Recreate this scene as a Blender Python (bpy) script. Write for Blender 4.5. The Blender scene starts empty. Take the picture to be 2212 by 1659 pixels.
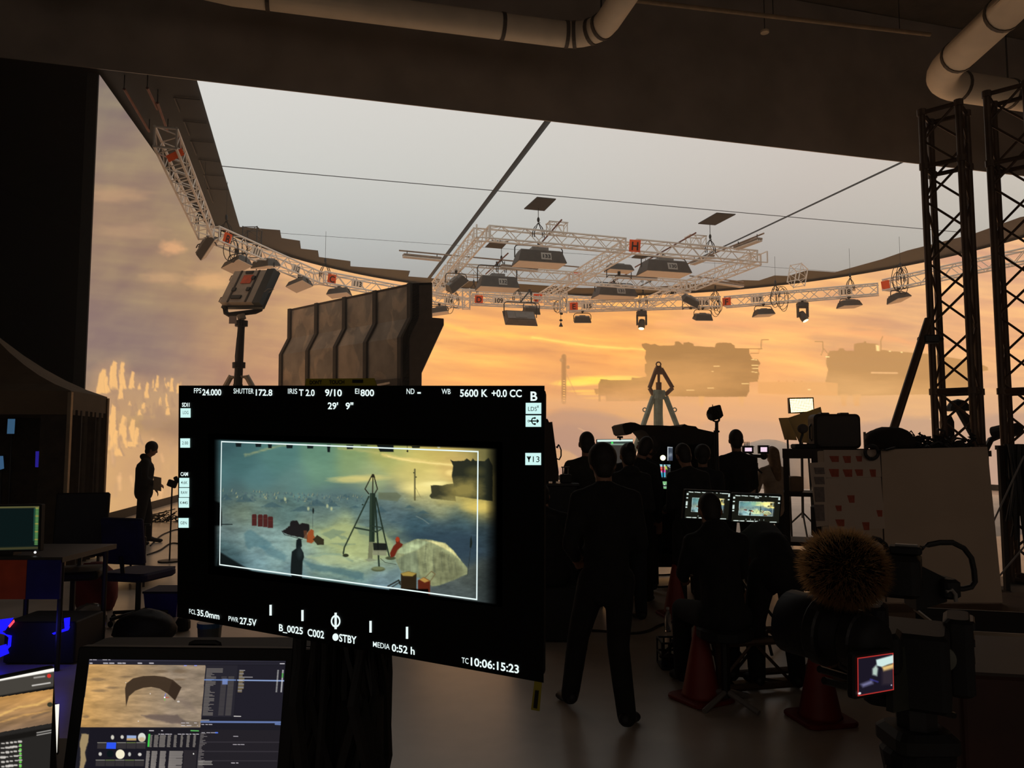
import bpy, bmesh, math, random
import numpy as np
from mathutils import Vector, Matrix

# ------------------------------------------------------------------ camera, world, exposure
SC = bpy.context.scene
COL = SC.collection
F_PX, PITCH, EYE = 1660.0, math.radians(4.6), 1.7
cam = bpy.data.objects.new('camera', bpy.data.cameras.new('camera'))
COL.objects.link(cam)
cam.data.sensor_width = 36.0
cam.data.lens = 36.0 * F_PX / 2212.0
cam.data.clip_start, cam.data.clip_end = 0.05, 200.0
cam.location = (0, 0, EYE)
cam.rotation_euler = (math.pi / 2 + PITCH, 0, 0)
SC.camera = cam
world = bpy.data.worlds.new('world')
SC.world = world
world.use_nodes = True
world.node_tree.nodes['Background'].inputs[0].default_value = (0.5, 0.42, 0.36, 1)
world.node_tree.nodes['Background'].inputs[1].default_value = 0.3      # dim warm fill added from behind the camera, through the open front
SC.view_settings.view_transform = 'Standard'
SC.view_settings.look = 'None'
SC.view_settings.exposure = 0.0
SC.view_settings.gamma = 1.0
SC.view_settings.use_curve_mapping = False
SC.cycles.max_bounces = 6
SC.cycles.diffuse_bounces = 4
SC.cycles.glossy_bounces = 3
SC.cycles.transmission_bounces = 4
SC.cycles.sample_clamp_indirect = 4.0
random.seed(7)
R = math.radians

# ------------------------------------------------------------------ pixel <-> place
SP, CP = math.sin(PITCH), math.cos(PITCH)
def ray(x, y):
    u = (x - 1106.0) / F_PX; v = -(y - 829.5) / F_PX
    return Vector((u, CP - v * SP, SP + v * CP))
def at(x, y, Y):
    r = ray(x, y); return Vector((0, 0, EYE)) + r * (Y / r.y)
def onz(x, y, z):
    r = ray(x, y); return Vector((0, 0, EYE)) + r * ((z - EYE) / r.z)
def floor_at(x, y): return onz(x, y, 0.0)
def proj(P):
    P = np.asarray(P, float) - np.array([0, 0, EYE])
    d = P[:, 1] * CP + P[:, 2] * SP
    v = -P[:, 1] * SP + P[:, 2] * CP
    return 1106 + F_PX * P[:, 0] / d, 829.5 - F_PX * v / d

# ------------------------------------------------------------------ materials (all node-based)
def lin(c):
    c = np.asarray(c, float) / 255.0
    return np.where(c <= 0.04045, c / 12.92, ((c + 0.055) / 1.055) ** 2.4)
MATS = {}
def mat(name, rgb, rough=0.6, metal=0.0, var=0.18, scale=6.0, bump=0.0, spec=0.5, alpha=None, trans=0.0):
    if name in MATS: return MATS[name]
    m = bpy.data.materials.new(name); m.use_nodes = True
    nt = m.node_tree; b = nt.nodes['Principled BSDF']
    c = lin(rgb)
    tc = nt.nodes.new('ShaderNodeTexCoord')
    nz = nt.nodes.new('ShaderNodeTexNoise'); nz.inputs['Scale'].default_value = scale; nz.inputs['Detail'].default_value = 5
    nt.links.new(tc.outputs['Object'], nz.inputs['Vector'])
    rp = nt.nodes.new('ShaderNodeValToRGB')
    rp.color_ramp.elements[0].position, rp.color_ramp.elements[1].position = 0.3, 0.7
    rp.color_ramp.elements[0].color = (*(c * (1 - var)), 1)
    rp.color_ramp.elements[1].color = (*np.clip(c * (1 + var), 0, 1), 1)
    nt.links.new(nz.outputs['Fac'], rp.inputs['Fac'])
    nt.links.new(rp.outputs['Color'], b.inputs['Base Color'])
    b.inputs['Roughness'].default_value = rough
    b.inputs['Metallic'].default_value = metal
    b.inputs['Specular IOR Level'].default_value = spec
    if trans: b.inputs['Transmission Weight'].default_value = trans
    if alpha is not None: b.inputs['Alpha'].default_value = alpha
    if bump:
        bp = nt.nodes.new('ShaderNodeBump'); bp.inputs['Strength'].default_value = bump
        nt.links.new(nz.outputs['Fac'], bp.inputs['Height']); nt.links.new(bp.outputs['Normal'], b.inputs['Normal'])
    MATS[name] = m; return m
def glow(name, rgb, strength=1.0, sample=True):
    if name in MATS: return MATS[name]
    m = bpy.data.materials.new(name); m.use_nodes = True
    nt = m.node_tree; nt.nodes.clear()
    o = nt.nodes.new('ShaderNodeOutputMaterial'); e = nt.nodes.new('ShaderNodeEmission')
    e.inputs[0].default_value = (*lin(rgb), 1); e.inputs[1].default_value = strength
    nt.links.new(e.outputs[0], o.inputs[0])
    if not sample: m.cycles.emission_sampling = 'NONE'
    MATS[name] = m; return m
def screen_mat(name, strength=1.0, sample='NONE'):
    """a lit display: the picture is a colour attribute of the panel's pixels"""
    if name in MATS: return MATS[name]
    m = bpy.data.materials.new(name); m.use_nodes = True
    nt = m.node_tree; nt.nodes.clear()
    o = nt.nodes.new('ShaderNodeOutputMaterial'); e = nt.nodes.new('ShaderNodeEmission')
    a = nt.nodes.new('ShaderNodeAttribute'); a.attribute_name = 'pixel'
    nt.links.new(a.outputs['Color'], e.inputs[0]); e.inputs[1].default_value = strength
    nt.links.new(e.outputs[0], o.inputs[0])
    m.cycles.emission_sampling = sample
    MATS[name] = m; return m

# ------------------------------------------------------------------ mesh builder
def basis(d, up=(0, 0, 1)):
    d = Vector(d).normalized(); up = Vector(up)
    if abs(d.dot(up.normalized())) > 0.98: up = Vector((0, 1, 0)) if abs(d.y) < 0.9 else Vector((1, 0, 0))
    s = d.cross(up).normalized(); return s, s.cross(d).normalized(), d
def rotz(a): return Matrix.Rotation(a, 3, 'Z')
def eul(x, y, z): return Matrix.Rotation(R(z), 3, 'Z') @ Matrix.Rotation(R(y), 3, 'Y') @ Matrix.Rotation(R(x), 3, 'X')
class MB:
    def __init__(s): s.v, s.f = [], []
    def add(s, vs, fs):
        b = len(s.v); s.v.extend(Vector(p) for p in vs); s.f.extend([tuple(b + i for i in f) for f in fs]); return s
    def box(s, c, size, rot=None, taper=(1, 1)):
        hx, hy, hz = (k / 2 for k in size); vs = []
        for z in (-1, 1):
            t = taper if z > 0 else (1, 1)
            for x, y in ((-1, -1), (1, -1), (1, 1), (-1, 1)):
                p = Vector((x * hx * t[0], y * hy * t[1], z * hz))
                vs.append((rot @ p if rot else p) + Vector(c))
        return s.add(vs, [(3, 2, 1, 0), (4, 5, 6, 7), (0, 1, 5, 4), (1, 2, 6, 5), (2, 3, 7, 6), (3, 0, 4, 7)])
    def rbox(s, c, size, rot=None, r=0.02, seg=3):
        """rounded box: edges along local z rounded, plus a chamfer top and bottom"""
        hx, hy, hz = (k / 2 for k in size); r = min(r, hx * .98, hy * .98); ring = []
        for cx, cy, a0 in ((1, 1, 0), (-1, 1, 90), (-1, -1, 180), (1, -1, 270)):
            for k in range(seg + 1):
                a = R(a0 + 90 * k / seg); ring.append((cx * (hx - r) + r * math.cos(a), cy * (hy - r) + r * math.sin(a)))
        n = len(ring); ch = min(r * .5, hz * .5); vs = []
        for z, k in ((-hz, 1), (-hz + ch, 0), (hz - ch, 0), (hz, 1)):
            for x, y in ring:
                q = Vector((x - math.copysign(ch, x) * k, y - math.copysign(ch, y) * k, z)); vs.append((rot @ q if rot else q) + Vector(c))
        fs = [tuple(range(n - 1, -1, -1)), tuple(range(3 * n, 4 * n))]
        for l in range(3):
            for i in range(n): fs.append((l * n + i, l * n + (i + 1) % n, (l + 1) * n + (i + 1) % n, (l + 1) * n + i))
        return s.add(vs, fs)
    def cyl(s, p0, p1, r0, r1=None, n=8, caps=True):
        r1 = r0 if r1 is None else r1; p0, p1 = Vector(p0), Vector(p1)
        if (p1 - p0).length < 1e-6: return s
        a, b, d = basis(p1 - p0); vs = []
        for p, r in ((p0, r0), (p1, r1)):
            for k in range(n):
                t = 2 * math.pi * k / n; vs.append(p + a * (r * math.cos(t)) + b * (r * math.sin(t)))
        fs = [(k, (k + 1) % n, n + (k + 1) % n, n + k) for k in range(n)]
        if caps: fs += [tuple(range(n - 1, -1, -1)), tuple(range(n, 2 * n))]
        return s.add(vs, fs)
    def tube(s, pts, r, n=6, closed=False):
        pts = [Vector(p) for p in pts]; m = len(pts); vs = []; ref = None
        for i, p in enumerate(pts):
            q0 = pts[i - 1] if (i or closed) else p; q1 = pts[(i + 1) % m] if (i < m - 1 or closed) else p
            d = (q1 - q0); d = d.normalized() if d.length > 1e-9 else Vector((0, 0, 1))
            if ref is None: a, b, _ = basis(d)
            else:
                a = ref - d * ref.dot(d); a = a.normalized() if a.length > 1e-6 else basis(d)[0]; b = d.cross(a)
            ref = a; rr = r[i] if isinstance(r, (list, tuple)) else r
            for k in range(n):
                t = 2 * math.pi * k / n; vs.append(p + a * (rr * math.cos(t)) + b * (rr * math.sin(t)))
        fs = []
        for i in range(m if closed else m - 1):
            j = (i + 1) % m
            for k in range(n): fs.append((i * n + k, i * n + (k + 1) % n, j * n + (k + 1) % n, j * n + k))
        if not closed: fs += [tuple(range(n - 1, -1, -1)), tuple(range((m - 1) * n, m * n))]
        return s.add(vs, fs)
    def lathe(s, prof, c=(0, 0, 0), n=16, rot=None):
        vs = []
        for r, z in prof:
            for k in range(n):
                t = 2 * math.pi * k / n; q = Vector((r * math.cos(t), r * math.sin(t), z)); vs.append((rot @ q if rot else q) + Vector(c))
        m = len(prof)
        fs = [(i * n + k, i * n + (k + 1) % n, (i + 1) * n + (k + 1) % n, (i + 1) * n + k) for i in range(m - 1) for k in range(n)]
        if prof[0][0] > 1e-5: fs.append(tuple(range(n - 1, -1, -1)))
        if prof[-1][0] > 1e-5: fs.append(tuple(range((m - 1) * n, m * n)))
        return s.add(vs, fs)
    def ell(s, c, rad, rot=None, n=14, m=8):
        prof = []; vs = []
        for i in range(m + 1):
            a = math.pi * i / m
            for k in range(n):
                t = 2 * math.pi * k / n
                q = Vector((rad[0] * math.sin(a) * math.cos(t), rad[1] * math.sin(a) * math.sin(t), -rad[2] * math.cos(a)))
                vs.append((rot @ q if rot else q) + Vector(c))
        fs = [(i * n + k, i * n + (k + 1) % n, (i + 1) * n + (k + 1) % n, (i + 1) * n + k) for i in range(m) for k in range(n)]
        return s.add(vs, fs)
    def prism(s, poly, d):
        """polygon (list of points) pushed along vector d"""
        p = [Vector(q) for q in poly]; d = Vector(d); n = len(p)
        return s.add(p + [q + d for q in p], [tuple(range(n - 1, -1, -1)), tuple(range(n, 2 * n))] + [(i, (i + 1) % n, n + (i + 1) % n, n + i) for i in range(n)])
    def slab(s, quad, t):
        """four corners -> plate of thickness t behind them"""
        q = [Vector(p) for p in quad]; n = (q[1] - q[0]).cross(q[3] - q[0]).normalized()
        return s.prism(q, n * t)
    def build(s, name, material, parent=None, world=True, smooth=False):
        me = bpy.data.meshes.new(name)
        off = Vector((0, 0, 0))
        if world and parent is not None:
            q = parent
            while q is not None: off += q.location; q = q.parent
        me.from_pydata([tuple(p - off) for p in s.v], [], s.f); me.validate(clean_customdata=False)
        bm = bmesh.new(); bm.from_mesh(me)
        bmesh.ops.remove_doubles(bm, verts=bm.verts, dist=1e-6)
        bmesh.ops.recalc_face_normals(bm, faces=bm.faces); bm.to_mesh(me); bm.free()
        if smooth: me.polygons.foreach_set('use_smooth', [True] * len(me.polygons))
        me.materials.append(material)
        o = bpy.data.objects.new(name, me); COL.objects.link(o)
        if parent is not None: o.parent = parent
        return o
def tag(o, label=None, cat=None, group=None, kind=None):
    for k, v in (('label', label), ('category', cat), ('group', group), ('kind', kind)):
        if v: o[k] = v
    return o
def thing(name, label, cat, loc=(0, 0, 0), rz=0.0, group=None):
    o = bpy.data.objects.new(name, None); COL.objects.link(o)
    o.location = loc; o.rotation_euler = (0, 0, rz); o.empty_display_size = 0.1
    return tag(o, label, cat, group)
def struct(name, mb, m): return tag(mb.build(name, m), kind='structure')
def copy_tree(o, loc=None, rz=None, label=None, parent=None):
    c = o.copy(); COL.objects.link(c); c.parent = parent
    if loc is not None: c.location = loc
    if rz is not None: c.rotation_euler = (0, 0, rz)
    if label: c['label'] = label
    for ch in list(o.children): copy_tree(ch, parent=c)
    return c

_fonts = {}
def text_geo(s, size=1.0, bold=0.0, sx=1.0, align='LEFT'):
    """flat lettering: 2D vertices and faces, baseline at 0, capital height about 0.7*size"""
    cu = bpy.data.curves.new('lettering', 'FONT'); cu.body = s; cu.size = size; cu.offset = bold * size; cu.align_x = align
    cu.resolution_u = 3; cu.fill_mode = 'FRONT'
    ob = bpy.data.objects.new('lettering', cu); COL.objects.link(ob)
    dg = bpy.context.evaluated_depsgraph_get(); me = bpy.data.meshes.new_from_object(ob.evaluated_get(dg))
    vs = [(v.co.x * sx, v.co.y) for v in me.vertices]; fs = [tuple(p.vertices) for p in me.polygons]
    bpy.data.objects.remove(ob); bpy.data.curves.remove(cu); bpy.data.meshes.remove(me)
    return vs, fs
def put_text(mb, s, o, ux, uy, size, bold=0.0, sx=1.0, align='LEFT'):
    """lettering on a plane with origin o (baseline) and unit axes ux, uy"""
    vs, fs = text_geo(s, size, bold, sx, align); o, ux, uy = Vector(o), Vector(ux), Vector(uy)
    return mb.add([o + ux * x + uy * y for x, y in vs], fs)

# ------------------------------------------------------------------ pictures for the lit displays
def vnoise(x, y, seed=0):
    xi, yi = np.floor(x).astype(np.int64), np.floor(y).astype(np.int64); fx, fy = x - xi, y - yi
    def h(a, b):
        n = (a * 374761393 + b * 668265263 + seed * 974711) & 0xFFFFFFFF
        n = ((n ^ (n >> 13)) * 1274126177) & 0xFFFFFFFF
        return ((n ^ (n >> 16)) & 0xFFFF) / 65535.0
    u, v = fx * fx * (3 - 2 * fx), fy * fy * (3 - 2 * fy)
    return (h(xi, yi) * (1 - u) + h(xi + 1, yi) * u) * (1 - v) + (h(xi, yi + 1) * (1 - u) + h(xi + 1, yi + 1) * u) * v
def fbm(x, y, octv=4, seed=0):
    s = 0; a = 0.5; t = 0
    for k in range(octv):
        s = s + a * vnoise(x * 2 ** k, y * 2 ** k, seed + k); t += a; a *= 0.55
    return s / t
class Paint:
    def __init__(s, X, Y): s.X, s.Y = X, Y; s.C = np.zeros((len(X), 3))
    def samples(s, tab, sigma):
        num = np.zeros_like(s.C); den = np.zeros(len(s.X)) + 1e-12
        for x, y, c in tab:
            w = np.exp(-((s.X - x) ** 2 + (s.Y - y) ** 2) / (2 * sigma ** 2)) + 1e-7
            num += w[:, None] * np.array(c, float); den += w
        s.C = num / den[:, None]
    def mix(s, idx, a, col):
        a = np.clip(a, 0, 1)[:, None]; s.C[idx] = s.C[idx] * (1 - a) + np.array(col, float) * a
    def sel(s, pts, pad):
        xs, ys = [p[0] for p in pts], [p[1] for p in pts]
        return np.nonzero((s.X > min(xs) - pad) & (s.X < max(xs) + pad) & (s.Y > min(ys) - pad) & (s.Y < max(ys) + pad))[0]
    def dist(s, idx, pts, closed):
        x, y = s.X[idx], s.Y[idx]; d = np.full(len(idx), 1e9); ins = np.zeros(len(idx), bool); n = len(pts)
        for i in range(n if closed else n - 1):
            (x0, y0), (x1, y1) = pts[i], pts[(i + 1) % n]; dx, dy = x1 - x0, y1 - y0; L = dx * dx + dy * dy + 1e-9
            t = np.clip(((x - x0) * dx + (y - y0) * dy) / L, 0, 1); d = np.minimum(d, np.hypot(x - x0 - t * dx, y - y0 - t * dy))
            if closed and y0 != y1:
                c = ((y0 > y) != (y1 > y)) & (x < (x1 - x0) * (y - y0) / (y1 - y0) + x0); ins ^= c
        return d, ins
    def poly(s, pts, col, a=1.0, soft=1.0, noise=0.0, ns=0.05):
        idx = s.sel(pts, soft + noise + 2)
        if not len(idx): return
        d, ins = s.dist(idx, pts, True); d = np.where(ins, d, -d)
        if noise: d = d + (fbm(s.X[idx] * ns, s.Y[idx] * ns, 4, 5) - .5) * 2 * noise
        s.mix(idx, a * np.clip(d / (2 * soft) + .5, 0, 1), col)
    def line(s, pts, col, w, a=1.0, soft=1.0, noise=0.0, ns=0.03):
        idx = s.sel(pts, w + soft + noise + 2)
        if not len(idx): return
        d, _ = s.dist(idx, pts, False)
        if noise: d = d + (fbm(s.X[idx] * ns, s.Y[idx] * ns * 3, 4, 9) - .5) * 2 * noise
        s.mix(idx, a * np.clip((w / 2 - d) / (2 * soft) + .5, 0, 1), col)
    def ell(s, x, y, rx, ry, col, a=1.0, soft=0.3, noise=0.0):
        idx = s.sel([(x - rx * 1.6, y - ry * 1.6), (x + rx * 1.6, y + ry * 1.6)], 2)
        if not len(idx): return
        d = np.hypot((s.X[idx] - x) / rx, (s.Y[idx] - y) / ry)
        if noise: d = d + (fbm(s.X[idx] / rx * 2, s.Y[idx] / ry * 2, 4, 3) - .5) * noise
        s.mix(idx, a * np.clip((1 - d) / soft + .5, 0, 1), col)
def grid_screen(name, P, nu, nv, C, material, parent):
    """display surface: an nu x nv grid of points P coloured by C (sRGB)"""
    me = bpy.data.meshes.new(name)
    off = np.zeros(3); q = parent
    while q is not None: off = off + np.array(q.location); q = q.parent
    i = np.arange((nv - 1) * (nu - 1)); r, c = i // (nu - 1), i % (nu - 1); a = r * nu + c
    quads = np.stack([a, a + 1, a + nu + 1, a + nu], 1)
    me.vertices.add(nu * nv); me.vertices.foreach_set('co', (P - off).astype(np.float32).ravel())
    me.loops.add(quads.size); me.loops.foreach_set('vertex_index', quads.ravel().astype(np.int32))
    me.polygons.add(len(quads)); me.polygons.foreach_set('loop_start', np.arange(0, quads.size, 4, dtype=np.int32))
    me.update(calc_edges=True)
    at_ = me.color_attributes.new('pixel', 'FLOAT_COLOR', 'POINT')
    at_.data.foreach_set('color', np.c_[lin(np.clip(C, 0, 255)), np.ones(len(C))].astype(np.float32).ravel())
    me.materials.append(material)
    o = bpy.data.objects.new(name, me); COL.objects.link(o); o.parent = parent
    return o

# ------------------------------------------------------------------ the stage: floor, walls, roof
M_FLOOR = mat('painted_concrete', (198, 185, 170), rough=0.3, var=0.22, scale=1.2, bump=0.03)
M_DRAPE = mat('black_drape', (24, 23, 22), rough=0.95, var=0.3, scale=3)
M_ROOF = mat('dark_roof', (95, 84, 72), rough=0.9, var=0.25, scale=2)
M_SOFFIT = mat('black_rigging_board', (38, 36, 34), rough=0.7, var=0.25, scale=1.5)
M_FASCIA = mat('gloss_dark_fascia', (150, 138, 126), rough=0.32, var=0.2, scale=0.8)
M_BLACK = mat('black_metal', (26, 24, 22), rough=0.5, var=0.3, scale=9)
M_MATTE = mat('black_plastic', (18, 17, 16), rough=0.7, var=0.3, scale=9)
M_ALU = mat('aluminium_truss', (205, 192, 178), rough=0.45, metal=0.35, var=0.1, scale=4)
struct('floor', MB().box((3, 18, -0.1), (52, 60, 0.2)), M_FLOOR)
struct('ceiling', MB().box((3, 18, 13.6), (52, 60, 0.2)), M_ROOF)
struct('wall_left', MB().box((-15.6, 18, 6.75), (0.2, 60, 13.5)), M_DRAPE)
struct('wall_right', MB().box((27.9, 18, 6.75), (0.2, 60, 13.5)), M_DRAPE)
struct('wall_back', MB().box((6, 47.9, 6.75), (43.5, 0.2, 13.5)), M_DRAPE)

# ------------------------------------------------------------------ the curved LED screen
CX, CY, RAD = 4.38, 23.97, 15.17
TOP, BOT = 9.4, 0.22
LED_GAIN, LED_SAMPLING = 1.3, 'FRONT'
A0, A1 = 213.4, -4.0
def wall_r(t):
    """radius of the screen at angle t: a circle whose near left end runs straight towards the camera"""
    if t < R(172): return RAD
    (x1, y1), (x2, y2) = (-8.6, 15.5), (CX + RAD * math.cos(R(172)), CY + RAD * math.sin(R(172))); dx, dy = x2 - x1, y2 - y1; c, n = math.cos(t), math.sin(t)
    return ((x1 - CX) * dy - (y1 - CY) * dx) / (c * dy - n * dx)
SKY = [(225,200,(160,137,117)),(230,350,(167,140,118)),(300,360,(178,148,118)),(260,450,(186,146,113)),(330,460,(176,144,114)),
 (230,560,(172,139,115)),(300,600,(174,141,114)),(400,560,(198,153,112)),(410,480,(180,150,118)),(400,650,(190,152,115)),(300,720,(169,139,120)),
 (220,730,(172,140,122)),(240,790,(160,132,118)),(350,800,(174,143,126)),(450,800,(196,148,118)),(600,790,(204,150,112)),(560,690,(200,155,112)),(520,740,(196,150,112)),
 (600,600,(208,162,116)),(650,590,(228,172,118)),(700,630,(202,156,110)),(780,600,(232,172,116)),(860,640,(212,162,110)),(900,700,(220,160,102)),
 (1000,690,(226,161,98)),(960,760,(222,160,100)),(950,805,(238,166,95)),(1100,710,(221,158,98)),(1050,790,(246,170,92)),(1200,715,(222,158,98)),
 (1180,765,(230,160,90)),(1300,700,(226,160,95)),(1330,780,(250,168,86)),(1270,800,(246,165,86)),(1110,825,(242,166,95)),(1180,840,(222,154,98)),(1250,870,(214,154,104)),(1200,900,(192,146,112)),
 (1220,960,(178,138,114)),(1290,905,(202,155,112)),(1350,890,(214,160,108)),(1500,690,(222,160,100)),(1600,680,(226,165,108)),(1700,695,(224,166,110)),(1550,720,(232,170,112)),
 (1680,780,(252,180,104)),(1690,830,(238,167,100)),(1850,690,(216,158,108)),(1950,640,(215,162,115)),(2150,600,(214,164,122)),(2150,660,(222,165,116)),(2150,760,(226,166,112)),
 (2150,840,(226,173,118)),(2150,905,(188,150,124)),(1960,880,(218,167,116)),(1850,925,(204,158,120)),(1600,885,(238,172,108)),(1640,925,(200,155,118)),(1740,900,(222,166,114)),
 (1500,890,(228,167,112)),(1480,930,(196,152,116)),(1640,970,(192,157,138)),(1600,1050,(190,150,125)),(1800,860,(224,168,110)),(1400,680,(226,160,96)),(1300,650,(228,164,96)),
 (260,880,(206,160,108)),(300,960,(204,158,112)),(380,900,(188,148,114)),(250,1050,(212,165,110)),(350,1040,(206,160,115)),(1900,1000,(190,150,122)),(1200,1040,(200,155,115)),(700,900,(190,145,110)),(1000,950,(180,140,112))]
def paint_stage_picture(X, Y):
    p = Paint(X, Y); p.samples(SKY, 62)
    up = np.clip((900 - Y) / 120, 0.25, 1); yy = Y - 0.10 * (X - 1100)
    n = (fbm(X / 260, yy / 26, 5, 2) - .5) + .6 * (fbm(X / 90 + 3, yy / 12, 4, 6) - .5); k = np.clip((820 - X) / 300, 0, 1)
    n = n * up * (1 - .45 * k) + k * .7 * (fbm(X / 80, Y / 70 + X / 140, 4, 12) - .5)
    p.C = p.C * np.stack([1 + .20 * n, 1 + .25 * n, 1 + .08 * n], 1)
    p.C = p.C * (1 - .15 * np.clip((860 - X) / 450, 0, 1))[:, None]
    # lit cloud edges
    for x, y, rx, ry, c, a in ((372,535,26,14,(226,166,116),.6),(250,420,60,16,(196,152,112),.4),(280,500,70,16,(190,150,112),.35),(455,605,45,18,(222,168,114),.55),(640,575,90,20,(238,178,122),.5),
                               (800,615,90,12,(238,176,118),.5),(960,650,60,8,(246,178,106),.5),(350,600,40,12,(205,158,114),.4)):
        p.ell(x, y, rx, ry, c, a, .9, .9)
    p.line([(958,700),(1010,716),(1070,722),(1150,729),(1205,738),(1273,748),(1341,753),(1398,756)], (255,186,96), 9, .85, 4, 5)
    p.line([(1150,729),(1205,737),(1273,747),(1341,752),(1398,755)], (255,204,108), 4, .8, 2, 1.5)
    p.line([(990,683),(1080,695),(1180,722),(1240,735)], (244,172,96), 10, .5, 6, 6)
    p.ell(1300,822,75,9,(255,206,92),.95,.8,.5); p.ell(1240,829,40,5,(255,210,100),.8,.9); p.ell(1345,817,40,5,(255,210,105),.9,.9)
    p.ell(1380,780,50,16,(255,184,100),.5,.9,.8); p.ell(1265,845,34,3,(255,196,96),.7,.9); p.ell(1275,851,26,2.5,(255,196,96),.7,.9); p.ell(1285,860,22,2.5,(255,190,96),.6,.9)
    p.line([(1420,700),(1520,690),(1620,702),(1720,712),(1830,716),(1930,732),(2010,752)], (240,166,108), 12, .55, 7, 7)
    p.line([(1480,672),(1600,668),(1700,680),(1800,700),(1900,712)], (238,170,108), 8, .45, 6, 6)
    p.line([(1640,745),(1720,752),(1800,748)], (200,150,108), 12, .35, 7, 6); p.line([(1760,730),(1900,745),(1990,770)], (206,152,106), 14, .45, 8, 6)
    p.line([(2030,600),(2120,620),(2212,650)], (206,156,116), 14, .4, 9, 6)
    # the far platforms, their mast and bridge, in blowing snow
    H1, H2 = (168,122,72), (184,136,84)
    q = lambda L: [(1160 + a / 4.424, 640 + b / 4.424) for a, b in L]
    w = lambda L: [(1640 + a / 3.771, 560 + b / 3.771) for a, b in L]
    p.poly(q([(1000,455),(1040,448),(1090,462),(1130,456),(1165,472),(1310,470),(1322,433),(1352,430),(1395,462),(1400,446),(1450,438),(1495,455),(1500,475),(1700,487),(1708,452),(1740,443),(1850,445),(1888,470),(1890,497),
        (2030,503),(2030,545),(2062,600),(2110,600),(2135,640),(2112,680),(2125,740),(2110,815),(2030,820),(2030,905),(2000,960),(1700,962),(1250,955),(1045,940),(1045,750),(1030,720),(1030,650),(1048,640),(1030,590),(1042,520),(1008,490)]), H1, .92, .7, .8, .4)
    p.poly(q([(610,792),(660,795),(700,802),(900,800),(905,776),(970,780),(1045,768),(1100,940),(1100,1000),(660,1003),(655,950),(610,950),(608,1003),(590,1003),(585,842)]), H1, .9, .7, .6, .4)
    p.line(q([(2145,500),(2145,415),(2212,415)]), H1, 1.6, .9, .6); p.line(q([(1890,500),(2150,502)]), H1, 1.6, .9, .6); p.line(q([(2040,545),(2120,545),(2120,505)]), H1, 1.4, .9, .6)
    for a, b, c, d in ((1545,955,1600,1020),(1930,960,1985,1020)): p.poly(q([(a,b),(c,b),(c-10,d),(c-20,d+40),(a+20,d+40),(a+8,d)]), (222,164,100), .8, 1)
    p.poly(q([(545,885),(585,885),(585,935),(560,940)]), H1, .8, .7)
    for yy, a in ((560,.3),(610,.25),(665,.3),(720,.2),(790,.2)): p.line(q([(1060,yy),(1500,yy+8),(2020,yy+14)]), (168,124,78), 3, a, 2, 2)
    for a, b, c in ((1690,668,52),(1670,718,16),(1430,897,70),(1630,877,60),(1960,835,60),(2050,605,22),(2085,608,18),(2052,722,20),(2085,727,20),(2055,660,60),(2060,690,50)): p.line(q([(a,b),(a+c,b)]), (255,214,140), 1.8, .9, .7)
    p.poly(q([(1030,600),(1110,600),(1300,700),(1300,960),(1045,960)]), (214,158,98), .2, 20); p.ell(1480,820,110,34,(222,162,98),.6,1.2,.9); p.ell(1360,852,70,22,(224,162,100),.55,1.2,.9)
    p.poly(w([(548,800),(572,748),(640,745),(655,725),(685,725),(700,745),(770,745),(774,692),(800,683),(850,680),(855,668),(870,668),(874,682),(960,690),(977,702),(980,745),(1010,738),(1060,748),(1370,770),(1500,790),(1700,825),(1790,848),(1862,880),(1864,905),(1800,915),
        (1800,1000),(1790,1085),(1400,1100),(800,1112),(640,1108),(560,1060),(540,1000),(560,900),(545,850)]), H2, .9, .8, .8, .4)
    p.poly(w([(-10,998),(545,1000),(640,1010),(640,1112),(-10,1092)]), (222,160,98), .85, 1)
    for a in (160, 225, 285, 345): p.ell(1640 + a / 3.771, 823.5, 2, 1.6, (214,152,94), .9)
    for a, b in ((675,708),(775,815)): p.poly(w([(a-15,1100),(b+15,1100),(b,1150),(b,1195),(a,1195)]), (216,158,100), .8, 1.5)
    p.line(w([(505,780),(518,745),(518,672),(455,670)]), H2, 1.8, .95, .6); p.line(w([(518,720),(560,770)]), H2, 1.4, .95, .6); p.line(w([(990,740),(992,660),(1006,630)]), H2, 2.2, .9, .7); p.line(w([(1695,800),(1745,795),(1745,770)]), H2, 1.5, .8, .6)
    p.line(w([(40,655),(18,658),(15,730),(0,732)]), H2, 1.8, .9, .6)
    p.poly(w([(950,697),(977,702),(979,748),(955,746)]), (255,212,140), .9, 1); p.line(w([(915,924),(1125,927)]), (236,182,124), 3.5, .8, 1); p.line(w([(1740,985),(1800,985)]), (250,204,150), 3, .8, 1); p.line(w([(1745,1080),(1800,1080)]), (250,204,150), 3, .7, 1)
    for a, b, c in ((1060,750,8),(1155,758,8),(545,795,24),(400,1062,16)): p.line(w([(a,b),(a+c,b)]), (255,222,150), 2.2, .9, .7)
    for yy, a in ((800,.25),(855,.3),(900,.2)): p.line(w([(600,yy),(1200,yy+20),(1700,yy+60)]), (186,140,92), 4, a, 3, 2)
    p.ell(1830,838,90,26,(222,168,108),.5,1.2,.9); p.ell(1950,850,110,22,(226,172,112),.4,1.2,.9)
    p.line([(1218,770),(1218,868)], (176,126,78), 10, .9, 1.0); p.ell(1213,778,4,4,(190,138,88),.9); p.ell(1227,793,4,4,(190,138,88),.9); p.line([(1220,765),(1220,772)], (196,144,92), 1.5, .8)
    for k in range(9): p.ell(1218.5, 822 + k * 5.4, 1.5, 1.3, (255,190,110), .8)
    p.line([(1222,805),(1248,860)], (204,148,94), 1.5, .8); p.line([(1213,808),(1195,850)], (208,150,94), 1, .5); p.line([(1510,893),(1510,915)], (196,152,110), 1, .5)
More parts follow.
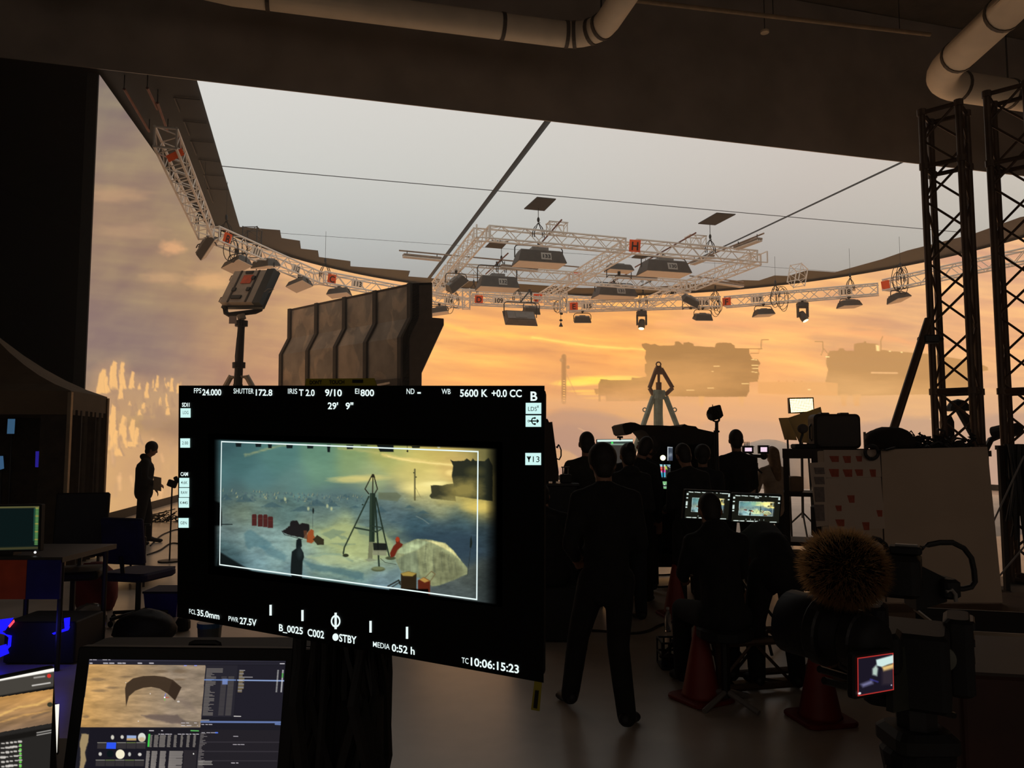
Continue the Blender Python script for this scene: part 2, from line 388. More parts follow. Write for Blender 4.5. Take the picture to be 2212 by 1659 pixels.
    # drifting snow and ridges
    for a, y, c in ((.5,868,(222,164,110)),(.45,880,(214,160,114))): p.line([(1180,y),(1300,y-6),(1450,y+4),(1600,y),(1750,y+4)], c, 16, a, 10, 8)
    for L, c, a in (([(1040,930),(1120,915),(1215,884),(1268,888),(1330,902),(1420,930),(1520,990),(1400,1100),(1040,1100)],(176,137,114),.55),([(1230,895),(1290,888),(1330,900),(1420,912),(1480,930)],(186,144,116),.4),
                    ([(1100,960),(1170,930),(1230,915),(1280,926),(1340,960),(1400,1050),(1100,1050)],(170,132,112),.35),([(1600,985),(1700,950),(1760,935),(1850,918),(1960,902),(2060,905),(2260,882),(2260,1100),(1600,1100)],(178,143,120),.6),
                    ([(1400,955),(1480,930),(1560,905),(1680,915),(1780,935),(1860,990),(1400,1000)],(190,148,118),.4),([(2050,860),(2140,852),(2212,866),(2212,890),(2050,890)],(206,160,120),.4)):
        p.poly(L, c, a, 7, 4, .03)
    p.line([(1250,925),(1272,936),(1278,942)], (210,164,122), 2.5, .7, 1.2); p.line([(2010,905),(2040,898),(2060,892)], (232,186,136), 2.5, .7, 1.2)
    p.poly([(1170,990),(1185,975),(1205,969),(1228,974),(1250,988),(1260,1010),(1170,1010)], (208,160,112), .7, 2.5, 2, .05); p.line([(1195,976),(1215,974)], (190,142,100), 2, .5, 1)
    # ice ridge on the left
    c4 = lambda L: [(a / 4.148, 700 + b / 4.148) for a, b in L]
    LIT, SH = (232,178,112), (168,132,102)
    p.poly(c4([(800,640),(850,420),(900,350),(1000,330),(1100,320),(1200,430),(1350,470),(1640,520),(1760,560),(1760,800),(800,900)]), (200,156,112), .45, 14, 12, .03)
    p.poly([(190,960),(215,935),(260,925),(330,935),(400,960),(400,1110),(190,1130)], (222,172,120), .4, 14, 8, .03)
    rs = random.Random(77)
    def spike(x, y, h, w, lit):
        tip = x + rs.uniform(-.12, .06) * h; h *= rs.uniform(.8, 1.05); w *= 1.15; a_ = [(x - w / 2, y), (tip - w * .34, y - h * .72), (tip - w * .12, y - h), (tip + w * .16, y - h * .94), (tip + w * .3, y - h * .5), (x + w * .55, y)]
        p.poly(a_, SH, .55, 1.6, 2.2, .16)
        if lit: p.poly([a_[0], a_[1], a_[2], a_[3], (tip + w * .14, y - h * .5), (x + w * .3, y)], LIT, .8, 1.4, 2.0, .16)
    for k in range(26): x = rs.uniform(240, 395); spike(x, 830 + rs.uniform(-8, 10) + (x - 240) * .06, rs.uniform(8, 30) * (1.25 - (x - 220) / 320), rs.uniform(4, 10), rs.random() < .6)
    for q in ((222,850,66,26),(247,842,74,24),(268,840,56,18),(286,838,44,14),(236,848,44,14),(262,862,40,14),(318,860,34,12),(340,838,26,9),(372,846,30,10),(386,850,24,9)): spike(*q, True)
    for k in range(16): x = rs.uniform(245, 375); spike(x, 885 + rs.uniform(-14, 14), rs.uniform(10, 34), rs.uniform(6, 14), rs.random() < .5)
    for q in ((246,972,104,24),(268,968,84,26),(286,965,60,22),(300,960,36,18),(258,985,60,20)): spike(*q, True)
    for q in ((348,912,46,20),(318,918,30,20),(262,968,34,14),(279,954,28,9),(303,960,24,8)): spike(*q, False)
    for k in range(30): x = rs.uniform(228, 380); y = rs.uniform(965, 1085); p.line([(x, y - rs.uniform(10, 26)), (x + rs.uniform(-4, 4), y)], (232,180,126) if k % 2 else (184,144,108), rs.uniform(4, 9), .35, 3, 2)
    for L in ([(960,640),(1010,560),(1050,580),(1060,640)],[(1440,685),(1510,870),(1450,850),(1390,830)],[(1250,870),(1400,840),(1480,920),(1300,950)],[(1130,850),(1145,940),(1110,900)],[(1155,980),(1170,1050),(1130,1030)],[(1240,1010),(1260,1060),(1230,1050)],[(1280,600),(1310,700),(1270,690)],[(940,900),(985,1000),(975,1110),(940,1050)],[(1080,990),(1095,1040),(1070,1050)]):
        p.poly(c4(L), SH, .6, 2.5, 2.5, .1)
    m_ = np.array((208, 156, 106.)); p.C = m_ + 1.16 * (p.C - m_)          # contrast raised to make up for the wash of the haze
    return p.C
nu, nv = 1000, 330
LED = thing('curved_led_screen', 'tall curved LED screen showing an orange polar sunset around the stage', 'LED screen', (CX, CY, 0))
ang = []
px = np.concatenate([np.concatenate([np.linspace(170, 420, 190), np.linspace(421, 2240, 880)])])
cand = np.linspace(A0, A1, 40000)
cr_ = np.vectorize(wall_r)(np.radians(cand)); cx_, _ = proj(np.c_[CX + cr_ * np.cos(np.radians(cand)), CY + cr_ * np.sin(np.radians(cand)), np.full(len(cand), 3.0)])
order = np.argsort(cx_)
ang = np.interp(px, cx_[order], cand[order]); ang = ang[(ang < A0) & (ang > A1)]
ang = np.unique(np.concatenate([[A0], ang, np.linspace(ang.min(), A1, 12)]))[::-1]; nu = len(ang)
zz = np.linspace(TOP, BOT, nv)
PA, PZ = np.meshgrid(np.radians(ang), zz)
RR = np.vectorize(wall_r)(PA)
PP = np.c_[(CX + RR * np.cos(PA)).ravel(), (CY + RR * np.sin(PA)).ravel(), PZ.ravel()]
gx, gy = proj(PP)
grid_screen('screen_face', PP, nu, nv, paint_stage_picture(gx, gy), screen_mat('led_screen_picture', LED_GAIN, LED_SAMPLING), LED)
mb = MB(); ar = np.radians(np.linspace(A0, A1, 90)); ra = wall_r
for a, b in zip(ar[:-1], ar[1:]):
    pts = [(CX + r * math.cos(t), CY + r * math.sin(t)) for r, t in ((ra(a) + .02, a), (ra(b) + .02, b), (ra(b) + .22, b), (ra(a) + .22, a))]
    mb.prism([(x, y, 0.0) for x, y in pts], (0, 0, TOP))
mb.build('screen_cabinets', M_MATTE, LED)

# ------------------------------------------------------------------ the LED ceiling above the stage
Z_LED = 9.42
YAW = R(15.2)
E1, E2 = Vector((math.cos(YAW), math.sin(YAW), 0)), Vector((-math.sin(YAW), math.cos(YAW), 0))
O_ = onz(425, 172, Z_LED)
def sg(p): d = Vector(p) - O_; return (d.dot(E1), d.dot(E2))
def un(a, b, z=Z_LED): q = O_ + E1 * a + E2 * b; return Vector((q.x, q.y, z))
outline_px = [(518,490),(605,497),(608,514),(648,520),(650,537),(687,541),(689,555),(757,564),(757,575),(886,585),(882,597),(985,605),(1120,613),(1258,622),(1370,622),(1470,616),(1605,605),(1639,606),(1673,595),(1703,596),(1743,584),(1804,588),(1905,560),(1960,541),(2103,505),(2204,469)]
outl = [(0.0, 0.0)] + [sg(onz(x, y, Z_LED)) for x, y in outline_px]
outl += [(outl[-1][0] + 2.0, outl[-1][1] - 3.5), (outl[-1][0] + 2.0, 0.0)]
cut = lambda x, y: sg(onz(x, y, Z_LED))
GA = [cut(1183, 262)[0], cut(1945, 352)[0]]          # seams running away from the camera
GB = [cut(770, 385)[1], cut(1000, 531)[1]]           # seams running across
def clip(poly, ax, lim, keep_less):
    out = []
    for i in range(len(poly)):
        p, q = poly[i], poly[(i + 1) % len(poly)]
        ip = (p[ax] <= lim) == keep_less; iq = (q[ax] <= lim) == keep_less
        if ip: out.append(p)
        if ip != iq:
            t = (lim - p[ax]) / (q[ax] - p[ax]); out.append(tuple(p[k] + (q[k] - p[k]) * t for k in (0, 1)))
    return out
def led_ceiling_mat():
    m = bpy.data.materials.new('led_ceiling_picture'); m.use_nodes = True; nt = m.node_tree; nt.nodes.clear()
    o = nt.nodes.new('ShaderNodeOutputMaterial'); e = nt.nodes.new('ShaderNodeEmission'); g = nt.nodes.new('ShaderNodeNewGeometry')
    sp = nt.nodes.new('ShaderNodeSeparateXYZ'); nt.links.new(g.outputs['Position'], sp.inputs[0])
    def ramp(sock, lo, hi, stops):
        mr = nt.nodes.new('ShaderNodeMapRange'); mr.inputs['From Min'].default_value = lo; mr.inputs['From Max'].default_value = hi; nt.links.new(sock, mr.inputs['Value'])
        rp = nt.nodes.new('ShaderNodeValToRGB'); cr = rp.color_ramp
        while len(cr.elements) < len(stops): cr.elements.new(0.5)
        for el, (p_, c_) in zip(cr.elements, stops): el.position = p_; el.color = (*lin(c_), 1)
        nt.links.new(mr.outputs[0], rp.inputs['Fac']); return rp.outputs['Color']
    a = ramp(sp.outputs['Y'], 16, 38, [(0.0, (212,210,206)), (0.25, (201,201,197)), (0.55, (184,186,184)), (1.0, (160,160,158))])
    b = ramp(sp.outputs['X'], -8, 18, [(0.0, (255,255,253)), (0.3, (255,252,248)), (0.65, (252,240,233)), (1.0, (255,245,233))])
    mx = nt.nodes.new('ShaderNodeMix'); mx.data_type = 'RGBA'; mx.blend_type = 'MULTIPLY'; mx.inputs[0].default_value = 1.0
    nt.links.new(a, mx.inputs[6]); nt.links.new(b, mx.inputs[7]); nt.links.new(mx.outputs[2], e.inputs[0]); e.inputs[1].default_value = 1.08; nt.links.new(e.outputs[0], o.inputs[0])
    return m
M_CEIL_LED = led_ceiling_mat()
CEIL = thing('led_ceiling', 'flat LED ceiling glowing pale grey in six large panels over the stage', 'LED screen', (O_.x, O_.y, Z_LED))
gw = [0.085, 0.06]; gh = [0.034, 0.024]
for ia in range(3):
    for ib in range(3):
        pl = list(outl)
        if ia > 0: pl = clip(pl, 0, GA[ia - 1] + gw[ia - 1], False)
        if ia < 2: pl = clip(pl, 0, GA[ia] - gw[ia], True)
        if ib > 0: pl = clip(pl, 1, GB[ib - 1] + gh[ib - 1], False)
        if ib < 2: pl = clip(pl, 1, GB[ib] - gh[ib], True)
        if len(pl) < 3: continue
        MB().add([un(a, b) for a, b in pl], [tuple(range(len(pl)))]).build('led_panel', M_CEIL_LED, CEIL)
M_TILE = mat('dark_blank_tile', (58, 52, 46), rough=0.8)
for q in ([(1160,425),(1201,429),(1176,454),(1132,450)], [(1063,518),(1098,521),(1084,536),(1048,533)], [(1548,459),(1589,462),(1545,485),(1508,482)], [(1378,547),(1412,550),(1388,558),(1364,556)]):
    MB().prism([onz(x, y, Z_LED - 0.006) for x, y in q], (0, 0, -0.03)).build('blank_tile', M_TILE, CEIL)
RIG = struct('ceiling_rig', MB().prism([un(-14, 0.0, 9.5), un(36, 0.0, 9.5), un(36, 27, 9.5), un(-14, 27, 9.5)], (0, 0, 0.15)), M_SOFFIT)
struct('wall_fascia', MB().prism([un(-14, -0.02, 9.39), un(36, -0.02, 9.39), un(36, -0.05, 9.39), un(-14, -0.05, 9.39)], (0, 0, 4.08)), M_FASCIA)

# ------------------------------------------------------------------ trusses over the stage
M_CHORD = mat('truss_tube', (242, 232, 220), rough=0.5, metal=0.0, var=0.06, scale=3)
M_ORANGE = mat('orange_card', (255, 146, 84), rough=0.7, var=0.08)
M_WHITE = mat('white_card', (250, 246, 240), rough=0.7, var=0.05)
def paper(m):
    """thin card: part of the light behind it shines through"""
    nt = m.node_tree; b = nt.nodes['Principled BSDF']; o = nt.nodes['Material Output']
    tr = nt.nodes.new('ShaderNodeBsdfTranslucent'); mx = nt.nodes.new('ShaderNodeMixShader'); mx.inputs[0].default_value = .7
    nt.links.new(b.inputs['Base Color'].links[0].from_socket, tr.inputs[0]); nt.links.new(b.outputs[0], mx.inputs[1]); nt.links.new(tr.outputs[0], mx.inputs[2]); nt.links.new(mx.outputs[0], o.inputs[0]); return m
paper(M_ORANGE); paper(M_WHITE)
M_INK = mat('black_ink', (22, 20, 20), rough=0.8, var=0.05)
M_CABLE = mat('black_cable', (28, 26, 24), rough=0.6, var=0.2)
M_CHAIN = mat('dark_chain', (64, 60, 56), rough=0.45, metal=0.6)
CAMP = Vector((0, 0, EYE))
def truss_mb(p0, p1, size=0.4, rc=0.03, rl=0.014, bay=0.42, ends=True, chords=None, lacing=None):
    ch, la = chords or MB(), lacing or MB()
    p0, p1 = Vector(p0), Vector(p1); a, b, d = basis(p1 - p0); L = (p1 - p0).length; h = size / 2
    cs = [(-h, -h), (h, -h), (h, h), (-h, h)]
    off = lambda k: a * cs[k % 4][0] + b * cs[k % 4][1]
    for k in range(4): ch.cyl(p0 + off(k), p1 + off(k), rc, n=8)
    n = max(1, int(round(L / bay)))
    for k in range(4):
        for i in range(n):
            s0, s1 = (k, k + 1) if (i + k) % 2 else (k + 1, k)
            la.cyl(p0 + d * (L * i / n) + off(s0), p0 + d * (L * (i + 1) / n) + off(s1), rl, n=5, caps=False)
        if ends:
            for t in (0.03, L - 0.03): ch.cyl(p0 + d * t + off(k), p0 + d * t + off(k + 1), rc * .8, n=6)
    return ch, la
def plate(parent, name, c, along, w, h, m, text=None, out=0.24, ts=None):
    """a card facing the camera side of a truss, with its lettering as a sub-part"""
    c = Vector(c); ux = Vector((along.x, along.y, along.z)).normalized()
    if ux.x < 0: ux = -ux
    tc = (CAMP - c); n = (tc - ux * tc.dot(ux)).normalized(); n = (n + Vector((n.x, n.y, 0)) * .5).normalized(); uy = n.cross(ux); 
    c = c + n * out
    q = [c - ux * w / 2 + uy * h / 2, c + ux * w / 2 + uy * h / 2, c + ux * w / 2 - uy * h / 2, c - ux * w / 2 - uy * h / 2]
    o = MB().slab(q, 0.012).build(name, m, parent)
    if text:
        ts = ts or h * 0.95; t = MB()
        put_text(t, text, c + n * 0.012 - uy * (ts * 0.36), ux, uy, ts, 0.02, 1.0, 'CENTER'); t.build('lettering', M_INK, o)
    return o
RZ = 7.7
RING = {}
def ring_truss(key, a, b, label, letter, lf, num=()):
    p0, p1 = onz(*a, RZ), onz(*b, RZ)
    t = thing('lighting_truss', label, 'truss', (p0 + p1) / 2, 0, 'trusses along the curved screen')
    ch, la = truss_mb(p0, p1); ch.build('chords', M_CHORD, t); la.build('lacing', M_CHORD, t)
    d = p1 - p0
    if letter is not None: plate(t, 'letter_card', p0 + d * lf, d, 0.34, 0.34, M_ORANGE, letter or None)
    for s, f in num: plate(t, 'number_card', p0 + d * f, d, 0.5, 0.24, M_WHITE, s, ts=.26)
    RING[key] = (p0, p1, t); return t
ring_truss('A', (357,296), (446,503), 'bare silver truss receding beside the left end of the curved screen', '', 0.06)
ring_truss('B', (459,505), (689,603), 'silver lighting truss carrying an orange B card', 'B', 0.06, [('111', .3), ('112', .68)])
ring_truss('C', (695,600), (998,655), 'silver lighting truss carrying an orange C card', 'C', 0.04, [('113', .2), ('114', .86)])
ring_truss('D', (1018,647), (1214,656), 'silver lighting truss carrying an orange D card', 'D', 0.07, [('109', .28)])
ring_truss('E', (1228,663), (1556,653), 'silver lighting truss carrying an orange E card', 'E', 0.04, [('115', .13), ('116', .89)])
ring_truss('F', (1566,653), (1898,625), 'silver lighting truss carrying an orange F card', 'F', 0.02, [('117', .23), ('118', .8)])
ring_truss('G', (1914,617), (2230,549), 'silver lighting truss with a blank orange card running behind the tall black towers', '', 0.03)
def drop(name, p, z1, label, cat='hoist', sling=0.45):
    """chain hoist from the rig board down to a truss at p: chain, hook and two sling legs"""
    p = Vector(p); t = thing(name, label, cat, (p.x, p.y, z1)); r = Vector((0.16, 0.05, 0))
    MB().cyl((p.x, p.y, p.z + sling), (p.x, p.y, z1), 0.006 if z1 > 9.45 else .011, n=6).build('chain', M_CHAIN, t)
    MB().ell((p.x, p.y, p.z + sling), (.045, .045, .09)).tube([(p.x, p.y, p.z + sling - .05 + .0), (p.x + .05, p.y, p.z + sling - .1), (p.x, p.y, p.z + sling - .14)], .014).build('hook', M_CABLE, t)
    m = MB()
    for s in (-1, 1):
        for w in (-.03, .03): m.tube([(p.x, p.y, p.z + sling - .1), p + r * (s * .6) + Vector((w, 0, sling * .4)), p + r * s + Vector((w, 0, 0)), p + r * s + Vector((w, 0, -.16))], .016)
    m.build('sling', M_CABLE, t); return t
for k, f, lab in (('A', .9, 'thin chain holding the far end of the truss at the left edge'), ('B', .1, 'thin chain holding the left end of the B card truss'), ('C', .02, 'thin chain over the orange C card'), ('C', .93, 'thin chain holding the far end of the C card truss'), ('D', .5, 'thin chain holding the D card truss'),
                  ('E', .5, 'thin chain holding the E card truss'), ('E', .97, 'thin chain with coiled cables at the right end of the E card truss'), ('F', .35, 'thin chain in the cable loops over the 117 card'), ('F', .83, 'thin chain beside the 118 card'), ('G', .12, 'thin chain among loose cables over the blank orange card'), ('G', .8, 'thin chain holding the truss behind the tall towers')):
    p0, p1, _ = RING[k]; drop('chain_hoist', p0.lerp(p1, f) + Vector((0, 0, .2)), 9.5, lab)
# loose cable loops that hang on the trusses
def loops(c, r, n, label, seed, stretch=1.2):
    rnd = random.Random(seed); m = MB(); c = Vector(c)
    for k in range(n):
        rr = r * rnd.uniform(.6, 1.1); o = Vector((rnd.uniform(-.2, .2), rnd.uniform(-.1, .1), rnd.uniform(-.15, .15))); t0 = rnd.uniform(-.6, .6)
        m.tube([c + o + Vector((rr * .6 * math.cos(a) * math.cos(t0), rr * .6 * math.cos(a) * math.sin(t0), rr * stretch * math.sin(a))) for a in np.linspace(0, 6.28, 18)[:-1]], .012, 5, True)
    o = m.build('cable_loop', M_CABLE); tag(o, label, 'cable', 'cable loops on the trusses'); return o
P_ = lambda k, f: RING[k][0].lerp(RING[k][1], f)
loops(P_('E', .97) + Vector((0, -.1, -.1)), .3, 5, 'black cable coil hanging between the E and F card trusses', 1)
loops(P_('F', .36) + Vector((0, -.1, .0)), .36, 5, 'black cable coil hanging around the 117 card', 2)
loops(P_('G', .13) + Vector((0, -.1, .1)), .38, 5, 'black cable coil hanging above the blank orange card at right', 3, 1.4)
loops(P_('D', .97) + Vector((0, -.1, -.05)), .25, 3, 'black cable coil at the end of the D card truss', 4)
loops(P_('C', .93) + Vector((0, -.1, -.1)), .28, 3, 'black cable coil at the end of the C card truss', 5)
loops(P_('B', .14) + Vector((0, -.1, -.22)), .3, 3, 'black cable coil under the B card truss', 6)
for k, (x, y0, y1, z1) in enumerate(((1007, 628, 664, 0), (1217, 632, 676, 0))):   # short upright pieces bolted between ring sections
    c = onz(x, (y0 + y1) / 2 + 0, RZ); ch, la = truss_mb(c - Vector((0, 0, .42)), c + Vector((0, 0, .42)), .3, .022, .011, .3)
    t = thing('truss_stub', ('short upright truss between the C and D card trusses', 'short upright truss between the D and E card trusses')[k], 'truss', c, 0, 'short upright trusses'); ch.build('chords', M_CHORD, t); la.build('lacing', M_CHORD, t)
c = onz(1722, 597, 8.6); ch, la = truss_mb(c + Vector((.12, .08, .42)), c - Vector((.1, .1, .35)), .5, .02, .01, .35)
t = thing('truss_stub', 'slanted open truss end hanging from the dark ceiling edge above the moving light', 'truss', c); ch.build('chords', M_CHORD, t); la.build('lacing', M_CHORD, t)
c = onz(545, 500, 9.2); ch, la = truss_mb(c + Vector((0, 0, .12)), c - Vector((0, 0, .9)), .5, .02, .01, .4)
t = thing('truss_stub', 'faint upright truss hanging from the dark rigging board above the B card truss', 'truss', c); ch.build('chords', M_BLACK, t); la.build('lacing', M_BLACK, t)

# the rectangular grid of trusses marked H
HZ = 8.4
H = {n: onz(*p, HZ) for n, p in dict(NL=(1040,503), NR=(1640,557), FL=(934,632), FR=(1386,659), NM=(1350,530), FM=(1156,647), ML=(978,580), MR=(1490,619)).items()}
H['NM'] = H['NL'].lerp(H['NR'], .5); H['FM'] = H['FL'].lerp(H['FR'], .5); H['ML'] = H['NL'].lerp(H['FL'], .53); H['MR'] = H['NR'].lerp(H['FR'], .53); H['MM'] = H['NM'].lerp(H['FM'], .53)
GRID = thing('truss_grid', 'rectangular silver truss grid with orange H cards hung under the LED ceiling', 'truss', H['MM'])
for a, b in (('NL', 'NM'), ('NM', 'NR'), ('FL', 'FM'), ('FM', 'FR'), ('NL', 'ML'), ('ML', 'FL'), ('NR', 'MR'), ('MR', 'FR'), ('NM', 'MM'), ('MM', 'FM'), ('ML', 'MM'), ('MM', 'MR')):
    d = (H[b] - H[a]).normalized() * .2; ch, la = truss_mb(H[a] + d, H[b] - d, .4, .031, .015, .4); ch.v = ch.v; sec = ch.build('truss_section', M_CHORD, GRID); la.build('lacing', M_CHORD, sec)
for k in ('NL', 'NR', 'FL', 'FR', 'NM', 'FM', 'ML', 'MR', 'MM'):
    m = MB(); q = H[k]
    for sx in (-1, 1):
        for sy in (-1, 1):
            m.cyl(q + E1 * .2 * sx + E2 * .2 * sy - Vector((0, 0, .2)), q + E1 * .2 * sx + E2 * .2 * sy + Vector((0, 0, .2)), .028)
            m.cyl(q + E1 * .2 * sx + E2 * .2 * sy + Vector((0, 0, .2 * sy)), q - E1 * .2 * sx + E2 * .2 * sy + Vector((0, 0, .2 * sy)), .022); m.cyl(q + E1 * .2 * sx + E2 * .2 * sy + Vector((0, 0, .2 * sx)), q + E1 * .2 * sx - E2 * .2 * sy + Vector((0, 0, .2 * sx)), .022)
    m.build('corner_block', M_CHORD, GRID)
plate(GRID, 'letter_card', H['NM'] + E1 * .1, E1, .4, .4, M_ORANGE, 'H', .26)
plate(GRID, 'letter_card', H['FM'] - E1 * .25, E1, .4, .4, M_ORANGE, 'H', .26)
MB().box(H['MM'] + Vector((0, 0, .24)), (.34, .3, .02), rotz(YAW)).build('letter_card', M_ORANGE, GRID)
for px, lab in (((1203, 494), 'x'), ((1503, 522), 'y')):
    q = onz(px[0], px[1], HZ + .42); ch, la = truss_mb(q - E1 * .33, q + E1 * .33, .36, .022, .011, .22); s_ = ch.build('truss_stub', M_CHORD, GRID); la.build('lacing', M_CHORD, s_)
def on_seg(p0, p1, px):
    best = min(np.linspace(0, 1, 400), key=lambda t: abs(proj([tuple(p0.lerp(p1, t))])[0][0] - px)); return p0.lerp(p1, best)
for px, a, b, lab in ((1163, 'NL', 'NM', 'chain and black sling on the H grid left of its near H card'), (1535, 'NM', 'NR', 'chain and black sling on the H grid right of its near H card'),
                      (1083, 'ML', 'MM', 'chain holding the middle of the H grid above soft light 132'), (1395, 'MM', 'MR', 'chain holding the middle of the H grid behind soft light 130'), (1023, 'FL', 'FM', 'thin chain holding the far left of the H grid')):
    drop('chain_hoist', on_seg(H[a], H[b], px) + Vector((0, 0, .18)), 9.42, lab, sling=.42)
# pipes lying on the grid and the tube lights clamped to them
M_TUBE = mat('tube_light_white', (226, 214, 200), rough=0.4, var=0.05)
M_PIPE = mat('scaffold_pipe', (150, 128, 110), rough=0.4, metal=0.5, var=0.2)
M_RUST = mat('rusty_pipe', (120, 70, 52), rough=0.6, var=0.3)
for (x0, y0), (x1, y1), m_, lab in (((862,541),(1252,577), M_PIPE, 'long pale pipe lying across the left half of the H grid'), ((1136,562),(1213,475), M_RUST, 'reddish pipe poking up above soft light 133'), ((1372,577),(1503,503), M_RUST, 'reddish pipe poking up right of the orange H card'),
                                    ((1480,572),(1650,504), M_PIPE, 'pipe sticking out past the right corner of the H grid'), ((1490,596),(1606,609), M_PIPE, 'pale pipe sticking out low at the right of the H grid'), ((1080,690),(1083,690), M_PIPE, '')):
    if not lab: continue
    p0, p1 = onz(x0, y0, HZ + .25), onz(x1, y1, HZ + .25); o = MB().cyl(p0, p1, .026, n=10).build('scaffold_pipe', m_); tag(o, lab, 'pipe', 'pipes on the truss grid')
def tube_light(x0, y0, x1, y1, lab):
    p0, p1 = onz(x0, y0, HZ + .1), onz(x1, y1, HZ + .1); d = (p1 - p0); s_, u_, _ = basis(d)
    t = thing('tube_light', lab, 'light', (p0 + p1) / 2, 0, 'tube lights on the truss grid')
    MB().prism([p0 + s_ * .12 - u_ * .0, p0 + s_ * .12 + u_ * .06, p0 - s_ * .12 + u_ * .06, p0 - s_ * .12], d).build('housing', M_PIPE, t)
    for k in (-1, 0, 1): MB().cyl(p0 + s_ * .08 * k - u_ * .04, p1 + s_ * .08 * k - u_ * .04, .035, n=8).build('tube', M_TUBE, t)
    for f in (.1, .9): MB().cyl(p0 + d * f + u_ * .05, p0 + d * f + u_ * .2, .015).build('clamp', M_CABLE, t)
tube_light(871, 552, 952, 560, 'white tube light sticking out left of the H grid')
tube_light(1590, 536, 1641, 517, 'white tube light sticking out past the right corner of the H grid')
tube_light(1496, 569, 1538, 553, 'white tube light behind the near right truss of the H grid')
tube_light(1535, 608, 1603, 618, 'white tube light low at the right of the H grid')
tube_light(1082, 575, 1160, 583, 'white tube light inside the H grid under the left pipe')
tube_light(1330, 597, 1418, 602, 'white tube light inside the H grid beside soft light 131')

# ------------------------------------------------------------------ soft lights
M_SKIRT = mat('dark_light_skirt', (74, 66, 58), rough=0.6, var=0.15, scale=5)
M_DIFF = mat('pale_diffuser', (236, 214, 190), rough=0.6, var=0.03)
M_BALL = mat('grey_ballast', (128, 122, 116), rough=0.5, var=0.15)
def soft_light(name, c, size, label, group, rz=0.0, tilt=0.0, roll=0.0, hang=None, number=None, side=-1, flare=.84, grey=M_SKIRT):
    """pyramid housing with a diffuser under it, ballast, yoke; hangs from point `hang`"""
    w, d, h = size; t = thing(name, label, 'light', c, 0, group); M = eul(tilt, roll, math.degrees(rz)); c = Vector(c)
    L = lambda x, y, z: c + M @ Vector((x, y, z))
    MB().box(c, (w, d, h), M, (flare, flare * .85)).build('housing', grey, t)
    MB().box(L(0, 0, -h / 2 - .012), (w * .97, d * .97, .02), M).build('diffuser', M_DIFF, t)
    b = MB().box(L(0, 0, h / 2 + h * .18), (w * .34, d * .4, h * .36), M).box(L(0, 0, h / 2 + .02), (w * .82, d * .5, .04), M); b.build('ballast', M_BALL, t)
    yk = w * .5; top = c + Vector((0, 0, h * .5 + w * .26)) if hang is None else Vector(hang)
    ty = max(h * .55 + .12, (top - c).length * .8) if hang is not None else h * .5 + w * .26
    Y = rotz(rz); q = lambda x, z: c + Y @ Vector((x, 0, z)); zt = min(top.z - c.z - .1, w * .42 + h * .2); r = .02 if w > 1 else .016
    MB().tube([q(-yk, 0), q(-yk, zt - .1), q(-yk + .05, zt - .02), q(-yk + .14, zt), q(yk - .14, zt), q(yk - .05, zt - .02), q(yk, zt - .1), q(yk, 0)], r, 8).build('yoke', M_CABLE, t)
    MB().cyl(q(0, zt), top, .03).box(top, (.1, .1, .12)).build('clamp', M_CABLE, t)
    if number:
        n = M @ Vector((0, side, 0)); slope = d / 2 * (1 - flare * .85) / h
        fn = (M @ Vector((0, side, slope))).normalized(); ux = M @ Vector((1, 0, 0)); uy = ux.cross(-fn) * (1 if side > 0 else 1)
        uy = (M @ Vector((0, 0, 1)) - fn * (M @ Vector((0, 0, 1))).dot(fn)).normalized()
        pc = L(w * .08, side * d / 2 * (1 + flare * .85) / 2, 0) + fn * .012; pw, ph = w * .21, h * .62
        o = MB().slab([pc - ux * pw / 2 + uy * ph / 2, pc + ux * pw / 2 + uy * ph / 2, pc + ux * pw / 2 - uy * ph / 2, pc - ux * pw / 2 - uy * ph / 2], .01).build('number_card', M_WHITE, t)
        tm = MB(); put_text(tm, number, pc + fn * .006 - uy * ph * .27, ux, uy, ph * .76, .02, 1.05, 'CENTER'); tm.build('lettering', M_INK, o)
    return t
GRP = 'large soft lights under the H grid'
for x, y, d, w, num, seg in ((1164, 559, 26.0, 1.72, '133', ('NL', 'NM')), (1074, 613, 28.9, 1.54, '132', ('ML', 'MM')), (1434, 580, 27.6, 1.78, '130', ('NM', 'NR')), (1327, 632, 32.0, 1.75, '131', ('MM', 'MR'))):
    c = at(x, y, d); soft_light('soft_light', c, (w, .95, .42), f'large dark soft light with number card {num} under the H grid', GRP, YAW, 0, 0, (c.x, c.y, HZ + .25), num)
    if num in ('132', '131'): tag(MB().cyl((c - E2 * 1.6).to_2d().to_3d() + Vector((0, 0, HZ + .25)), (c + E2 * 1.9).to_2d().to_3d() + Vector((0, 0, HZ + .25)), .026, n=10).build('scaffold_pipe', M_RUST), f'reddish pipe running over soft light {num}', 'pipe', 'pipes on the truss grid')
c = at(1337, 580, 28.6); soft_light('soft_light', c, (1.0, .6, .2), 'smaller unnumbered soft light left of soft light 130', GRP, YAW, 0, 0, (c.x, c.y, HZ - .2))
c = at(985, 612, 28.2); soft_light('soft_light', c, (.8, .55, .25), 'unnumbered dark soft light tilted at the left truss of the H grid', GRP, YAW, 25, -40, (c.x, c.y, HZ - .2))
c = at(1124, 685, 30.5); soft_light('soft_light', c, (1.35, .8, .16), 'big flat soft light hanging tilted below the far H card', GRP, YAW, 52, 0, (c.x + .4, c.y + 1.2, HZ - .25), grey=mat('brown_grey_skirt', (104, 88, 72), rough=.6))
c = at(1148, 671, 31.5); soft_light('soft_light', c, (.7, .4, .22), 'small soft light right behind the big flat tilted soft light', GRP, YAW, 20, 0, (c.x, c.y + .6, HZ - .25))
GR2 = 'small soft lights under the curved trusses'
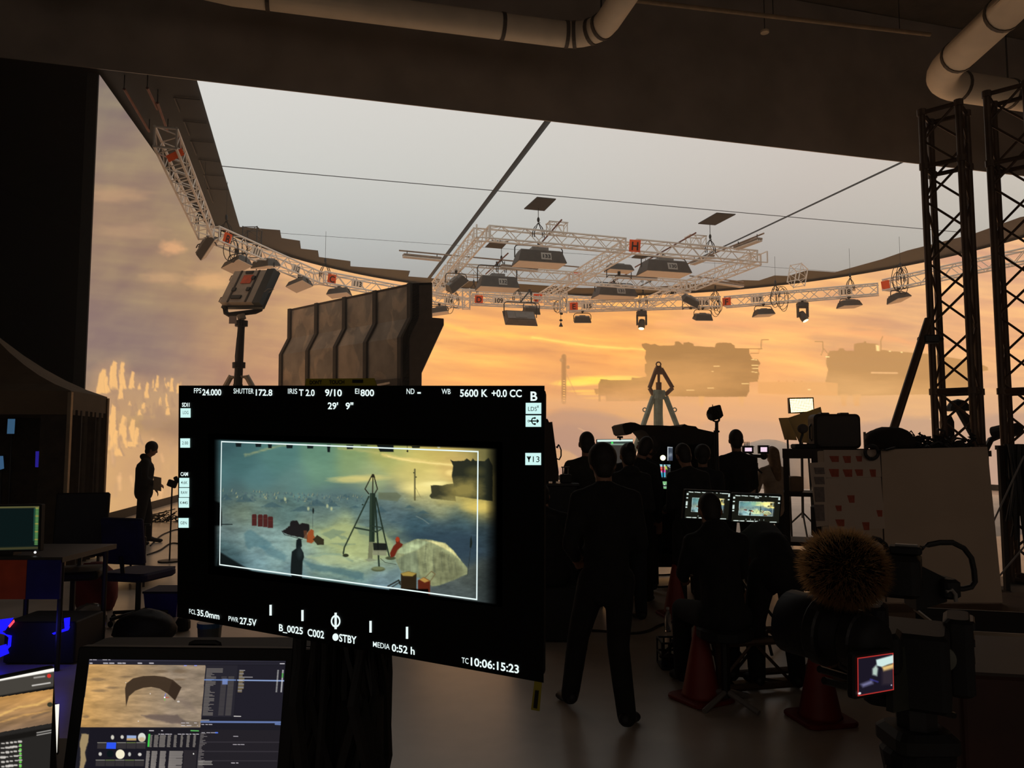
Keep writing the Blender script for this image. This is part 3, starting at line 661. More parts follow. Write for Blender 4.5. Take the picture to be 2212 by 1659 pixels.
for k, f_, (x, y), lab, w, tl, rl, az in (('A', .93, (446, 533), 'small soft light tipped steeply under the left truss end', .72, 35, -50, -20), ('B', .24, (512, 570), 'small soft light under number card 111', .78, -12, -14, -30), ('B', .5, (573, 570), 'small soft light half hidden behind the orange labelled panel', .8, 10, 0, -30),
                          ('B', .84, (647, 613), 'small soft light under number card 112', .78, -14, -12, -28), ('C', .19, (733, 632), 'small soft light under number card 113', .8, -6, -4, -10), ('C', .85, (949, 672), 'small soft light right of the dark set wall', .74, -4, -8, 0),
                          ('E', .1, (1258, 690), 'small soft light under number card 115', .74, 18, 0, 0), ('E', .84, (1492, 649), 'soft light tipped sideways left of number card 116', .72, 35, 25, 10), ('E', .89, (1518, 685), 'small soft light under number card 116', .74, 18, 0, 4),
                          ('F', .26, (1649, 676), 'small soft light under number card 117', .78, -4, -4, 10), ('F', .8, (1834, 657), 'small soft light under number card 118', .82, -4, -4, 12), ('G', .1, (1940, 643), 'small soft light under the blank orange card at right', .78, -16, -12, 25)):
    p0, p1, _ = RING[k]; hp = on_seg(p0, p1, x); c = at(x, y, hp.y - (.6 if x == 1492 else .02)); soft_light('small_soft_light', c, (w, .52, .2), lab, GR2, R(az), tl, rl, (hp.x, hp.y, RZ - .2))
# moving heads with their warm beams
M_LENS = glow('warm_lens', (255, 226, 150), 4.0, True)
def moving_head(k, px, lab, ang):
    hp = on_seg(RING[k][0], RING[k][1], px); t = thing('moving_head', lab, 'light', hp - Vector((0, 0, .2)), 0, 'moving lights on the curved trusses'); b = hp - Vector((0, 0, .42))
    MB().rbox(b + Vector((0, 0, .05)), (.42, .3, .18), None, .04).build('base', M_SKIRT, t)
    MB().cyl(b + Vector((0, 0, .12)), hp - Vector((0, 0, .2)), .05).box(hp - Vector((0, 0, .17)), (.3, .12, .06)).build('clamp', M_CABLE, t)
    m = MB()
    for s in (-1, 1): m.rbox(b + Vector((.19 * s, 0, -.24)), (.07, .16, .44), None, .02)
    m.box(b + Vector((0, 0, -.05)), (.42, .16, .06)).build('yoke', M_SKIRT, t)
    hc = b + Vector((0, 0, -.4)); M = eul(*ang); L = lambda z, : hc + M @ Vector((0, 0, z))
    MB().lathe([(.06, .2), (.12, .17), (.14, .05), (.15, -.1), (.135, -.22), (.13, -.23)], hc, 16, M).build('head', M_SKIRT, t, smooth=True)
    MB().lathe([(.0, -.24), (.115, -.24), (.115, -.232)], hc, 16, M).build('lens', M_LENS, t)
    l = bpy.data.lights.new('moving_head_beam', 'SPOT'); l.energy = 700; l.color = (1, .8, .45); l.spot_size = R(24); l.spot_blend = .5; l.shadow_soft_size = .1
    o = bpy.data.objects.new('moving_head_beam', l); COL.objects.link(o); o.parent = t; o.location = (hc + M @ Vector((0, 0, -.26))) - t.location; o.rotation_euler = M.to_euler()
moving_head('E', 1386, 'moving light shining a warm beam below the E card truss', (-18, 8, 0))
moving_head('F', 1733, 'moving light shining a warm beam below the F card truss', (-20, -22, 0))
# hanging microphone / pulley weights on a thin line at the end of truss D
p = P_('D', .985) - Vector((0, .1, .45)); t = thing('hanging_pulley', 'small dark pulley and hook hanging on a line left of number card 115', 'pulley', p)
MB().cyl(p + Vector((0, 0, .3)), p - Vector((0, 0, .55)), .008).build('line', M_CABLE, t); MB().ell(p + Vector((.02, 0, 0)), (.07, .05, .05)).build('knot', M_CABLE, t)
MB().ell(p - Vector((0, 0, .28)), (.07, .05, .05)).lathe([(.02, .0), (.05, -.08), (.09, -.16), (.0, -.18)], p - Vector((0, 0, .38)), 10).build('weight', M_CABLE, t)

# ------------------------------------------------------------------ snow set, drill tripod, set wall
M_SNOW = mat('set_snow', (244, 238, 232), rough=0.8, var=0.08, scale=1.5, bump=0.15)
def snow_height(x, y):
    r = math.hypot((x - 4.4) / 12.6, (y - 25.4) / 11.6)
    n = float(fbm(np.array([x * .35]), np.array([y * .35]), 4, 21)[0])
    return max(0.0, (1 - r)) ** .5 * .1 + (0.3 * n * max(0, 1 - r) if r < 1 else 0)
m = MB(); NR, NA = 26, 72
for i in range(NR + 1):
    for k in range(NA):
        r_ = i / NR; a = 2 * math.pi * k / NA; x, y = 4.4 + 12.6 * r_ * math.cos(a), 25.4 + 11.6 * r_ * math.sin(a); m.v.append(Vector((x, y, snow_height(x, y) + (.006 if i < NR else 0))))
m.f = [(i * NA + k, i * NA + (k + 1) % NA, (i + 1) * NA + (k + 1) % NA, (i + 1) * NA + k) for i in range(NR) for k in range(NA)]
o = m.build('snow_ground', M_SNOW, smooth=True); tag(o, 'white artificial snow covering the floor of the stage', 'snow', kind='stuff')
def boulder(c, rad, lab, seed):
    m = MB().ell((0, 0, 0), (1, 1, 1), n=28, m=16); out = []
    for v in m.v:
        k = 1 + .22 * (float(fbm(np.array([v.x * 1.6 + seed]), np.array([v.y * 1.6 + v.z * 1.3]), 4, seed)[0]) - .5)
        out.append(Vector((c[0] + v.x * rad[0] * k, c[1] + v.y * rad[1] * k, max(-.02, c[2] + v.z * rad[2] * k))))
    m.v = out; o = m.build('snow_boulder', M_SNOW, smooth=True); return tag(o, lab, 'boulder', 'white boulders on the snow set')
q = at(1662, 1000, 29.0); boulder((q.x, q.y, .6), (1.6, 1.2, 1.35), 'white rounded snow boulder behind the woman with long hair', 3)
q = at(1760, 1000, 31.5); boulder((q.x, q.y, .6), (1.1, 1.0, 1.15), 'white snow boulder left of the tilted bounce boards', 5)

M_DRILL = mat('drill_green', (200, 206, 186), rough=0.6, var=0.2)
M_DRILL2 = mat('drill_rust', (170, 132, 104), rough=0.6, var=0.2)
D0 = 20.0
T = lambda x, y, dy=0: at(x, y, D0 + dy)
base = T(1422, 1100); TRI = thing('drill_tripod', 'tall green drilling tripod with diamond shaped head on the snow set', 'drill rig', (base.x, D0, 0.1))
hd = MB()
for s in ((1403, 1419, 1411), (1453, 1427, 1437)):
    hd.cyl(T(1422 + (s[0] - 1422) * .2, 796), T(s[0], 838), .055).cyl(T(s[0], 838), T(s[2], 853), .055)
hd.prism([T(1414, 808, -.08), T(1418, 790, -.08), T(1428, 790, -.08), T(1435, 808, -.08)], (0, .16, 0))
hd.build('diamond_head', M_DRILL2, TRI)
MB().tube([T(1422.5, 787) + Vector((.06 * math.cos(a), 0, .06 * math.sin(a))) for a in np.linspace(0, 6.28, 13)[:-1]], .018, 6, True).build('lifting_eye', M_DRILL2, TRI)
MB().cyl(T(1423, 800), T(1423, 832), .035).cyl(T(1423, 826), T(1423, 850), .075).build('drill_rod', M_DRILL2, TRI)
MB().cyl(T(1423, 843), T(1422, 862), .14, .15, 14).cyl(T(1422, 860), T(1421, 1060), .12, .12, 14).build('drill_column', M_DRILL, TRI)
MB().cyl(T(1410, 851), T(1436, 851), .1).build('collar', M_DRILL, TRI)
for k, (x0, x1, dy) in enumerate(((1411, 1326, -.4), (1438, 1532, -.4), (1424, 1436, 1.6))):
    f = T(x1, 1098, dy); f.z = .12
    lg = MB().cyl(T(x0, 857), f, .07, .07, 10).build('leg', M_DRILL, TRI); MB().cyl(f, f - Vector((0, 0, .1)), .22, .28, 14).build('foot_pad', M_DRILL, lg)
    mid = T(x0, 857).lerp(f, .12)
    if k < 2: MB().tube([mid + Vector(((.1 if k else -.1) + .05 * math.cos(a), 0, .05 * math.sin(a))) for a in np.linspace(0, 6.28, 11)[:-1]], .015, 6, True).build('cable_ring', M_DRILL, lg)
m = MB(); ring = [T(x0, 857).lerp((lambda f: Vector((f.x, f.y, .12)))(T(x1, 1098, dy)), .62) for x0, x1, dy in ((1411, 1326, -.4), (1438, 1532, -.4), (1424, 1436, 1.6))]
for a, b in zip(ring, ring[1:] + ring[:1]): m.cyl(a, b, .05)
m.build('brace_ring', M_DRILL, TRI)

# the panelled set wall (seen from its back corner)
def stained_mat():
    m = mat('stained_panel', (152, 140, 126), rough=0.8, var=0.22, scale=2.2, bump=0.1); nt = m.node_tree; b = nt.nodes['Principled BSDF']
    src = b.inputs['Base Color'].links[0].from_socket; tc = nt.nodes.new('ShaderNodeTexCoord'); n = nt.nodes.new('ShaderNodeTexNoise'); n.inputs['Scale'].default_value = 1.1; n.inputs['Detail'].default_value = 7; n.inputs['Distortion'].default_value = 1.0
    rp = nt.nodes.new('ShaderNodeValToRGB'); rp.color_ramp.elements[0].position = .5; rp.color_ramp.elements[1].position = .56
    rp.color_ramp.elements[0].color = (1, 1, 1, 1); rp.color_ramp.elements[1].color = (1.45, 1.35, 1.25, 1)
    mx = nt.nodes.new('ShaderNodeMix'); mx.data_type = 'RGBA'; mx.blend_type = 'MULTIPLY'; mx.inputs[0].default_value = 1
    nt.links.new(tc.outputs['Object'], n.inputs[0]); nt.links.new(n.outputs['Fac'], rp.inputs[0]); nt.links.new(src, mx.inputs[6]); nt.links.new(rp.outputs[0], mx.inputs[7]); nt.links.new(mx.outputs[2], b.inputs['Base Color']); return m
M_PANEL = stained_mat(); M_RIB = mat('dark_rib', (70, 62, 54), rough=0.8); M_END = mat('dark_end_board', (84, 70, 58), rough=0.9)
DS = 18.0
Q = lambda x, y: at(x, y, DS)
front = [Q(887, 612), Q(887, 687), Q(866, 729), Q(866, 832)]; front.append(Vector((front[-1].x, DS, 0)))
back = [Vector((Q(910, 832).x, DS, 0)), Q(910, 805), Q(958, 701), Q(958, 688), Q(933, 686), Q(933, 610)]
LV = at(628, 668, 21.43) - front[0]; LV.z = 0.0
SETW = thing('set_piece', 'grey stained set wall with four angled panels and a dark end board', 'set piece', (front[0].x, DS, 0))
MB().prism(front + [p + Vector((.2, 0, 0)) for p in reversed(front)], LV).build('panels', M_PANEL, SETW)
MB().prism(front + back, Vector((.0, .1, 0))).build('end_board', M_END, SETW)
MB().prism([front[0] + Vector((0, 0, .0)), Q(933, 610), Q(933, 610) + Vector((0, 0, -.06)), front[0] + Vector((0, 0, -.06))], LV).build('top_board', M_END, SETW)
nL = LV.normalized(); out = Vector((nL.y, -nL.x, 0)); out = out if out.y < 0 else -out
for f in (0.0, .255, .50, .745, 1.0):
    p0 = LV * f; e = nL * (.045 if f else .0)
    MB().prism([p + p0 - nL * .06 + out * .06 for p in front] + [p + p0 - nL * .06 for p in reversed(front)], nL * .13).build('rib', M_RIB, SETW)
MB().box(front[3] + LV * .1 + out * .1 + Vector((0, 0, -.25)), (1.1, .08, .8), rotz(math.atan2(LV.y, LV.x))).build('hatch', M_RIB, SETW)
for k in range(2): MB().box(front[3] + LV * .12 + out * .15 + Vector((0, 0, .03 - .15 * k)), (.8, .03, .05), rotz(math.atan2(LV.y, LV.x)) @ eul(0, 4, 0)).build('slot', mat('pale_slot', (214, 196, 176), rough=.5), SETW)

# LED panel light on a stand, left of the set wall, seen from behind
M_ALU_P = mat('panel_back', (176, 160, 142), rough=0.55, var=0.12); M_TEAL = mat('dark_teal_casing', (34, 42, 42), rough=0.5)
LP = thing('panel_light', 'big LED panel light seen from behind with an orange label on a tall stand', 'light', (at(517, 832, 18.0).x, 18.0, 0))
bl, br, tl = at(474, 653, 18.14), at(545, 652, 17.6), at(507, 586, 18.6)
ux, uyv = (br - bl), (tl - bl); n = ux.cross(uyv).normalized(); n = n if n.y < 0 else -n
sc = 1.0; P3 = lambda a, b, c=0: bl + ux * a + uyv * b + n * c
MB().prism([P3(0, 0), P3(1, 0), P3(1, 1), P3(0, 1)], -n * .16).build('housing', M_ALU_P, LP)
MB().prism([P3(1, -.03, .01), P3(1.22, -.03, .01), P3(1.22, 1.03, .01), P3(1, 1.03, .01)], -n * .2).prism([P3(-.03, -.06, -.12), P3(1.22, -.06, -.12), P3(1.22, 1.06, -.12), P3(-.03, 1.06, -.12)], -n * .08).build('rim', M_TEAL, LP)
for a in (.22, .76): MB().prism([P3(a, 0, .012), P3(a + .05, 0, .012), P3(a + .05, 1, .012), P3(a, 1, .012)], -n * .02).build('back_bar', M_BLACK, LP)
MB().prism([P3(.38, .58, .016), P3(.68, .58, .016), P3(.68, .84, .016), P3(.38, .84, .016)], -n * .01).build('orange_label', mat('orange_sticker', (226, 98, 62), rough=.6), LP)
for a, b, c, d in ((.3, .6, .1, .2), (.4, .62, .9, .97), (.66, .76, .7, .8), (.66, .76, .34, .44), (.22, .33, .34, .44)): MB().prism([P3(a, c, .03), P3(b, c, .03), P3(b, d, .03), P3(a, d, .03)], -n * .03).build('connector', M_TEAL, LP)
for b0, b1 in ((.03, .22), (.72, .92)): MB().tube([P3(0, b0, -.05), P3(-.09, b0 + .03, -.05), P3(-.09, b1 - .03, -.05), P3(0, b1, -.05)], .014).build('side_handle', M_ALU_P, LP)
MB().tube([P3(1.22, .3, 0), P3(1.36, .34, .06), P3(1.5, .36, .02), P3(1.36, .28, 0)], .008).build('release_cable', M_ALU_P, LP)
U = lambda x, y, d=18.07: at(x, y, d)
MB().tube([U(486, 662), U(488, 676), U(495, 680), U(520, 677), U(552, 673), U(562, 669), U(567, 655), U(568, 640)], .062, 10).build('yoke', M_BLACK, LP)
st = at(520, 680, 18.0); sb = at(511, 832, 18.0)
MB().cyl(st, at(523, 690, 18.0), .1).cyl(at(523, 682, 18), at(521, 700, 18), .062).build('spigot', M_ALU_P, LP)
pole = MB().cyl(at(522, 692, 18), at(514, 830, 18), .08, .1, 12); pole.cyl(at(514, 830, 18), (at(514, 830, 18).x, 18, .12), .11, .11, 12).build('pole', M_BLACK, LP)
for y in (699, 789): MB().cyl(at(520.5 - (y - 699) * .06, y - 6, 18), at(520.5 - (y - 699) * .06, y + 6, 18), .14, .14, 12).box(at(528 - (y - 699) * .06, y, 17.93), (.14, .07, .14)).build('clamp', M_BLACK, LP)
hub = at(516, 814, 18.0)
for x in (484, 513, 548):
    f = Vector((at(x, 833, 18).x + (x - 514) * .02, 18 + (.7 if x == 513 else -.3), .05)); k = hub + Vector(((x - 516) / 1660 * 18 * .55, 0, 0))
    MB().tube([hub, k, Vector((at(x, 840, 18).x, 18, at(x, 840, 18).z)), f], .07, 8).build('leg', M_ALU_P, LP)
MB().tube([at(520, 690, 17.86), at(512, 730, 17.86), at(508, 770, 17.86), at(509, 800, 17.86), at(510, 832, 17.86)], .009).build('cable', M_CABLE, LP)
tg = at(503, 691, 17.86); o = MB().box(tg, (.18, .006, .18)).build('paper_tag', mat('grey_paper', (176, 158, 150), rough=.8), LP)

# ------------------------------------------------------------------ monitors
M_SCREENBLACK = mat('black_screen', (6, 7, 7), rough=0.5, var=0.05, spec=0.15)
M_UI = glow('readout_white', (236, 252, 250), 1.0, False)
M_UIBOX = glow('icon_box_mint', (206, 246, 242), 1.0, False)
M_UIINK = mat('icon_ink', (40, 58, 60), rough=0.8, var=0.02, spec=0.1)
class Panel:
    """a flat rectangle in the room given by its four corners (tl, tr, br, bl)"""
    def __init__(s, tl, tr, br, bl):
        s.tl, s.tr, s.br, s.bl = (Vector(q) for q in (tl, tr, br, bl))
        s.ux = (s.tr - s.tl).normalized(); s.n = s.ux.cross((s.tl - s.bl)).normalized()
        if s.n.dot(CAMP - s.tl) < 0: s.n = -s.n
        s.uy = s.n.cross(s.ux); s.w = (s.tr - s.tl).length; s.h = (s.tl - s.bl).length; s.c = (s.tl + s.tr + s.bl + s.br) / 4
    def hit(s, x, y, lift=0.0):
        r = ray(x, y); o = s.tl + s.n * lift; return CAMP + r * ((o - CAMP).dot(s.n) / r.dot(s.n))
    def at(s, u, v, lift=0.0): return s.tl.lerp(s.tr, u).lerp(s.bl.lerp(s.br, u), v) + s.n * lift
    def casing(s, name, parent, bez=0.012, depth=0.03, m=None, lift=-0.002):
        c = s.c + s.n * (lift - depth / 2); return MB().rbox(c, (s.w + 2 * bez, s.h + 2 * bez, depth), Matrix((s.ux, s.uy, s.n)).transposed(), .008).build(name, m or M_MATTE, parent)
    def rect(s, mb, x0, y0, x1, y1, lift=.0012):
        return mb.add([s.hit(x0, y0, lift), s.hit(x1, y0, lift), s.hit(x1, y1, lift), s.hit(x0, y1, lift)], [(0, 1, 2, 3)])
    def text(s, mb, t, x0, y0, x1, y1, cap, bold=.012, lift=.0012):
        a, b = s.hit(x0, y0, lift), s.hit(x1, y1, lift); top = s.hit(x0, y0 - cap, lift); vs, fs = text_geo(t, 1.0, bold)
        xs = [v[0] for v in vs]; ys = [v[1] for v in vs]; ex = (b - a) / (max(xs) - min(xs)); ey = (top - a) / .70
        return mb.add([a + ex * (x - min(xs)) + ey * y for x, y in vs], fs)
    def picture(s, name, x0, x1, y0, y1, step, fn, parent, m, lift=.0006, quad=None):
        """grid of display pixels over part of the panel; fn paints from picture coordinates"""
        nu, nv = int((x1 - x0) / step) + 1, int((y1 - y0) / step) + 1; us, vs = np.linspace(0, 1, nu), np.linspace(0, 1, nv)
        q = quad or [(x0, y0), (x1, y0), (x1, y1), (x0, y1)]; c = [np.array(s.hit(*p, lift)) for p in q]; U, V = np.meshgrid(us, vs); U, V = U.ravel()[:, None], V.ravel()[:, None]
        P = (c[0] * (1 - U) + c[1] * U) * (1 - V) + (c[3] * (1 - U) + c[2] * U) * V
        X, Y = proj(P); return grid_screen(name, P, nu, nv, fn(X, Y), m, parent)
# the picture the film camera sees: tripod, snow, platform
PB = lambda L: [(450 + a / 3.403, 930 + b / 3.403) for a, b in L]
SNOW = [(480,960,(58,88,92)),(520,1000,(68,104,104)),(600,990,(82,122,116)),(480,1030,(74,110,112)),(560,1035,(84,122,122)),(640,1045,(96,130,124)),(700,980,(98,136,114)),(690,1025,(112,150,124)),(760,960,(128,150,96)),(760,1000,(134,158,112)),(850,985,(172,178,108)),(800,1035,(160,172,122)),(880,1020,(204,192,116)),(830,965,(165,165,92)),
 (900,1000,(204,188,104)),(950,970,(196,176,96)),(1000,960,(168,152,88)),(930,1045,(238,216,130)),(890,1050,(216,198,118)),(980,1010,(214,182,108)),(1050,960,(110,104,62)),(500,1070,(74,96,96)),(600,1080,(88,113,108)),(700,1075,(84,108,108)),(780,1070,(86,112,112)),(860,1070,(112,128,114)),
 (700,1110,(106,128,118)),(560,1095,(104,126,116)),(850,1105,(78,100,106)),(900,1120,(58,84,94)),(1000,1125,(58,82,90)),(1020,1085,(196,178,96)),(1060,1090,(160,145,80)),(960,1085,(146,150,112)),(920,1075,(160,160,116)),(520,1112,(114,128,106)),(500,1140,(96,116,116)),(540,1160,(124,150,146)),(600,1200,(132,160,154)),
 (560,1215,(112,142,146)),(700,1225,(156,176,148)),(660,1190,(140,164,150)),(760,1180,(168,178,120)),(800,1130,(92,114,110)),(740,1150,(158,170,122)),(700,1165,(150,166,122)),(850,1210,(154,174,142)),(700,1260,(76,106,112)),(640,1235,(110,140,146)),(780,1250,(96,126,126)),(860,1245,(110,136,142)),(820,1265,(120,146,156)),
 (500,1220,(60,84,90)),(480,1200,(70,96,98)),(950,1160,(54,74,84)),(1000,1175,(52,68,80)),(1000,1280,(74,84,84)),(1050,1260,(36,42,42)),(1010,1250,(84,92,84)),(1060,1150,(44,58,64)),(780,1215,(176,188,140)),(840,1175,(120,136,110))]
def paint_camera_picture(X, Y):
    p = Paint(X, Y); p.samples(SNOW, 21)
    n = fbm(X / 28, Y / 9, 4, 31); g = np.clip((Y - 1062) / 12, 0, 1); n2 = fbm(X / 9 + Y / 20, Y / 4, 4, 33); p.C *= (1 + (.10 + .22 * g) * (n - .5) + .22 * g * (n2 - .5))[:, None]
    b = PB
    # clouds and low sun
    p.line(b([(1280,175),(1400,205),(1560,225),(1690,245),(1800,250)]), (240,212,128), 6, .8, 3, 3, .08); p.line(b([(1320,190),(1500,226),(1680,244),(1800,252)]), (255,232,150), 2.5, .7, 1.2, 1, .1)
    p.line(b([(960,130),(1100,140),(1250,165)]), (196,186,116), 5, .5, 3, 3, .08); p.line(b([(270,180),(350,160),(470,125),(570,105)]), (168,170,116), 4, .6, 2.5, 3, .1)
    p.ell(*b([(1060,360)])[0], 42, 7, (224,208,128), .7, .9, .6); p.ell(*b([(1190,345)])[0], 40, 6, (220,204,126), .6, .9, .6); p.ell(*b([(1560,420)])[0], 40, 12, (255,236,150), .75, 1, .4); p.ell(*b([(1700,395)])[0], 34, 6, (255,240,160), .9, .8); p.ell(*b([(1780,310)])[0], 10, 6, (255,226,140), .8, .9)
    DK = (34,38,30)
    p.poly(b([(1780,215),(1800,225),(1880,222),(1900,205),(1930,225),(1945,205),(1960,222),(2030,225),(2060,200),(2090,260),(2090,520),(1800,480),(1800,390),(1790,330),(1800,260)]), DK, .95, .8, .6, .3)
    p.poly(b([(1635,405),(1660,400),(1720,405),(1750,395),(1800,390),(1820,520),(1640,500),(1625,480),(1640,460)]), (52,52,36), .95, .8, .5, .3)
    p.ell(*b([(1880,440)])[0], 34, 22, (184,164,86), .7, 1.2, .7); p.ell(*b([(1990,560)])[0], 34, 12, (226,200,104), .8, 1, .5); p.ell(*b([(1760,520)])[0], 26, 10, (196,180,104), .5, 1.1, .6); p.ell(*b([(1960,300)])[0], 18, 10, (92,88,50), .6, 1)
    p.line(b([(1518,285),(1518,510)]), (88,84,54), 3.2, .95, .6); p.ell(*b([(1511,310)])[0], 2, 1.6, (80,78,50)); p.ell(*b([(1526,342)])[0], 2, 1.6, (80,78,50)); p.line(b([(1524,420),(1560,490)]), (110,104,66), .8, .7, .5)
    p.poly(b([(1250,455),(1385,455),(1420,480),(1390,520),(1250,505)]), (98,104,78), .7, 1.5)
    # ice teeth and drifts
    rt_ = random.Random(21)
    for k in range(120):
        x = 95 + 1060 * (k / 120) + rt_.uniform(-20, 20); dep = rt_.random() ** 2; y = 436 + (x - 100) * .045 + dep * 70; w, h = rt_.uniform(10, 22) * (1 + dep), rt_.uniform(6, 15) * (1 + .6 * dep); far = x > 560; lit = (150,156,122) if far else (172,174,128)
        if rt_.random() < .55: lit = (96,116,114)
        q = b([(x - w / 2, y + h * .5), (x - w * .2, y - h * .5), (x, y - h), (x + w * .2, y - h * .3), (x + w / 2, y + h * .5)]); p.poly(q, (70,94,98), .7, 1, .5, .3); p.poly([q[0], q[1], q[2], (q[2][0] - .5, q[0][1])], lit, .75, .8, .4, .3)
    for x, y, w, h in ((270,500,140,50),(130,490,90,40),(470,545,160,36),(700,575,190,36),(800,530,150,50),(910,540,110,40),(1270,580,90,40),(1580,600,90,22),(1590,660,100,30),(560,510,60,16),(740,505,70,16),(1360,670,60,12),(1480,560,70,20),(1010,480,60,20),(1080,560,70,16)):
        p.poly(b([(x - w / 2, y + h / 2), (x - w * .2, y - h * .3), (x, y - h * .6), (x + w * .2, y - h * .1), (x + w / 2, y + h / 2)]), (58,84,92), .6, 1.6, 1.5, .2)
    for x, y in ((875,555),(735,575),(905,575),(565,505)): p.ell(*b([(x, y)])[0], 2.5, 4, (190,196,146), .8, .8)
    p.line(b([(1530,630),(1580,655),(1620,685)]), (128,140,130), 2, .6, 1)
    p.poly(b([(1330,780),(1440,740),(1700,760),(1860,745),(1980,800),(1980,960),(1900,1010),(1800,880),(1600,800),(1440,830)]), (46,64,76), .55, 5, 3, .1)
    # foreground shelf with crevasse and blue ledges
    p.poly(b([(820,735),(950,690),(1060,690),(1280,740),(1360,830),(1340,940),(1160,960),(960,860),(850,840)]), (168,178,122), .6, 3, 3, .1)
    for q in ([(830,760),(920,725),(1010,745),(960,770),(900,800)],[(900,830),(980,825),(1080,835),(1000,850)],[(930,760),(1000,775),(1040,800),(980,800)],[(1080,700),(1180,720),(1200,780),(1110,760)]): p.poly(b(q), (110,132,112), .55, 1.5, 1.5, .2)
    p.poly(b([(260,760),(310,725),(380,780),(460,820),(470,850),(420,870),(330,850),(300,880),(270,840)]), (70,110,120), .5, 2.5, 3, .12); p.poly(b([(380,850),(480,860),(580,920),(560,960),(440,920)]), (74,112,122), .5, 3, 3, .1)
    p.poly(b([(690,950),(800,985),(900,1000),(1040,1020),(1140,1050),(1140,1100),(1080,1090),(900,1040),(760,1030)]), (70,104,112), .65, 3, 3, .1); p.poly(b([(720,930),(860,900),(1010,920),(1050,970),(880,990)]), (184,196,146), .55, 3, 2, .1)
    p.line(b([(760,930),(860,905),(960,910),(1060,960)]), (124,152,134), 4, .5, 2, 2, .1); p.poly(b([(1300,1080),(1330,1030),(1400,1010),(1420,1060),(1340,1120)]), (96,118,120), .6, 3, 2)
    p.poly(b([(80,890),(330,1040),(320,1075),(60,1010)]), (12,16,16), .9, 2)
    # barrels, snowmobiles, crew in orange
    for x0, x1, y0, y1 in ((320,356,615,700),(364,400,617,706),(403,435,617,710),(437,476,632,716)): p.poly(b([(x0,y0+8),(x0+6,y0),(x1-6,y0),(x1,y0+8),(x1,y1),(x0,y1)]), (72,30,28), .95, .7); p.line(b([(x0+4,y0+30),(x1-4,y0+30)]), (104,52,44), 1, .7, .5)
    p.poly(b([(545,740),(600,700),(605,665),(650,660),(670,690),(690,680),(740,690),(745,730),(700,790),(600,770),(560,755)]), (26,22,22), .95, .9, 1.2, .3); p.line(b([(540,738),(560,765),(690,800)]), (40,40,40), 1.4, .9, .5)
    p.poly(b([(722,790),(730,750),(755,725),(775,735),(775,770),(790,800),(760,830),(724,820)]), (150,72,34), .95, .8, .6, .3); p.poly(b([(770,800),(800,768),(850,800),(850,840),(800,840)]), (46,40,26), .95, .8, .8, .3); p.poly(b([(700,735),(725,735),(730,800),(705,795)]), (96,60,40), .8, .8); p.line(b([(770,570),(767,720)]), (70,80,78), .9, .8, .5); p.ell(*b([(771,590)])[0], 2, 6, (24,30,28), .9, .5)
    # ice boulder
    p.poly(b([(1370,890),(1400,850),(1450,830),(1530,797),(1640,803),(1740,828),(1800,880),(1850,945),(1905,1010),(1903,1055),(1800,1100),(1700,1138),(1640,1145),(1580,1090),(1420,1040),(1380,960)]), (142,148,108), 1, 1.2, .8, .2)
    p.poly(b([(1400,870),(1460,830),(1540,800),(1620,820),(1530,880),(1450,910),(1390,900)]), (180,196,150), .8, 2, 1, .2); p.poly(b([(1600,805),(1740,828),(1800,885),(1850,950),(1790,900),(1700,850)]), (220,212,146), .9, 2, 1, .2)
    p.poly(b([(1530,880),(1560,1090),(1420,1040),(1380,950),(1450,910)]), (118,130,104), .7, 2.5, 2, .2); p.poly(b([(1640,1145),(1650,1000),(1680,860),(1760,900),(1905,1040),(1800,1100)]), (108,110,80), .55, 4, 3, .1)
    bx = p.sel(b([(1370,790),(1905,1145)]), 0); db, ib = p.dist(bx, b([(1370,890),(1400,850),(1450,830),(1530,797),(1640,803),(1740,828),(1800,880),(1850,945),(1905,1010),(1903,1055),(1800,1100),(1700,1138),(1640,1145),(1580,1090),(1420,1040),(1380,960)]), True)
    tx = 1 + .35 * (fbm(p.X[bx] / 7, p.Y[bx] / 34, 3, 61) - .5) + .4 * (fbm(p.X[bx] / 18, p.Y[bx] / 10, 3, 62) - .5); p.C[bx[ib]] *= tx[ib][:, None]
    for x in (1600, 1660, 1720, 1770, 1820): p.line(b([(x, 850 + (x - 1600) * .35), (x - 8, 950), (x + 4, 1040)]), (88,94,74), 1.6, .5, 1.2, 1.5, .2)
    # the drill tripod
    G = (34,46,36)
    p.poly(b([(1195,345),(1203,320),(1218,320),(1226,345)]), (40,36,26), 1, .7); p.line(b([(1200,335),(1152,430),(1180,466)]), (40,38,28), 2.4, 1, .5); p.line(b([(1218,335),(1243,430),(1222,466)]), (40,38,28), 2.4, 1, .5); p.line(b([(1210,350),(1207,470)]), (48,46,34), 2.6, 1, .5)
    p.poly(b([(1188,460),(1228,460),(1222,820),(1182,820)]), G, 1, .7); p.line(b([(1198,465),(1194,815)]), (66,84,64), 2, .6, 1); p.poly(b([(1180,820),(1212,820),(1206,945),(1172,945)]), (110,112,84), .9, .8, .8, .4); p.poly(b([(1150,950),(1190,935),(1240,955),(1180,965)]), (130,136,110), .8, 1)
    p.line(b([(1180,485),(1000,860),(992,905)]), G, 3, 1, .6); p.line(b([(1225,500),(1245,800),(1255,1005)]), G, 3.6, 1, .6); p.line(b([(1232,495),(1300,800),(1330,925)]), G, 3, 1, .6)
    p.line(b([(1080,715),(1190,735),(1240,745)]), (40,52,42), 3.4, 1, .6); p.line(b([(1240,745),(1285,715),(1190,700)]), (40,52,42), 2.2, 1, .6); p.ell(*b([(1135,545)])[0], 2, 1.5, G)
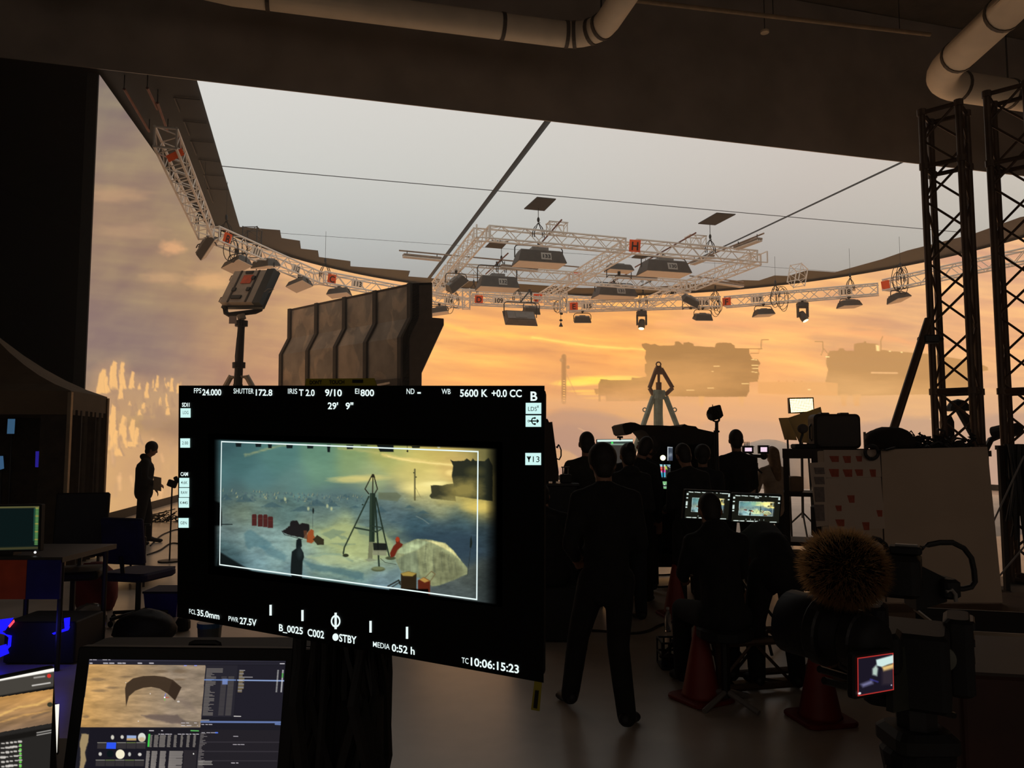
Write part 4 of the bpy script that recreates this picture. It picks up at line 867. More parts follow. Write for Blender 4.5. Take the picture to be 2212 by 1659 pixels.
    p.ell(*b([(1010,918)])[0], 6.5, 3.6, (46,50,34), 1, .4); p.ell(*b([(1248,1020)])[0], 15, 5, (84,92,64), 1, .3); p.ell(*b([(1248,1012)])[0], 13, 3.6, (112,120,84), 1, .3); p.ell(*b([(1340,938)])[0], 11, 4, (70,76,52), 1, .4)
    p.poly(b([(1210,825),(1310,830),(1312,890),(1215,890)]), (24,26,24), .95, .8); p.poly(b([(1208,880),(1310,880),(1310,920),(1210,915)]), (136,138,110), .9, .8)
    p.poly(b([(1335,900),(1360,850),(1380,830),(1376,800),(1390,782),(1406,792),(1410,825),(1430,835),(1425,850),(1390,880),(1370,925),(1340,935)]), (104,38,24), 1, .8); p.ell(*b([(1391,800)])[0], 4.2, 5.5, (160,60,34), 1, .4)
    p.line(b([(1265,940),(1300,970),(1380,985)]), (44,50,40), 1, .9, .5)
    # flag, sled cans, standing silhouette
    p.line(b([(1905,1065),(1932,830)]), (40,46,44), 1.1, .9, .5); p.poly(b([(1922,860),(1925,800),(1933,775),(1940,830),(1934,860)]), (26,32,26), .95, .8)
    p.poly(b([(1415,1050),(1470,1035),(1530,1050),(1530,1180),(1415,1180)]), (40,28,14), .95, 1); p.poly(b([(1415,1050),(1470,1036),(1530,1050),(1500,1072),(1430,1068)]), (176,150,72), .9, 1.2); p.poly(b([(1540,1100),(1585,1078),(1632,1105),(1630,1215),(1540,1200)]), (86,30,14), .95, 1); p.poly(b([(1550,1095),(1585,1080),(1625,1105),(1590,1118)]), (200,164,80), .8, 1.2)
    p.line(b([(1590,1085),(1640,1035),(1668,1055),(1630,1110)]), (110,92,60), 1.6, .95, .6); p.line(b([(1320,1145),(1400,1100),(1410,1130)]), (30,26,18), 3, .9, .8); p.line(b([(1350,1150),(1415,1110)]), (30,26,18), 2, .9, .8)
    p.poly(b([(645,840),(648,805),(665,793),(684,802),(688,850),(680,862),(700,900),(704,930),(694,960),(688,1100),(618,1100),(604,1040),(608,960),(614,890),(646,866)]), (22,28,28), 1, .8); p.ell(*b([(672,900)])[0], 6, 12, (56,70,70), .35, 1)
    p.poly(b([(0,520),(40,515),(85,530),(98,600),(98,700),(40,700),(0,660)]), (4,6,6), .95, 2); p.line(b([(100,690),(175,690)]), (20,26,26), 2, .9, .6)
    # lights of the rig that dip into the top of the frame
    for x, w, h in ((222,44,26),(368,46,26),(453,32,34),(597,50,34),(749,50,34),(885,26,60),(1041,52,36),(1144,52,12),(1526,62,24)): p.poly(b([(x - w / 2, 88 + x * .018), (x + w / 2, 88 + x * .018), (x + w / 2 - 4, 92 + h + x * .008), (x - w / 2 + 4, 92 + h + x * .008)]), (16,22,24), .95, .7)
    p.poly(b([(1238,104),(1362,108),(1362,158),(1262,156)]), (14,20,22), .95, .7); p.line(b([(1462,105),(1464,150)]), (40,36,26), 1, .8, .5); p.ell(*b([(1464,152)])[0], 2, 2.4, (30,28,20)); p.ell(*b([(1694,122)])[0], 3.2, 2.2, (250,250,214), 1, .5)
    # edge of the lens image fading into black
    cx = np.clip((X - 462) / 16, 0, 1) * np.clip((1074 - X) / 26 - .0, 0, 1); top = 948 + (X - 470) * .033; bot = np.where(X < 840, 1226 + (X - 480) * .137, np.where(X < 925, 1274, 1286 + (X - 925) * .14))
    my = np.clip((Y - top) / 4, 0, 1) * np.clip((bot - Y) / 3, 0, 1); p.C *= (cx * my)[:, None]
    return p.C
BM = Panel([-0.521, 1.1979, 1.794], [0.0398, 0.9343, 1.7731], [0.0385, 0.9602, 1.4129], [-0.5222, 1.2238, 1.4338])
MON = thing('camera_monitor', 'large black monitor in front showing the camera picture and white readouts', 'monitor', BM.c)
BM.casing('casing', MON, -.003, .014)
MB().add([BM.tl, BM.tr, BM.br, BM.bl], [(0, 1, 2, 3)]).build('screen', M_SCREENBLACK, MON)
M_PIC = screen_mat('monitor_picture', 1.0)
BM.picture('picture', 450, 1090, 938, 1310, 1.25, paint_camera_picture, MON, M_PIC, quad=[(450,936),(1085,955),(1085,1312),(450,1240)])
m = MB()
fl = [(478.5,954), (1032.5,975.6), (1029.8,1295), (474.4,1219.6)]
for (a, b), (c, d) in zip(fl, fl[1:] + fl[:1]):
    p0, p1 = BM.hit(a, b, .0014), BM.hit(c, d, .0014); e = (p1 - p0).normalized(); s_ = e.cross(BM.n) * .00085; p0, p1 = p0 - e * .00085, p1 + e * .00085; m.add([p0 - s_, p1 - s_, p1 + s_, p0 + s_], [(0, 1, 2, 3)])
m.build('frame_line', M_UI, MON)
THIN, BOLD = .004, .022
TXT = [('FPS',418.9,849.2,434.7,849.3,10.8,THIN),('24.000',437,853.6,478,854,13,BOLD),('SHUTTER',504.4,850,547.8,850.4,11,THIN),('172.8',552.4,854.2,588.3,854.7,13.3,BOLD),('IRIS',622,850.4,642,850.8,11.2,THIN),('T 2.0',645.8,854.7,679.6,855.3,13.7,BOLD),
 ('9/10',702,855.1,738.5,855.9,14.3,BOLD),('EI',767,850.4,776,850.8,11.3,THIN),('800',778.7,855.4,808.1,855.6,14,BOLD),("29'",708,883.4,730.3,884,14,BOLD),('9"',746.4,883.8,763.2,884,14,BOLD),('SDI1',393,878.5,409.4,878.7,8.5,BOLD),
 ('ND',878.2,851,895.3,851.2,11.8,THIN),('WB',954,851,973.3,851.4,11.4,THIN),('5600 K',993.6,856.7,1053.4,857,15.5,BOLD),('+0.0 CC',1062,857.1,1127,857.5,15.5,BOLD),('B',1146,865.4,1160.7,865.4,19.5,BOLD),('CAM',390,1028,406,1028,8,BOLD),
 ('FCL',408.5,1325,423,1327.7,10,THIN),('35.0mm',425.6,1329.2,473.9,1338,13,BOLD),('PWR',493.6,1341,514.7,1344.6,10.5,THIN),('27.5V',517.7,1347.3,554.2,1352.4,14,BOLD),('B_0025',602.6,1362.5,654.2,1370.4,14.5,BOLD),('C002',664.3,1373.5,700,1379.2,15.5,BOLD),
 ('STBY',732.6,1385.2,770.2,1391.3,16,BOLD),('MEDIA',805.7,1396.8,841.8,1403.3,11.5,THIN),('0:52 h',846.3,1406.3,895.7,1414.3,15.5,BOLD),('TC',997.3,1431.8,1012,1434.2,12,THIN),('10:06:15:23',1016.8,1437,1120.9,1454.7,17,BOLD)]
for t in TXT:
    m = MB(); BM.text(m, *t); m.build('readout', M_UI, MON)
m = MB(); BM.rect(m, 901.5, 847, 909, 850.5); m.build('readout', M_UI, MON)
def disc(mb, P, x, y, rx, ry, hole=0, lift=.0012, n=20):
    o = [P.hit(x + rx * math.cos(a), y + ry * math.sin(a), lift) for a in np.linspace(0, 2 * math.pi, n + 1)[:-1]]
    if not hole: return mb.add(o, [tuple(range(n))])
    i = [P.hit(x + rx * hole * math.cos(a), y + ry * hole * math.sin(a), lift) for a in np.linspace(0, 2 * math.pi, n + 1)[:-1]]
    return mb.add(o + i, [(k, (k + 1) % n, n + (k + 1) % n, n + k) for k in range(n)])
m = MB(); disc(m, BM, 724.7, 1376.3, 6.6, 8); m.build('standby_dot', M_UI, MON)
m = MB(); disc(m, BM, 725, 1342, 10.5, 13.5, .7); BM.rect(m, 722.5, 1323.5, 727.5, 1359); m.build('film_plane_mark', M_UI, MON)
for x, y0, y1 in ((584.5,1306.5,1329.6),(653.3,1317.8,1341.6),(800.4,1341.2,1366.5),(879.2,1354,1380)): m = MB(); BM.rect(m, x - 2.5, y0, x + 2.5, y1); m.build('scale_tick', M_UI, MON)
BOX = [(1135.6,870.2,1169.2,894.1),(1135.4,897.3,1169,922),(1134.7,978.4,1168.8,1004.6),(389.9,881.9,411.7,902),(389.5,947,410.4,967),(387.4,1032.3,408.7,1052.4),(387,1054,408.7,1074),(386.2,1075.3,408.3,1096.6),(385.7,1119,407.5,1140)]
def seg(m, x0, y0, x1, y1, w=1.0):
    p0, p1 = BM.hit(x0, y0, .0018), BM.hit(x1, y1, .0018); s_ = (p1 - p0).normalized().cross(BM.n) * (w * .00033); m.add([p0 - s_, p1 - s_, p1 + s_, p0 + s_], [(0, 1, 2, 3)])
ICON = [[('LDS',1140.7,887.5,1159.7,887.7,9),('x',1159.5,881,1164.5,881,8)], [], [('13',1151,998,1165.4,998.2,12.5)], [('LOG',394.8,894.4,407,894.6,6.6)], [('2.00',393.3,960,406.2,960.2,6.6)], [('4.6K',391,1045.5,405,1045.7,6.4)], [('RAW',391,1067,405,1067.2,6.4)], [('K445',389,1089,405.5,1089.2,6.4)], [('GEN',389.5,1132.5,403.5,1132.7,6.4)]]
for k, (b_, ts) in enumerate(zip(BOX, ICON)):
    m = MB(); BM.rect(m, *b_, lift=.001); o = m.build('icon_box', M_UIBOX, MON); m = MB()
    for t in ts: BM.text(m, *t, .002, .0018)
    if k == 1:
        for q in ((1144,909.5,1163,909.5),(1159.5,906,1163.5,909.5),(1159.5,913,1163.5,909.5),(1148,909.5,1150,903.5),(1150,903.5,1154,903),(1148,909.5,1151,915.5),(1151,915.5,1154,916)): seg(m, *q, 2.2)
        disc(m, BM, 1142, 909.5, 2.4, 2.6, .55, .0018, 12); disc(m, BM, 1155.5, 903, 2, 2.2, 0, .0018, 12); BM.rect(m, 1153.5, 914, 1157.3, 918, .0018)
    if k == 2:
        for q in ((1142.5,998,1142.5,985.5),(1138.7,985.5,1142.5,993),(1146.3,985.5,1142.5,993)): seg(m, *q, 2.2)
    m.build('icon_lettering', M_UIINK, o)
# yellow tape sign along the top edge, yellow tag hanging from the lower corner
M_TAPE = mat('yellow_tape', (150, 138, 30), rough=0.6, var=0.1)
tq = [BM.hit(661,818,.0), BM.hit(807,817,.0), BM.hit(813,833,.0), BM.hit(658,834,.0)]
o = MB().slab(tq, .002).build('tape_sign', M_TAPE, MON); m = MB()
BM.text(m, "DON'T", 669, 830, 695, 829.6, 8, .02, .001); BM.text(m, 'TOUCH', 711, 829.4, 743.6, 829, 8, .02, .001); BM.rect(m, 761, 820, 784, 827, .001); m.build('lettering', M_INK, o)
o = MB().slab([BM.hit(1154.5,1470), BM.hit(1170.6,1471), BM.hit(1165,1536.4), BM.hit(1147,1533)], .001).build('yellow_tag', M_TAPE, MON); m = MB(); m.add([BM.hit(1156,1491,.001), BM.hit(1164,1492,.001), BM.hit(1160,1531,.001), BM.hit(1152,1529,.001)], [(0, 1, 2, 3)]); m.build('lettering', M_INK, o)
# its stand: column wrapped in cables and pouches
ST = thing('monitor_stand', 'black monitor stand column wrapped in cables under the big monitor', 'stand', (-.335, 1.55, 0))
MB().cyl((-.335, 1.55, .05), (-.335, 1.55, 1.35), .035, n=12).build('column', M_BLACK, ST)
MB().tube([(-.335, 1.55, 1.33), (-.3, 1.42, 1.5), BM.c - BM.n * .05], .03, 10).build('arm', M_BLACK, ST)
for k in range(3):
    a = k * 2.1 + .4; MB().tube([(-.335, 1.55, .4), (-.335 + .2 * math.cos(a), 1.55 + .2 * math.sin(a), .3), (-.335 + .42 * math.cos(a), 1.55 + .42 * math.sin(a), .02)], .02).build('leg', M_BLACK, ST)
MB().rbox((-.33, 1.58, 1.02), (.15, .14, .42), None, .05).build('pouch', M_DRAPE, ST)
MB().rbox((-.335, 1.6, .62), (.2, .18, .4), None, .06).build('battery_bag', M_MATTE, ST)
rnd = random.Random(4); m = MB()
for k in range(46):
    x, y = -.335 + rnd.uniform(-.05, .075), 1.55 + rnd.uniform(-.1, .1); pts = []
    for j in range(9): pts.append((x + rnd.uniform(-.025, .025) + (.02 if j > 6 else 0), y + rnd.uniform(-.02, .02), 1.38 - j * .15)); 
    m.tube(pts, rnd.uniform(.006, .014), 5)
m.build('cable_bundle', M_CABLE, ST)

# ---- desk at lower left with two monitors
M_DESK = mat('dark_desk', (40, 37, 34), rough=0.5, var=0.2)
DK_ = thing('desk', 'dark work desk at the lower left carrying the monitors', 'desk', (-1.35, 2.25, 0))
MB().rbox((-1.45, 2.28, .7), (1.8, .8, .04), None, .02).build('desk_top', M_DESK, DK_)
for x in (-2.25, -.65):
    for y in (1.95, 2.6): MB().cyl((x, y, 0), (x, y, .69), .025).build('leg', M_BLACK, DK_)
UM = Panel([-1.2287, 2.2907, 1.0815], [-0.671, 2.3379, 1.0639], [-0.6782, 2.2996, 0.8], [-1.2359, 2.2524, 0.8176])
UM = Panel([-1.2287, 2.2907, 1.0815], [-0.671, 2.3379, 1.0639], [-0.6782, 2.2996, 0.76], [-1.2359, 2.2524, 0.7776])
def paint_editor(X, Y):
    """modelling program: viewport with a curved screen over clouds, lists, thumbnails"""
    x, y = (X - 150) * 4.514, (Y - 1390) * 4.514
    p = Paint(x, y); p.C[:] = (30,29,36); rnd = random.Random(3)
    sh = 0.09; sx = lambda a, b: a + (600 - b) * .105 - 40       # the display is seen in perspective
    n = fbm(x / 260, y / 60, 5, 40); n2 = fbm(x / 120 + 9, y / 34, 4, 41); vp = [(192,205),(1328,212),(1278,818),(108,816)]
    idx = np.arange(len(x)); d, ins = p.dist(idx, vp, True); t = np.clip((x - 100) / 900, 0, 1); base = (1 - t)[:, None] * np.array((196,150,88)) + t[:, None] * np.array((150,132,112))
    base = base * (1 + .55 * (n - .5) + .3 * (n2 - .5))[:, None]; p.C[ins] = base[ins]
    for a, b, c, d_ in ((560,325,60,10),(280,350,80,16),(420,430,60,12),(300,460,70,14),(900,272,60,14),(1080,270,70,18),(1070,350,60,10),(160,715,30,16)): p.ell(a, b, c, d_, (112,92,70), .6, .9, .6)
    p.poly([(700,700),(800,690),(1050,697),(1160,790),(1000,780),(760,730)], (96,82,78), .75, 10, 8, .02); p.poly([(1040,520),(1180,560),(1240,680),(1120,620)], (120,104,96), .4, 20)
    p.poly([(542,440),(556,390),(620,340),(720,318),(830,314),(930,326),(1010,356),(1092,428),(1030,555),(960,490),(880,440),(800,424),(720,432),(640,462),(580,515),(552,615)], (62,48,36), .97, 3)
    p.poly([(1000,366),(1092,428),(1030,555),(960,490)], (48,36,28), .6, 6)
    p.line([(928,528),(938,490)], (90,110,230), 6, .9, 2); p.line([(928,528),(966,526)], (210,70,50), 6, .9, 2); p.line([(928,528),(930,556)], (90,200,80), 6, .9, 2); p.ell(928,526,8,8,(255,240,255)); p.ell(1062,566,14,8,(214,206,200),.9); p.ell(788,490,5,5,(230,220,210)); p.ell(672,758,5,5,(230,220,210)); p.ell(550,382,4,4,(240,230,220))
    p.line([(190,160),(2105,165)], (52,50,64), 26, .9, 2); p.line([(190,192),(2105,196)], (38,36,46), 24, .9, 2)
    def words(x0, x1, y_, h=7, c=(214,208,214), dens=.7, a=.9):
        xx = x0
        while xx < x1:
            w_ = rnd.uniform(10, 46)
            if rnd.random() < dens: p.line([(xx, y_), (min(x1, xx + w_), y_ + .5)], c, h, a, 2)
            xx += w_ + rnd.uniform(8, 20)
    words(200, 470, 158); words(200, 820, 192, 11); words(1700, 2020, 162); p.line([(2055,197),(2095,197)], (220,216,220), 9, .9, 2); p.line([(1120,216),(1140,216)], (150,160,255), 8, .9, 2); p.line([(1220,216),(1240,216)], (150,160,255), 8, .9, 2)
    # outliner columns
    p.poly([(1332,212),(1640,214),(1600,715),(1285,715)], (40,38,46), .9, 2); p.poly([(1640,214),(2100,216),(2066,740),(1605,740)], (33,31,40), .95, 2)
    for k in range(40):
        yy = 245 + k * 11.6; o = -k * 1.02; c = (150,142,132); w_ = rnd.choice((50,70,90,40)) if k > 3 else 150
        p.line([(1340 + o, yy), (1345 + o + w_, yy + 1)], c, 5.5, .8, 2)
        if k > 6: p.line([(1492 + o, yy), (1540 + o, yy)], (96,90,86), 6, .7, 2); p.line([(1560 + o, yy), (1612 + o, yy)], (104,98,92), 6, .8, 2)
    p.poly([(1492,345),(1546,345),(1542,400),(1489,400)], (124,146,206), .8, 3); p.line([(1318,354),(1620,357)], (110,140,200), 12, .9, 3); p.line([(1640,358),(2090,364)], (150,176,226), 12, .95, 3)
    for k in range(20):
        yy = 262 + k * 11; o = -k * .9; p.line([(1660 + o, yy), (1660 + o + rnd.choice((40,55,30,130,140) if k in (3,4,5,6) else (36,50)), yy + 1)], (176,156,110) if k % 3 else (206,200,196), 6, .85, 2); p.line([(2030 + o, yy), (2040 + o, yy)], (220,220,214), 6, .8, 2); p.line([(2078 + o, yy), (2086 + o, yy)], (120,230,110) if 2 < k < 7 else (226,226,226), 8, .85, 2)
    p.line([(1285,748),(1360,748)], (220,214,210), 7, .8, 2); p.line([(1285,764),(2062,768)], (104,126,178), 18, .95, 3); p.line([(2010,785),(2062,788)], (104,126,178), 18, .9, 3); words(1290, 1390, 790); p.line([(1605,709),(1670,711)], (230,226,220), 8, .9, 2)
    p.poly([(1280,840),(2060,846),(2030,1300),(1240,1300)], (36,33,38), .95, 2)
    for k in range(30):
        yy = 880 + k * 13; o = -k * 1.4
        if k % 7 == 6: p.line([(1285 + o, yy + 3), (2050 + o, yy + 5)], (58,54,60), 10, .8, 3)
        p.line([(1280 + o, yy), (1280 + o + rnd.choice((20,30,50,64)), yy)], (156,148,144), 5, .8, 2)
    p.line([(1424,870),(1444,870)], (90,130,255), 12, .95, 2); words(1600, 1780, 905, 6); words(1596, 1760, 985, 6); words(1580, 1650, 1165, 8); words(1290,1420,870,6)
    for yy in (1150,1165,1180): p.line([(1258,yy),(1258 + rnd.uniform(120,150),yy)], (190,184,176), 6, .9, 2)
    # thumbnails and log columns
    p.poly([(200,820),(760,826),(735,1300),(150,1300)], (26,24,32), .95, 2)
    p.poly([(118,880),(190,885),(185,960),(150,1060),(165,1140),(120,1300),(80,1300),(110,1120),(100,960)], (190,164,116), .8, 6, 8, .02)
    for r_, yy in ((0,905),(1,1075)):
        for k in range(5):
            cx_ = 320 + k * 95 - r_ * 16; p.poly([(cx_ - 46, yy + 62), (cx_ + 46, yy + 64), (cx_ + 40, yy + 122), (cx_ - 50, yy + 120)], (54,50,52), .95, 2); p.line([(cx_ - 46, yy + 62), (cx_ + 40, yy + 62)], (150,180,90) if k % 2 else (190,190,170), 5, .9, 2)
    p.poly([(364,964),(456,966),(452,1028),(358,1026)], (46,84,238), 1, 2); p.poly([(560,896),(652,898),(650,944),(558,944)], (150,170,210), 1, 2); p.poly([(560,925),(652,925),(650,946),(558,946)], (190,150,90), .9, 3)
    p.ell(706,916,38,44,(214,216,206),1,.15); p.ell(706,935,30,22,(196,170,130),.8,.6); p.ell(495,1080,44,46,(244,236,206),1,.12); p.ell(398,1076,34,34,(14,24,26),1,.2); p.ell(420,915,16,22,(226,222,206),.9,.5); p.ell(514,912,16,18,(226,222,206),.9,.5); p.ell(300,1078,16,18,(220,216,206),.9,.5); p.ell(586,1080,14,20,(210,210,200),.9,.5); p.ell(686,1082,18,16,(230,226,216),.9,.5)
    p.poly([(766,830),(1270,834),(1240,1300),(740,1300)], (28,26,32), .9, 2); p.poly([(770,882),(788,882),(778,1008),(760,1008)], (70,214,80), .9, 2); p.line([(1185,850),(1258,852)], (110,220,110), 10, .9, 3); words(780, 920, 850, 9); words(870, 1260, 884, 7)
    for a, b in ((792,810),(832,870),(885,940),(962,990),(1025,1050),(1090,1110),(1150,1175),(1214,1236)):
        for k in range(11): p.line([(a - k, 896 + k * 11), (b - k - rnd.uniform(0, 6), 897 + k * 11)], (168,160,150), 6, .85, 2)
    for a, b in ((755,785),(806,856),(888,944),(978,1108)):
        for k in range(16): p.line([(a - k * .9, 1052 + k * 10.5), (b - k * .9 - rnd.uniform(0, 8), 1053 + k * 10.5)], (164,156,148), 8, .85, 2)
    for yy in (1120,1188): p.line([(1040,yy),(1098,yy)], (40,36,40), 5, .9, 2)
    p.poly([(1118,1040),(1245,1042),(1225,1300),(1100,1300)], (44,40,44), .9, 2); p.ell(1210,1076,6,8,(230,226,220)); p.poly([(1095,745),(1262,762),(1258,812),(1090,800)], (90,82,76), .4, 3); words(1092, 1240, 775, 6); words(1092, 1250, 800, 6)
    return p.C
DM = thing('desk_monitor', 'monitor at the lower left showing a 3D editor with a dark curved shape over clouds', 'monitor', (UM.c.x, UM.c.y, .72))
UM.casing('casing', DM, .035, .05); MB().add([UM.tl, UM.tr, UM.br, UM.bl], [(0, 1, 2, 3)]).build('screen', M_SCREENBLACK, DM)
c = [UM.at(*uv, .0008) for uv in ((0, 0), (1, 0), (1, 1), (0, 1))]
UM.picture('picture', 160, 617, 1424, 1680, .8, paint_editor, DM, screen_mat('editor_picture', 1.0), quad=[tuple(float(k[0]) for k in proj([tuple(q)])) for q in c])
MB().box((UM.c.x, UM.c.y + .08, .8), (.12, .05, .14)).build('neck', M_BLACK, DM); MB().rbox((UM.c.x, UM.c.y + .1, .728), (.3, .2, .016), None, .05).build('foot', M_BLACK, DM)
LM = Panel(at(-160, 1500, 1.85), at(117, 1443, 2.12), at(106, 1690, 2.06), at(-175, 1770, 1.8))
def paint_left(X, Y):
    p = Paint(X, Y); p.C[:] = (40,38,36); rnd = random.Random(9); ln = lambda y: [(-170, y + 48), (0, y + 20), (120, y - 1)]
    p.line(ln(1470), (70,66,60), 40, 1, 2); p.line(ln(1447), (255,252,244), 8, 1, 1.2); p.ell(106,1460,4.5,4.5,(214,52,42),1,.3); p.line([(74,1464),(96,1461)], (200,196,190), 3, .8, 1.5); p.line([(70,1481),(108,1475)], (220,216,210), 3, .9, 1); p.line(ln(1489), (20,19,18), 12, 1, 2)
    q = [(-170,1552),(0,1506),(116,1488),(112,1562),(0,1582),(-170,1640)]; idx = np.arange(len(X)); d, ins = p.dist(idx, q, True); n = fbm(X / 70, (Y + .25 * X) / 14, 4, 50); t = np.clip((Y + .18 * X - 1500) / 80, 0, 1)
    c = (1 - t)[:, None] * np.array((206,152,84)) + t[:, None] * np.array((140,112,86)); p.C[ins] = (c * (1 + .6 * (n - .5))[:, None])[ins]
    p.line([(0,1545),(40,1528),(80,1522),(110,1508)], (244,196,112), 4, .7, 2, 2, .1); p.line([(0,1560),(50,1545),(110,1535)], (236,180,100), 3, .6, 2, 2, .1); p.ell(108,1522,6,5,(40,44,34),.9); p.line([(70,1550),(112,1535)], (96,80,66), 5, .5, 2)
    p.line(ln(1577), (24,22,20), 12, 1, 2)
    for k in range(9):
        y = 1606 + k * 10
        for j in range(5): p.line([(2 + j * 9 + rnd.uniform(0, 4), y - j), (8 + j * 9 + rnd.uniform(0, 3), y - j)], (214,208,200), rnd.uniform(2, 6), .9, 1)
    for k in range(10): p.ell(44, 1610 + k * 9, 3, 3, (120,226,90), .8)
    for y in (1583, 1588): p.line([(80,y),(112,y - 6)], (200,196,190), 2.4, .8, 1)
    return p.C
LD = thing('desk_monitor', 'monitor cut by the left edge showing orange clouds between pale toolbars', 'monitor', (LM.c.x, LM.c.y, .72))
LM.casing('casing', LD, .012, .04); LM.picture('picture', -160, 117, 1443, 1700, 1.0, paint_left, LD, screen_mat('left_picture', 1.0), quad=[(-160,1500),(117,1443),(106,1690),(-175,1770)])
MB().box((LM.c.x + .02, LM.c.y + .1, .8), (.08, .05, .16)).build('neck', M_BLACK, LD); MB().rbox((LM.c.x + .03, LM.c.y + .12, .728), (.26, .2, .016), None, .05).build('foot', M_BLACK, LD)
WB_ = Panel(at(114, 1523, 2.2), at(128, 1521, 2.21), at(123, 1626, 2.15), at(107, 1630, 2.14))
t = thing('small_display', 'narrow white glowing display strip between the two desk monitors', 'monitor', (WB_.c.x, WB_.c.y, .72)); WB_.casing('casing', t, .004, .015); MB().add([WB_.at(0, 0, .001), WB_.at(1, 0, .001), WB_.at(1, 1, .001), WB_.at(0, 1, .001)], [(0, 1, 2, 3)]).build('screen', glow('white_display', (255, 252, 240), 1.0), t)
MB().cyl(WB_.at(.5, 1) - WB_.n * .01, (WB_.c.x, WB_.c.y, .72), .012).build('post', M_BLACK, t)
# flight case lid standing behind the desk monitor
fc = thing('flight_case', 'black flight case with a carry handle behind the editor monitor', 'case', (-.98, 2.66, .72))
MB().rbox((-.98, 2.66, .88), (.86, .14, .32), None, .02).build('body', M_MATTE, fc); MB().tube([at(412, 1402, 2.58), at(414, 1391, 2.58), at(420, 1389, 2.58), at(466, 1389, 2.58), at(472, 1391, 2.58), at(474, 1402, 2.58)], .01, 8).build('handle', M_BLACK, fc)
MB().box((-.98, 2.582, 1.037), (.84, .006, .006)).build('edge_strip', M_BALL, fc)

# ---- the pair of small director's monitors
def small_monitor(P, lab):
    t = thing('small_monitor', lab, 'monitor', (P.c.x, P.c.y, P.c.z - P.h / 2), 0, 'pair of small monitors showing the camera picture'); P.casing('casing', t, .012, .04)
    nu, nv = 150, 90; U, V = np.meshgrid(np.linspace(0, 1, nu), np.linspace(0, 1, nv)); U, V = U.ravel(), V.ravel()
    cs = [np.array(q) for q in (BM.tl, BM.tr, BM.br, BM.bl)]; L3 = lambda c: (c[0] * (1 - U[:, None]) + c[1] * U[:, None]) * (1 - V[:, None]) + (c[3] * (1 - U[:, None]) + c[2] * U[:, None]) * V[:, None]
    X, Y = proj(L3(cs)); C = paint_camera_picture(X, Y); C = np.clip(C * 1.25 + 10 * (C.sum(1) > 12)[:, None], 0, 255); C = np.maximum(C, (24,24,18)); p = Paint(X, Y); p.C = C
    for s_, x0, y0, x1, y1, cap, b in TXT: p.line([(x0, y0 - cap / 2), (x1, y1 - cap / 2)], (230,246,238), cap + 2, .95, 2.5)
    for x0, y0, x1, y1 in BOX: p.poly([(x0 - 2, y0), (x1 + 2, y0), (x1 + 2, y1), (x0 - 2, y1)], (226,246,240), 1, 3)
    for a, b in zip(fl, fl[1:] + fl[:1]): p.line([a, b], (214,236,226), 6, .9, 3)
    for x, y0, y1 in ((584.5,1306.5,1329.6),(653.3,1317.8,1341.6),(800.4,1341.2,1366.5),(879.2,1354,1380),(725,1323.5,1359)): p.line([(x, y0), (x, y1)], (214,236,226), 6, .9, 3)
    q = [np.array(k) for k in (P.at(0, 0, .001), P.at(1, 0, .001), P.at(1, 1, .001), P.at(0, 1, .001))]
    grid_screen('picture', L3(q), nu, nv, p.C, screen_mat('small_picture', 1.0), t); return t
S1 = Panel([1.3538, 6.0007, 1.3506], [1.7138, 6.0834, 1.3299], [1.6969, 6.1042, 1.1208], [1.3369, 6.0215, 1.1415])
S2 = Panel([1.9024, 6.6642, 1.2804], [2.3016, 6.642, 1.2683], [2.2978, 6.6983, 1.0368], [1.8986, 6.7205, 1.0489])
for P, lab in ((S1, 'left one of the two small monitors, behind the seated head'), (S2, 'right one of the two small monitors showing the camera picture')):
    small_monitor(P, lab); b = P.c - P.n * .06
    t = thing('monitor_stand', ('light stand holding the left small monitor', 'light stand holding the right small monitor')[P is S2], 'stand', (b.x, b.y, 0)); MB().cyl((b.x, b.y, .3), (b.x, b.y, P.c.z - .02), .022, n=10).build('pole', M_BLACK, t); MB().box((b.x, b.y + .01, P.c.z), (.1, .05, .1)).build('bracket', M_BLACK, t)
    for k in range(3):
        a = 2.1 * k + .5; MB().cyl((b.x, b.y, .42), (b.x + .38 * math.cos(a), b.y + .38 * math.sin(a), .015), .013).build('leg', M_BLACK, t)

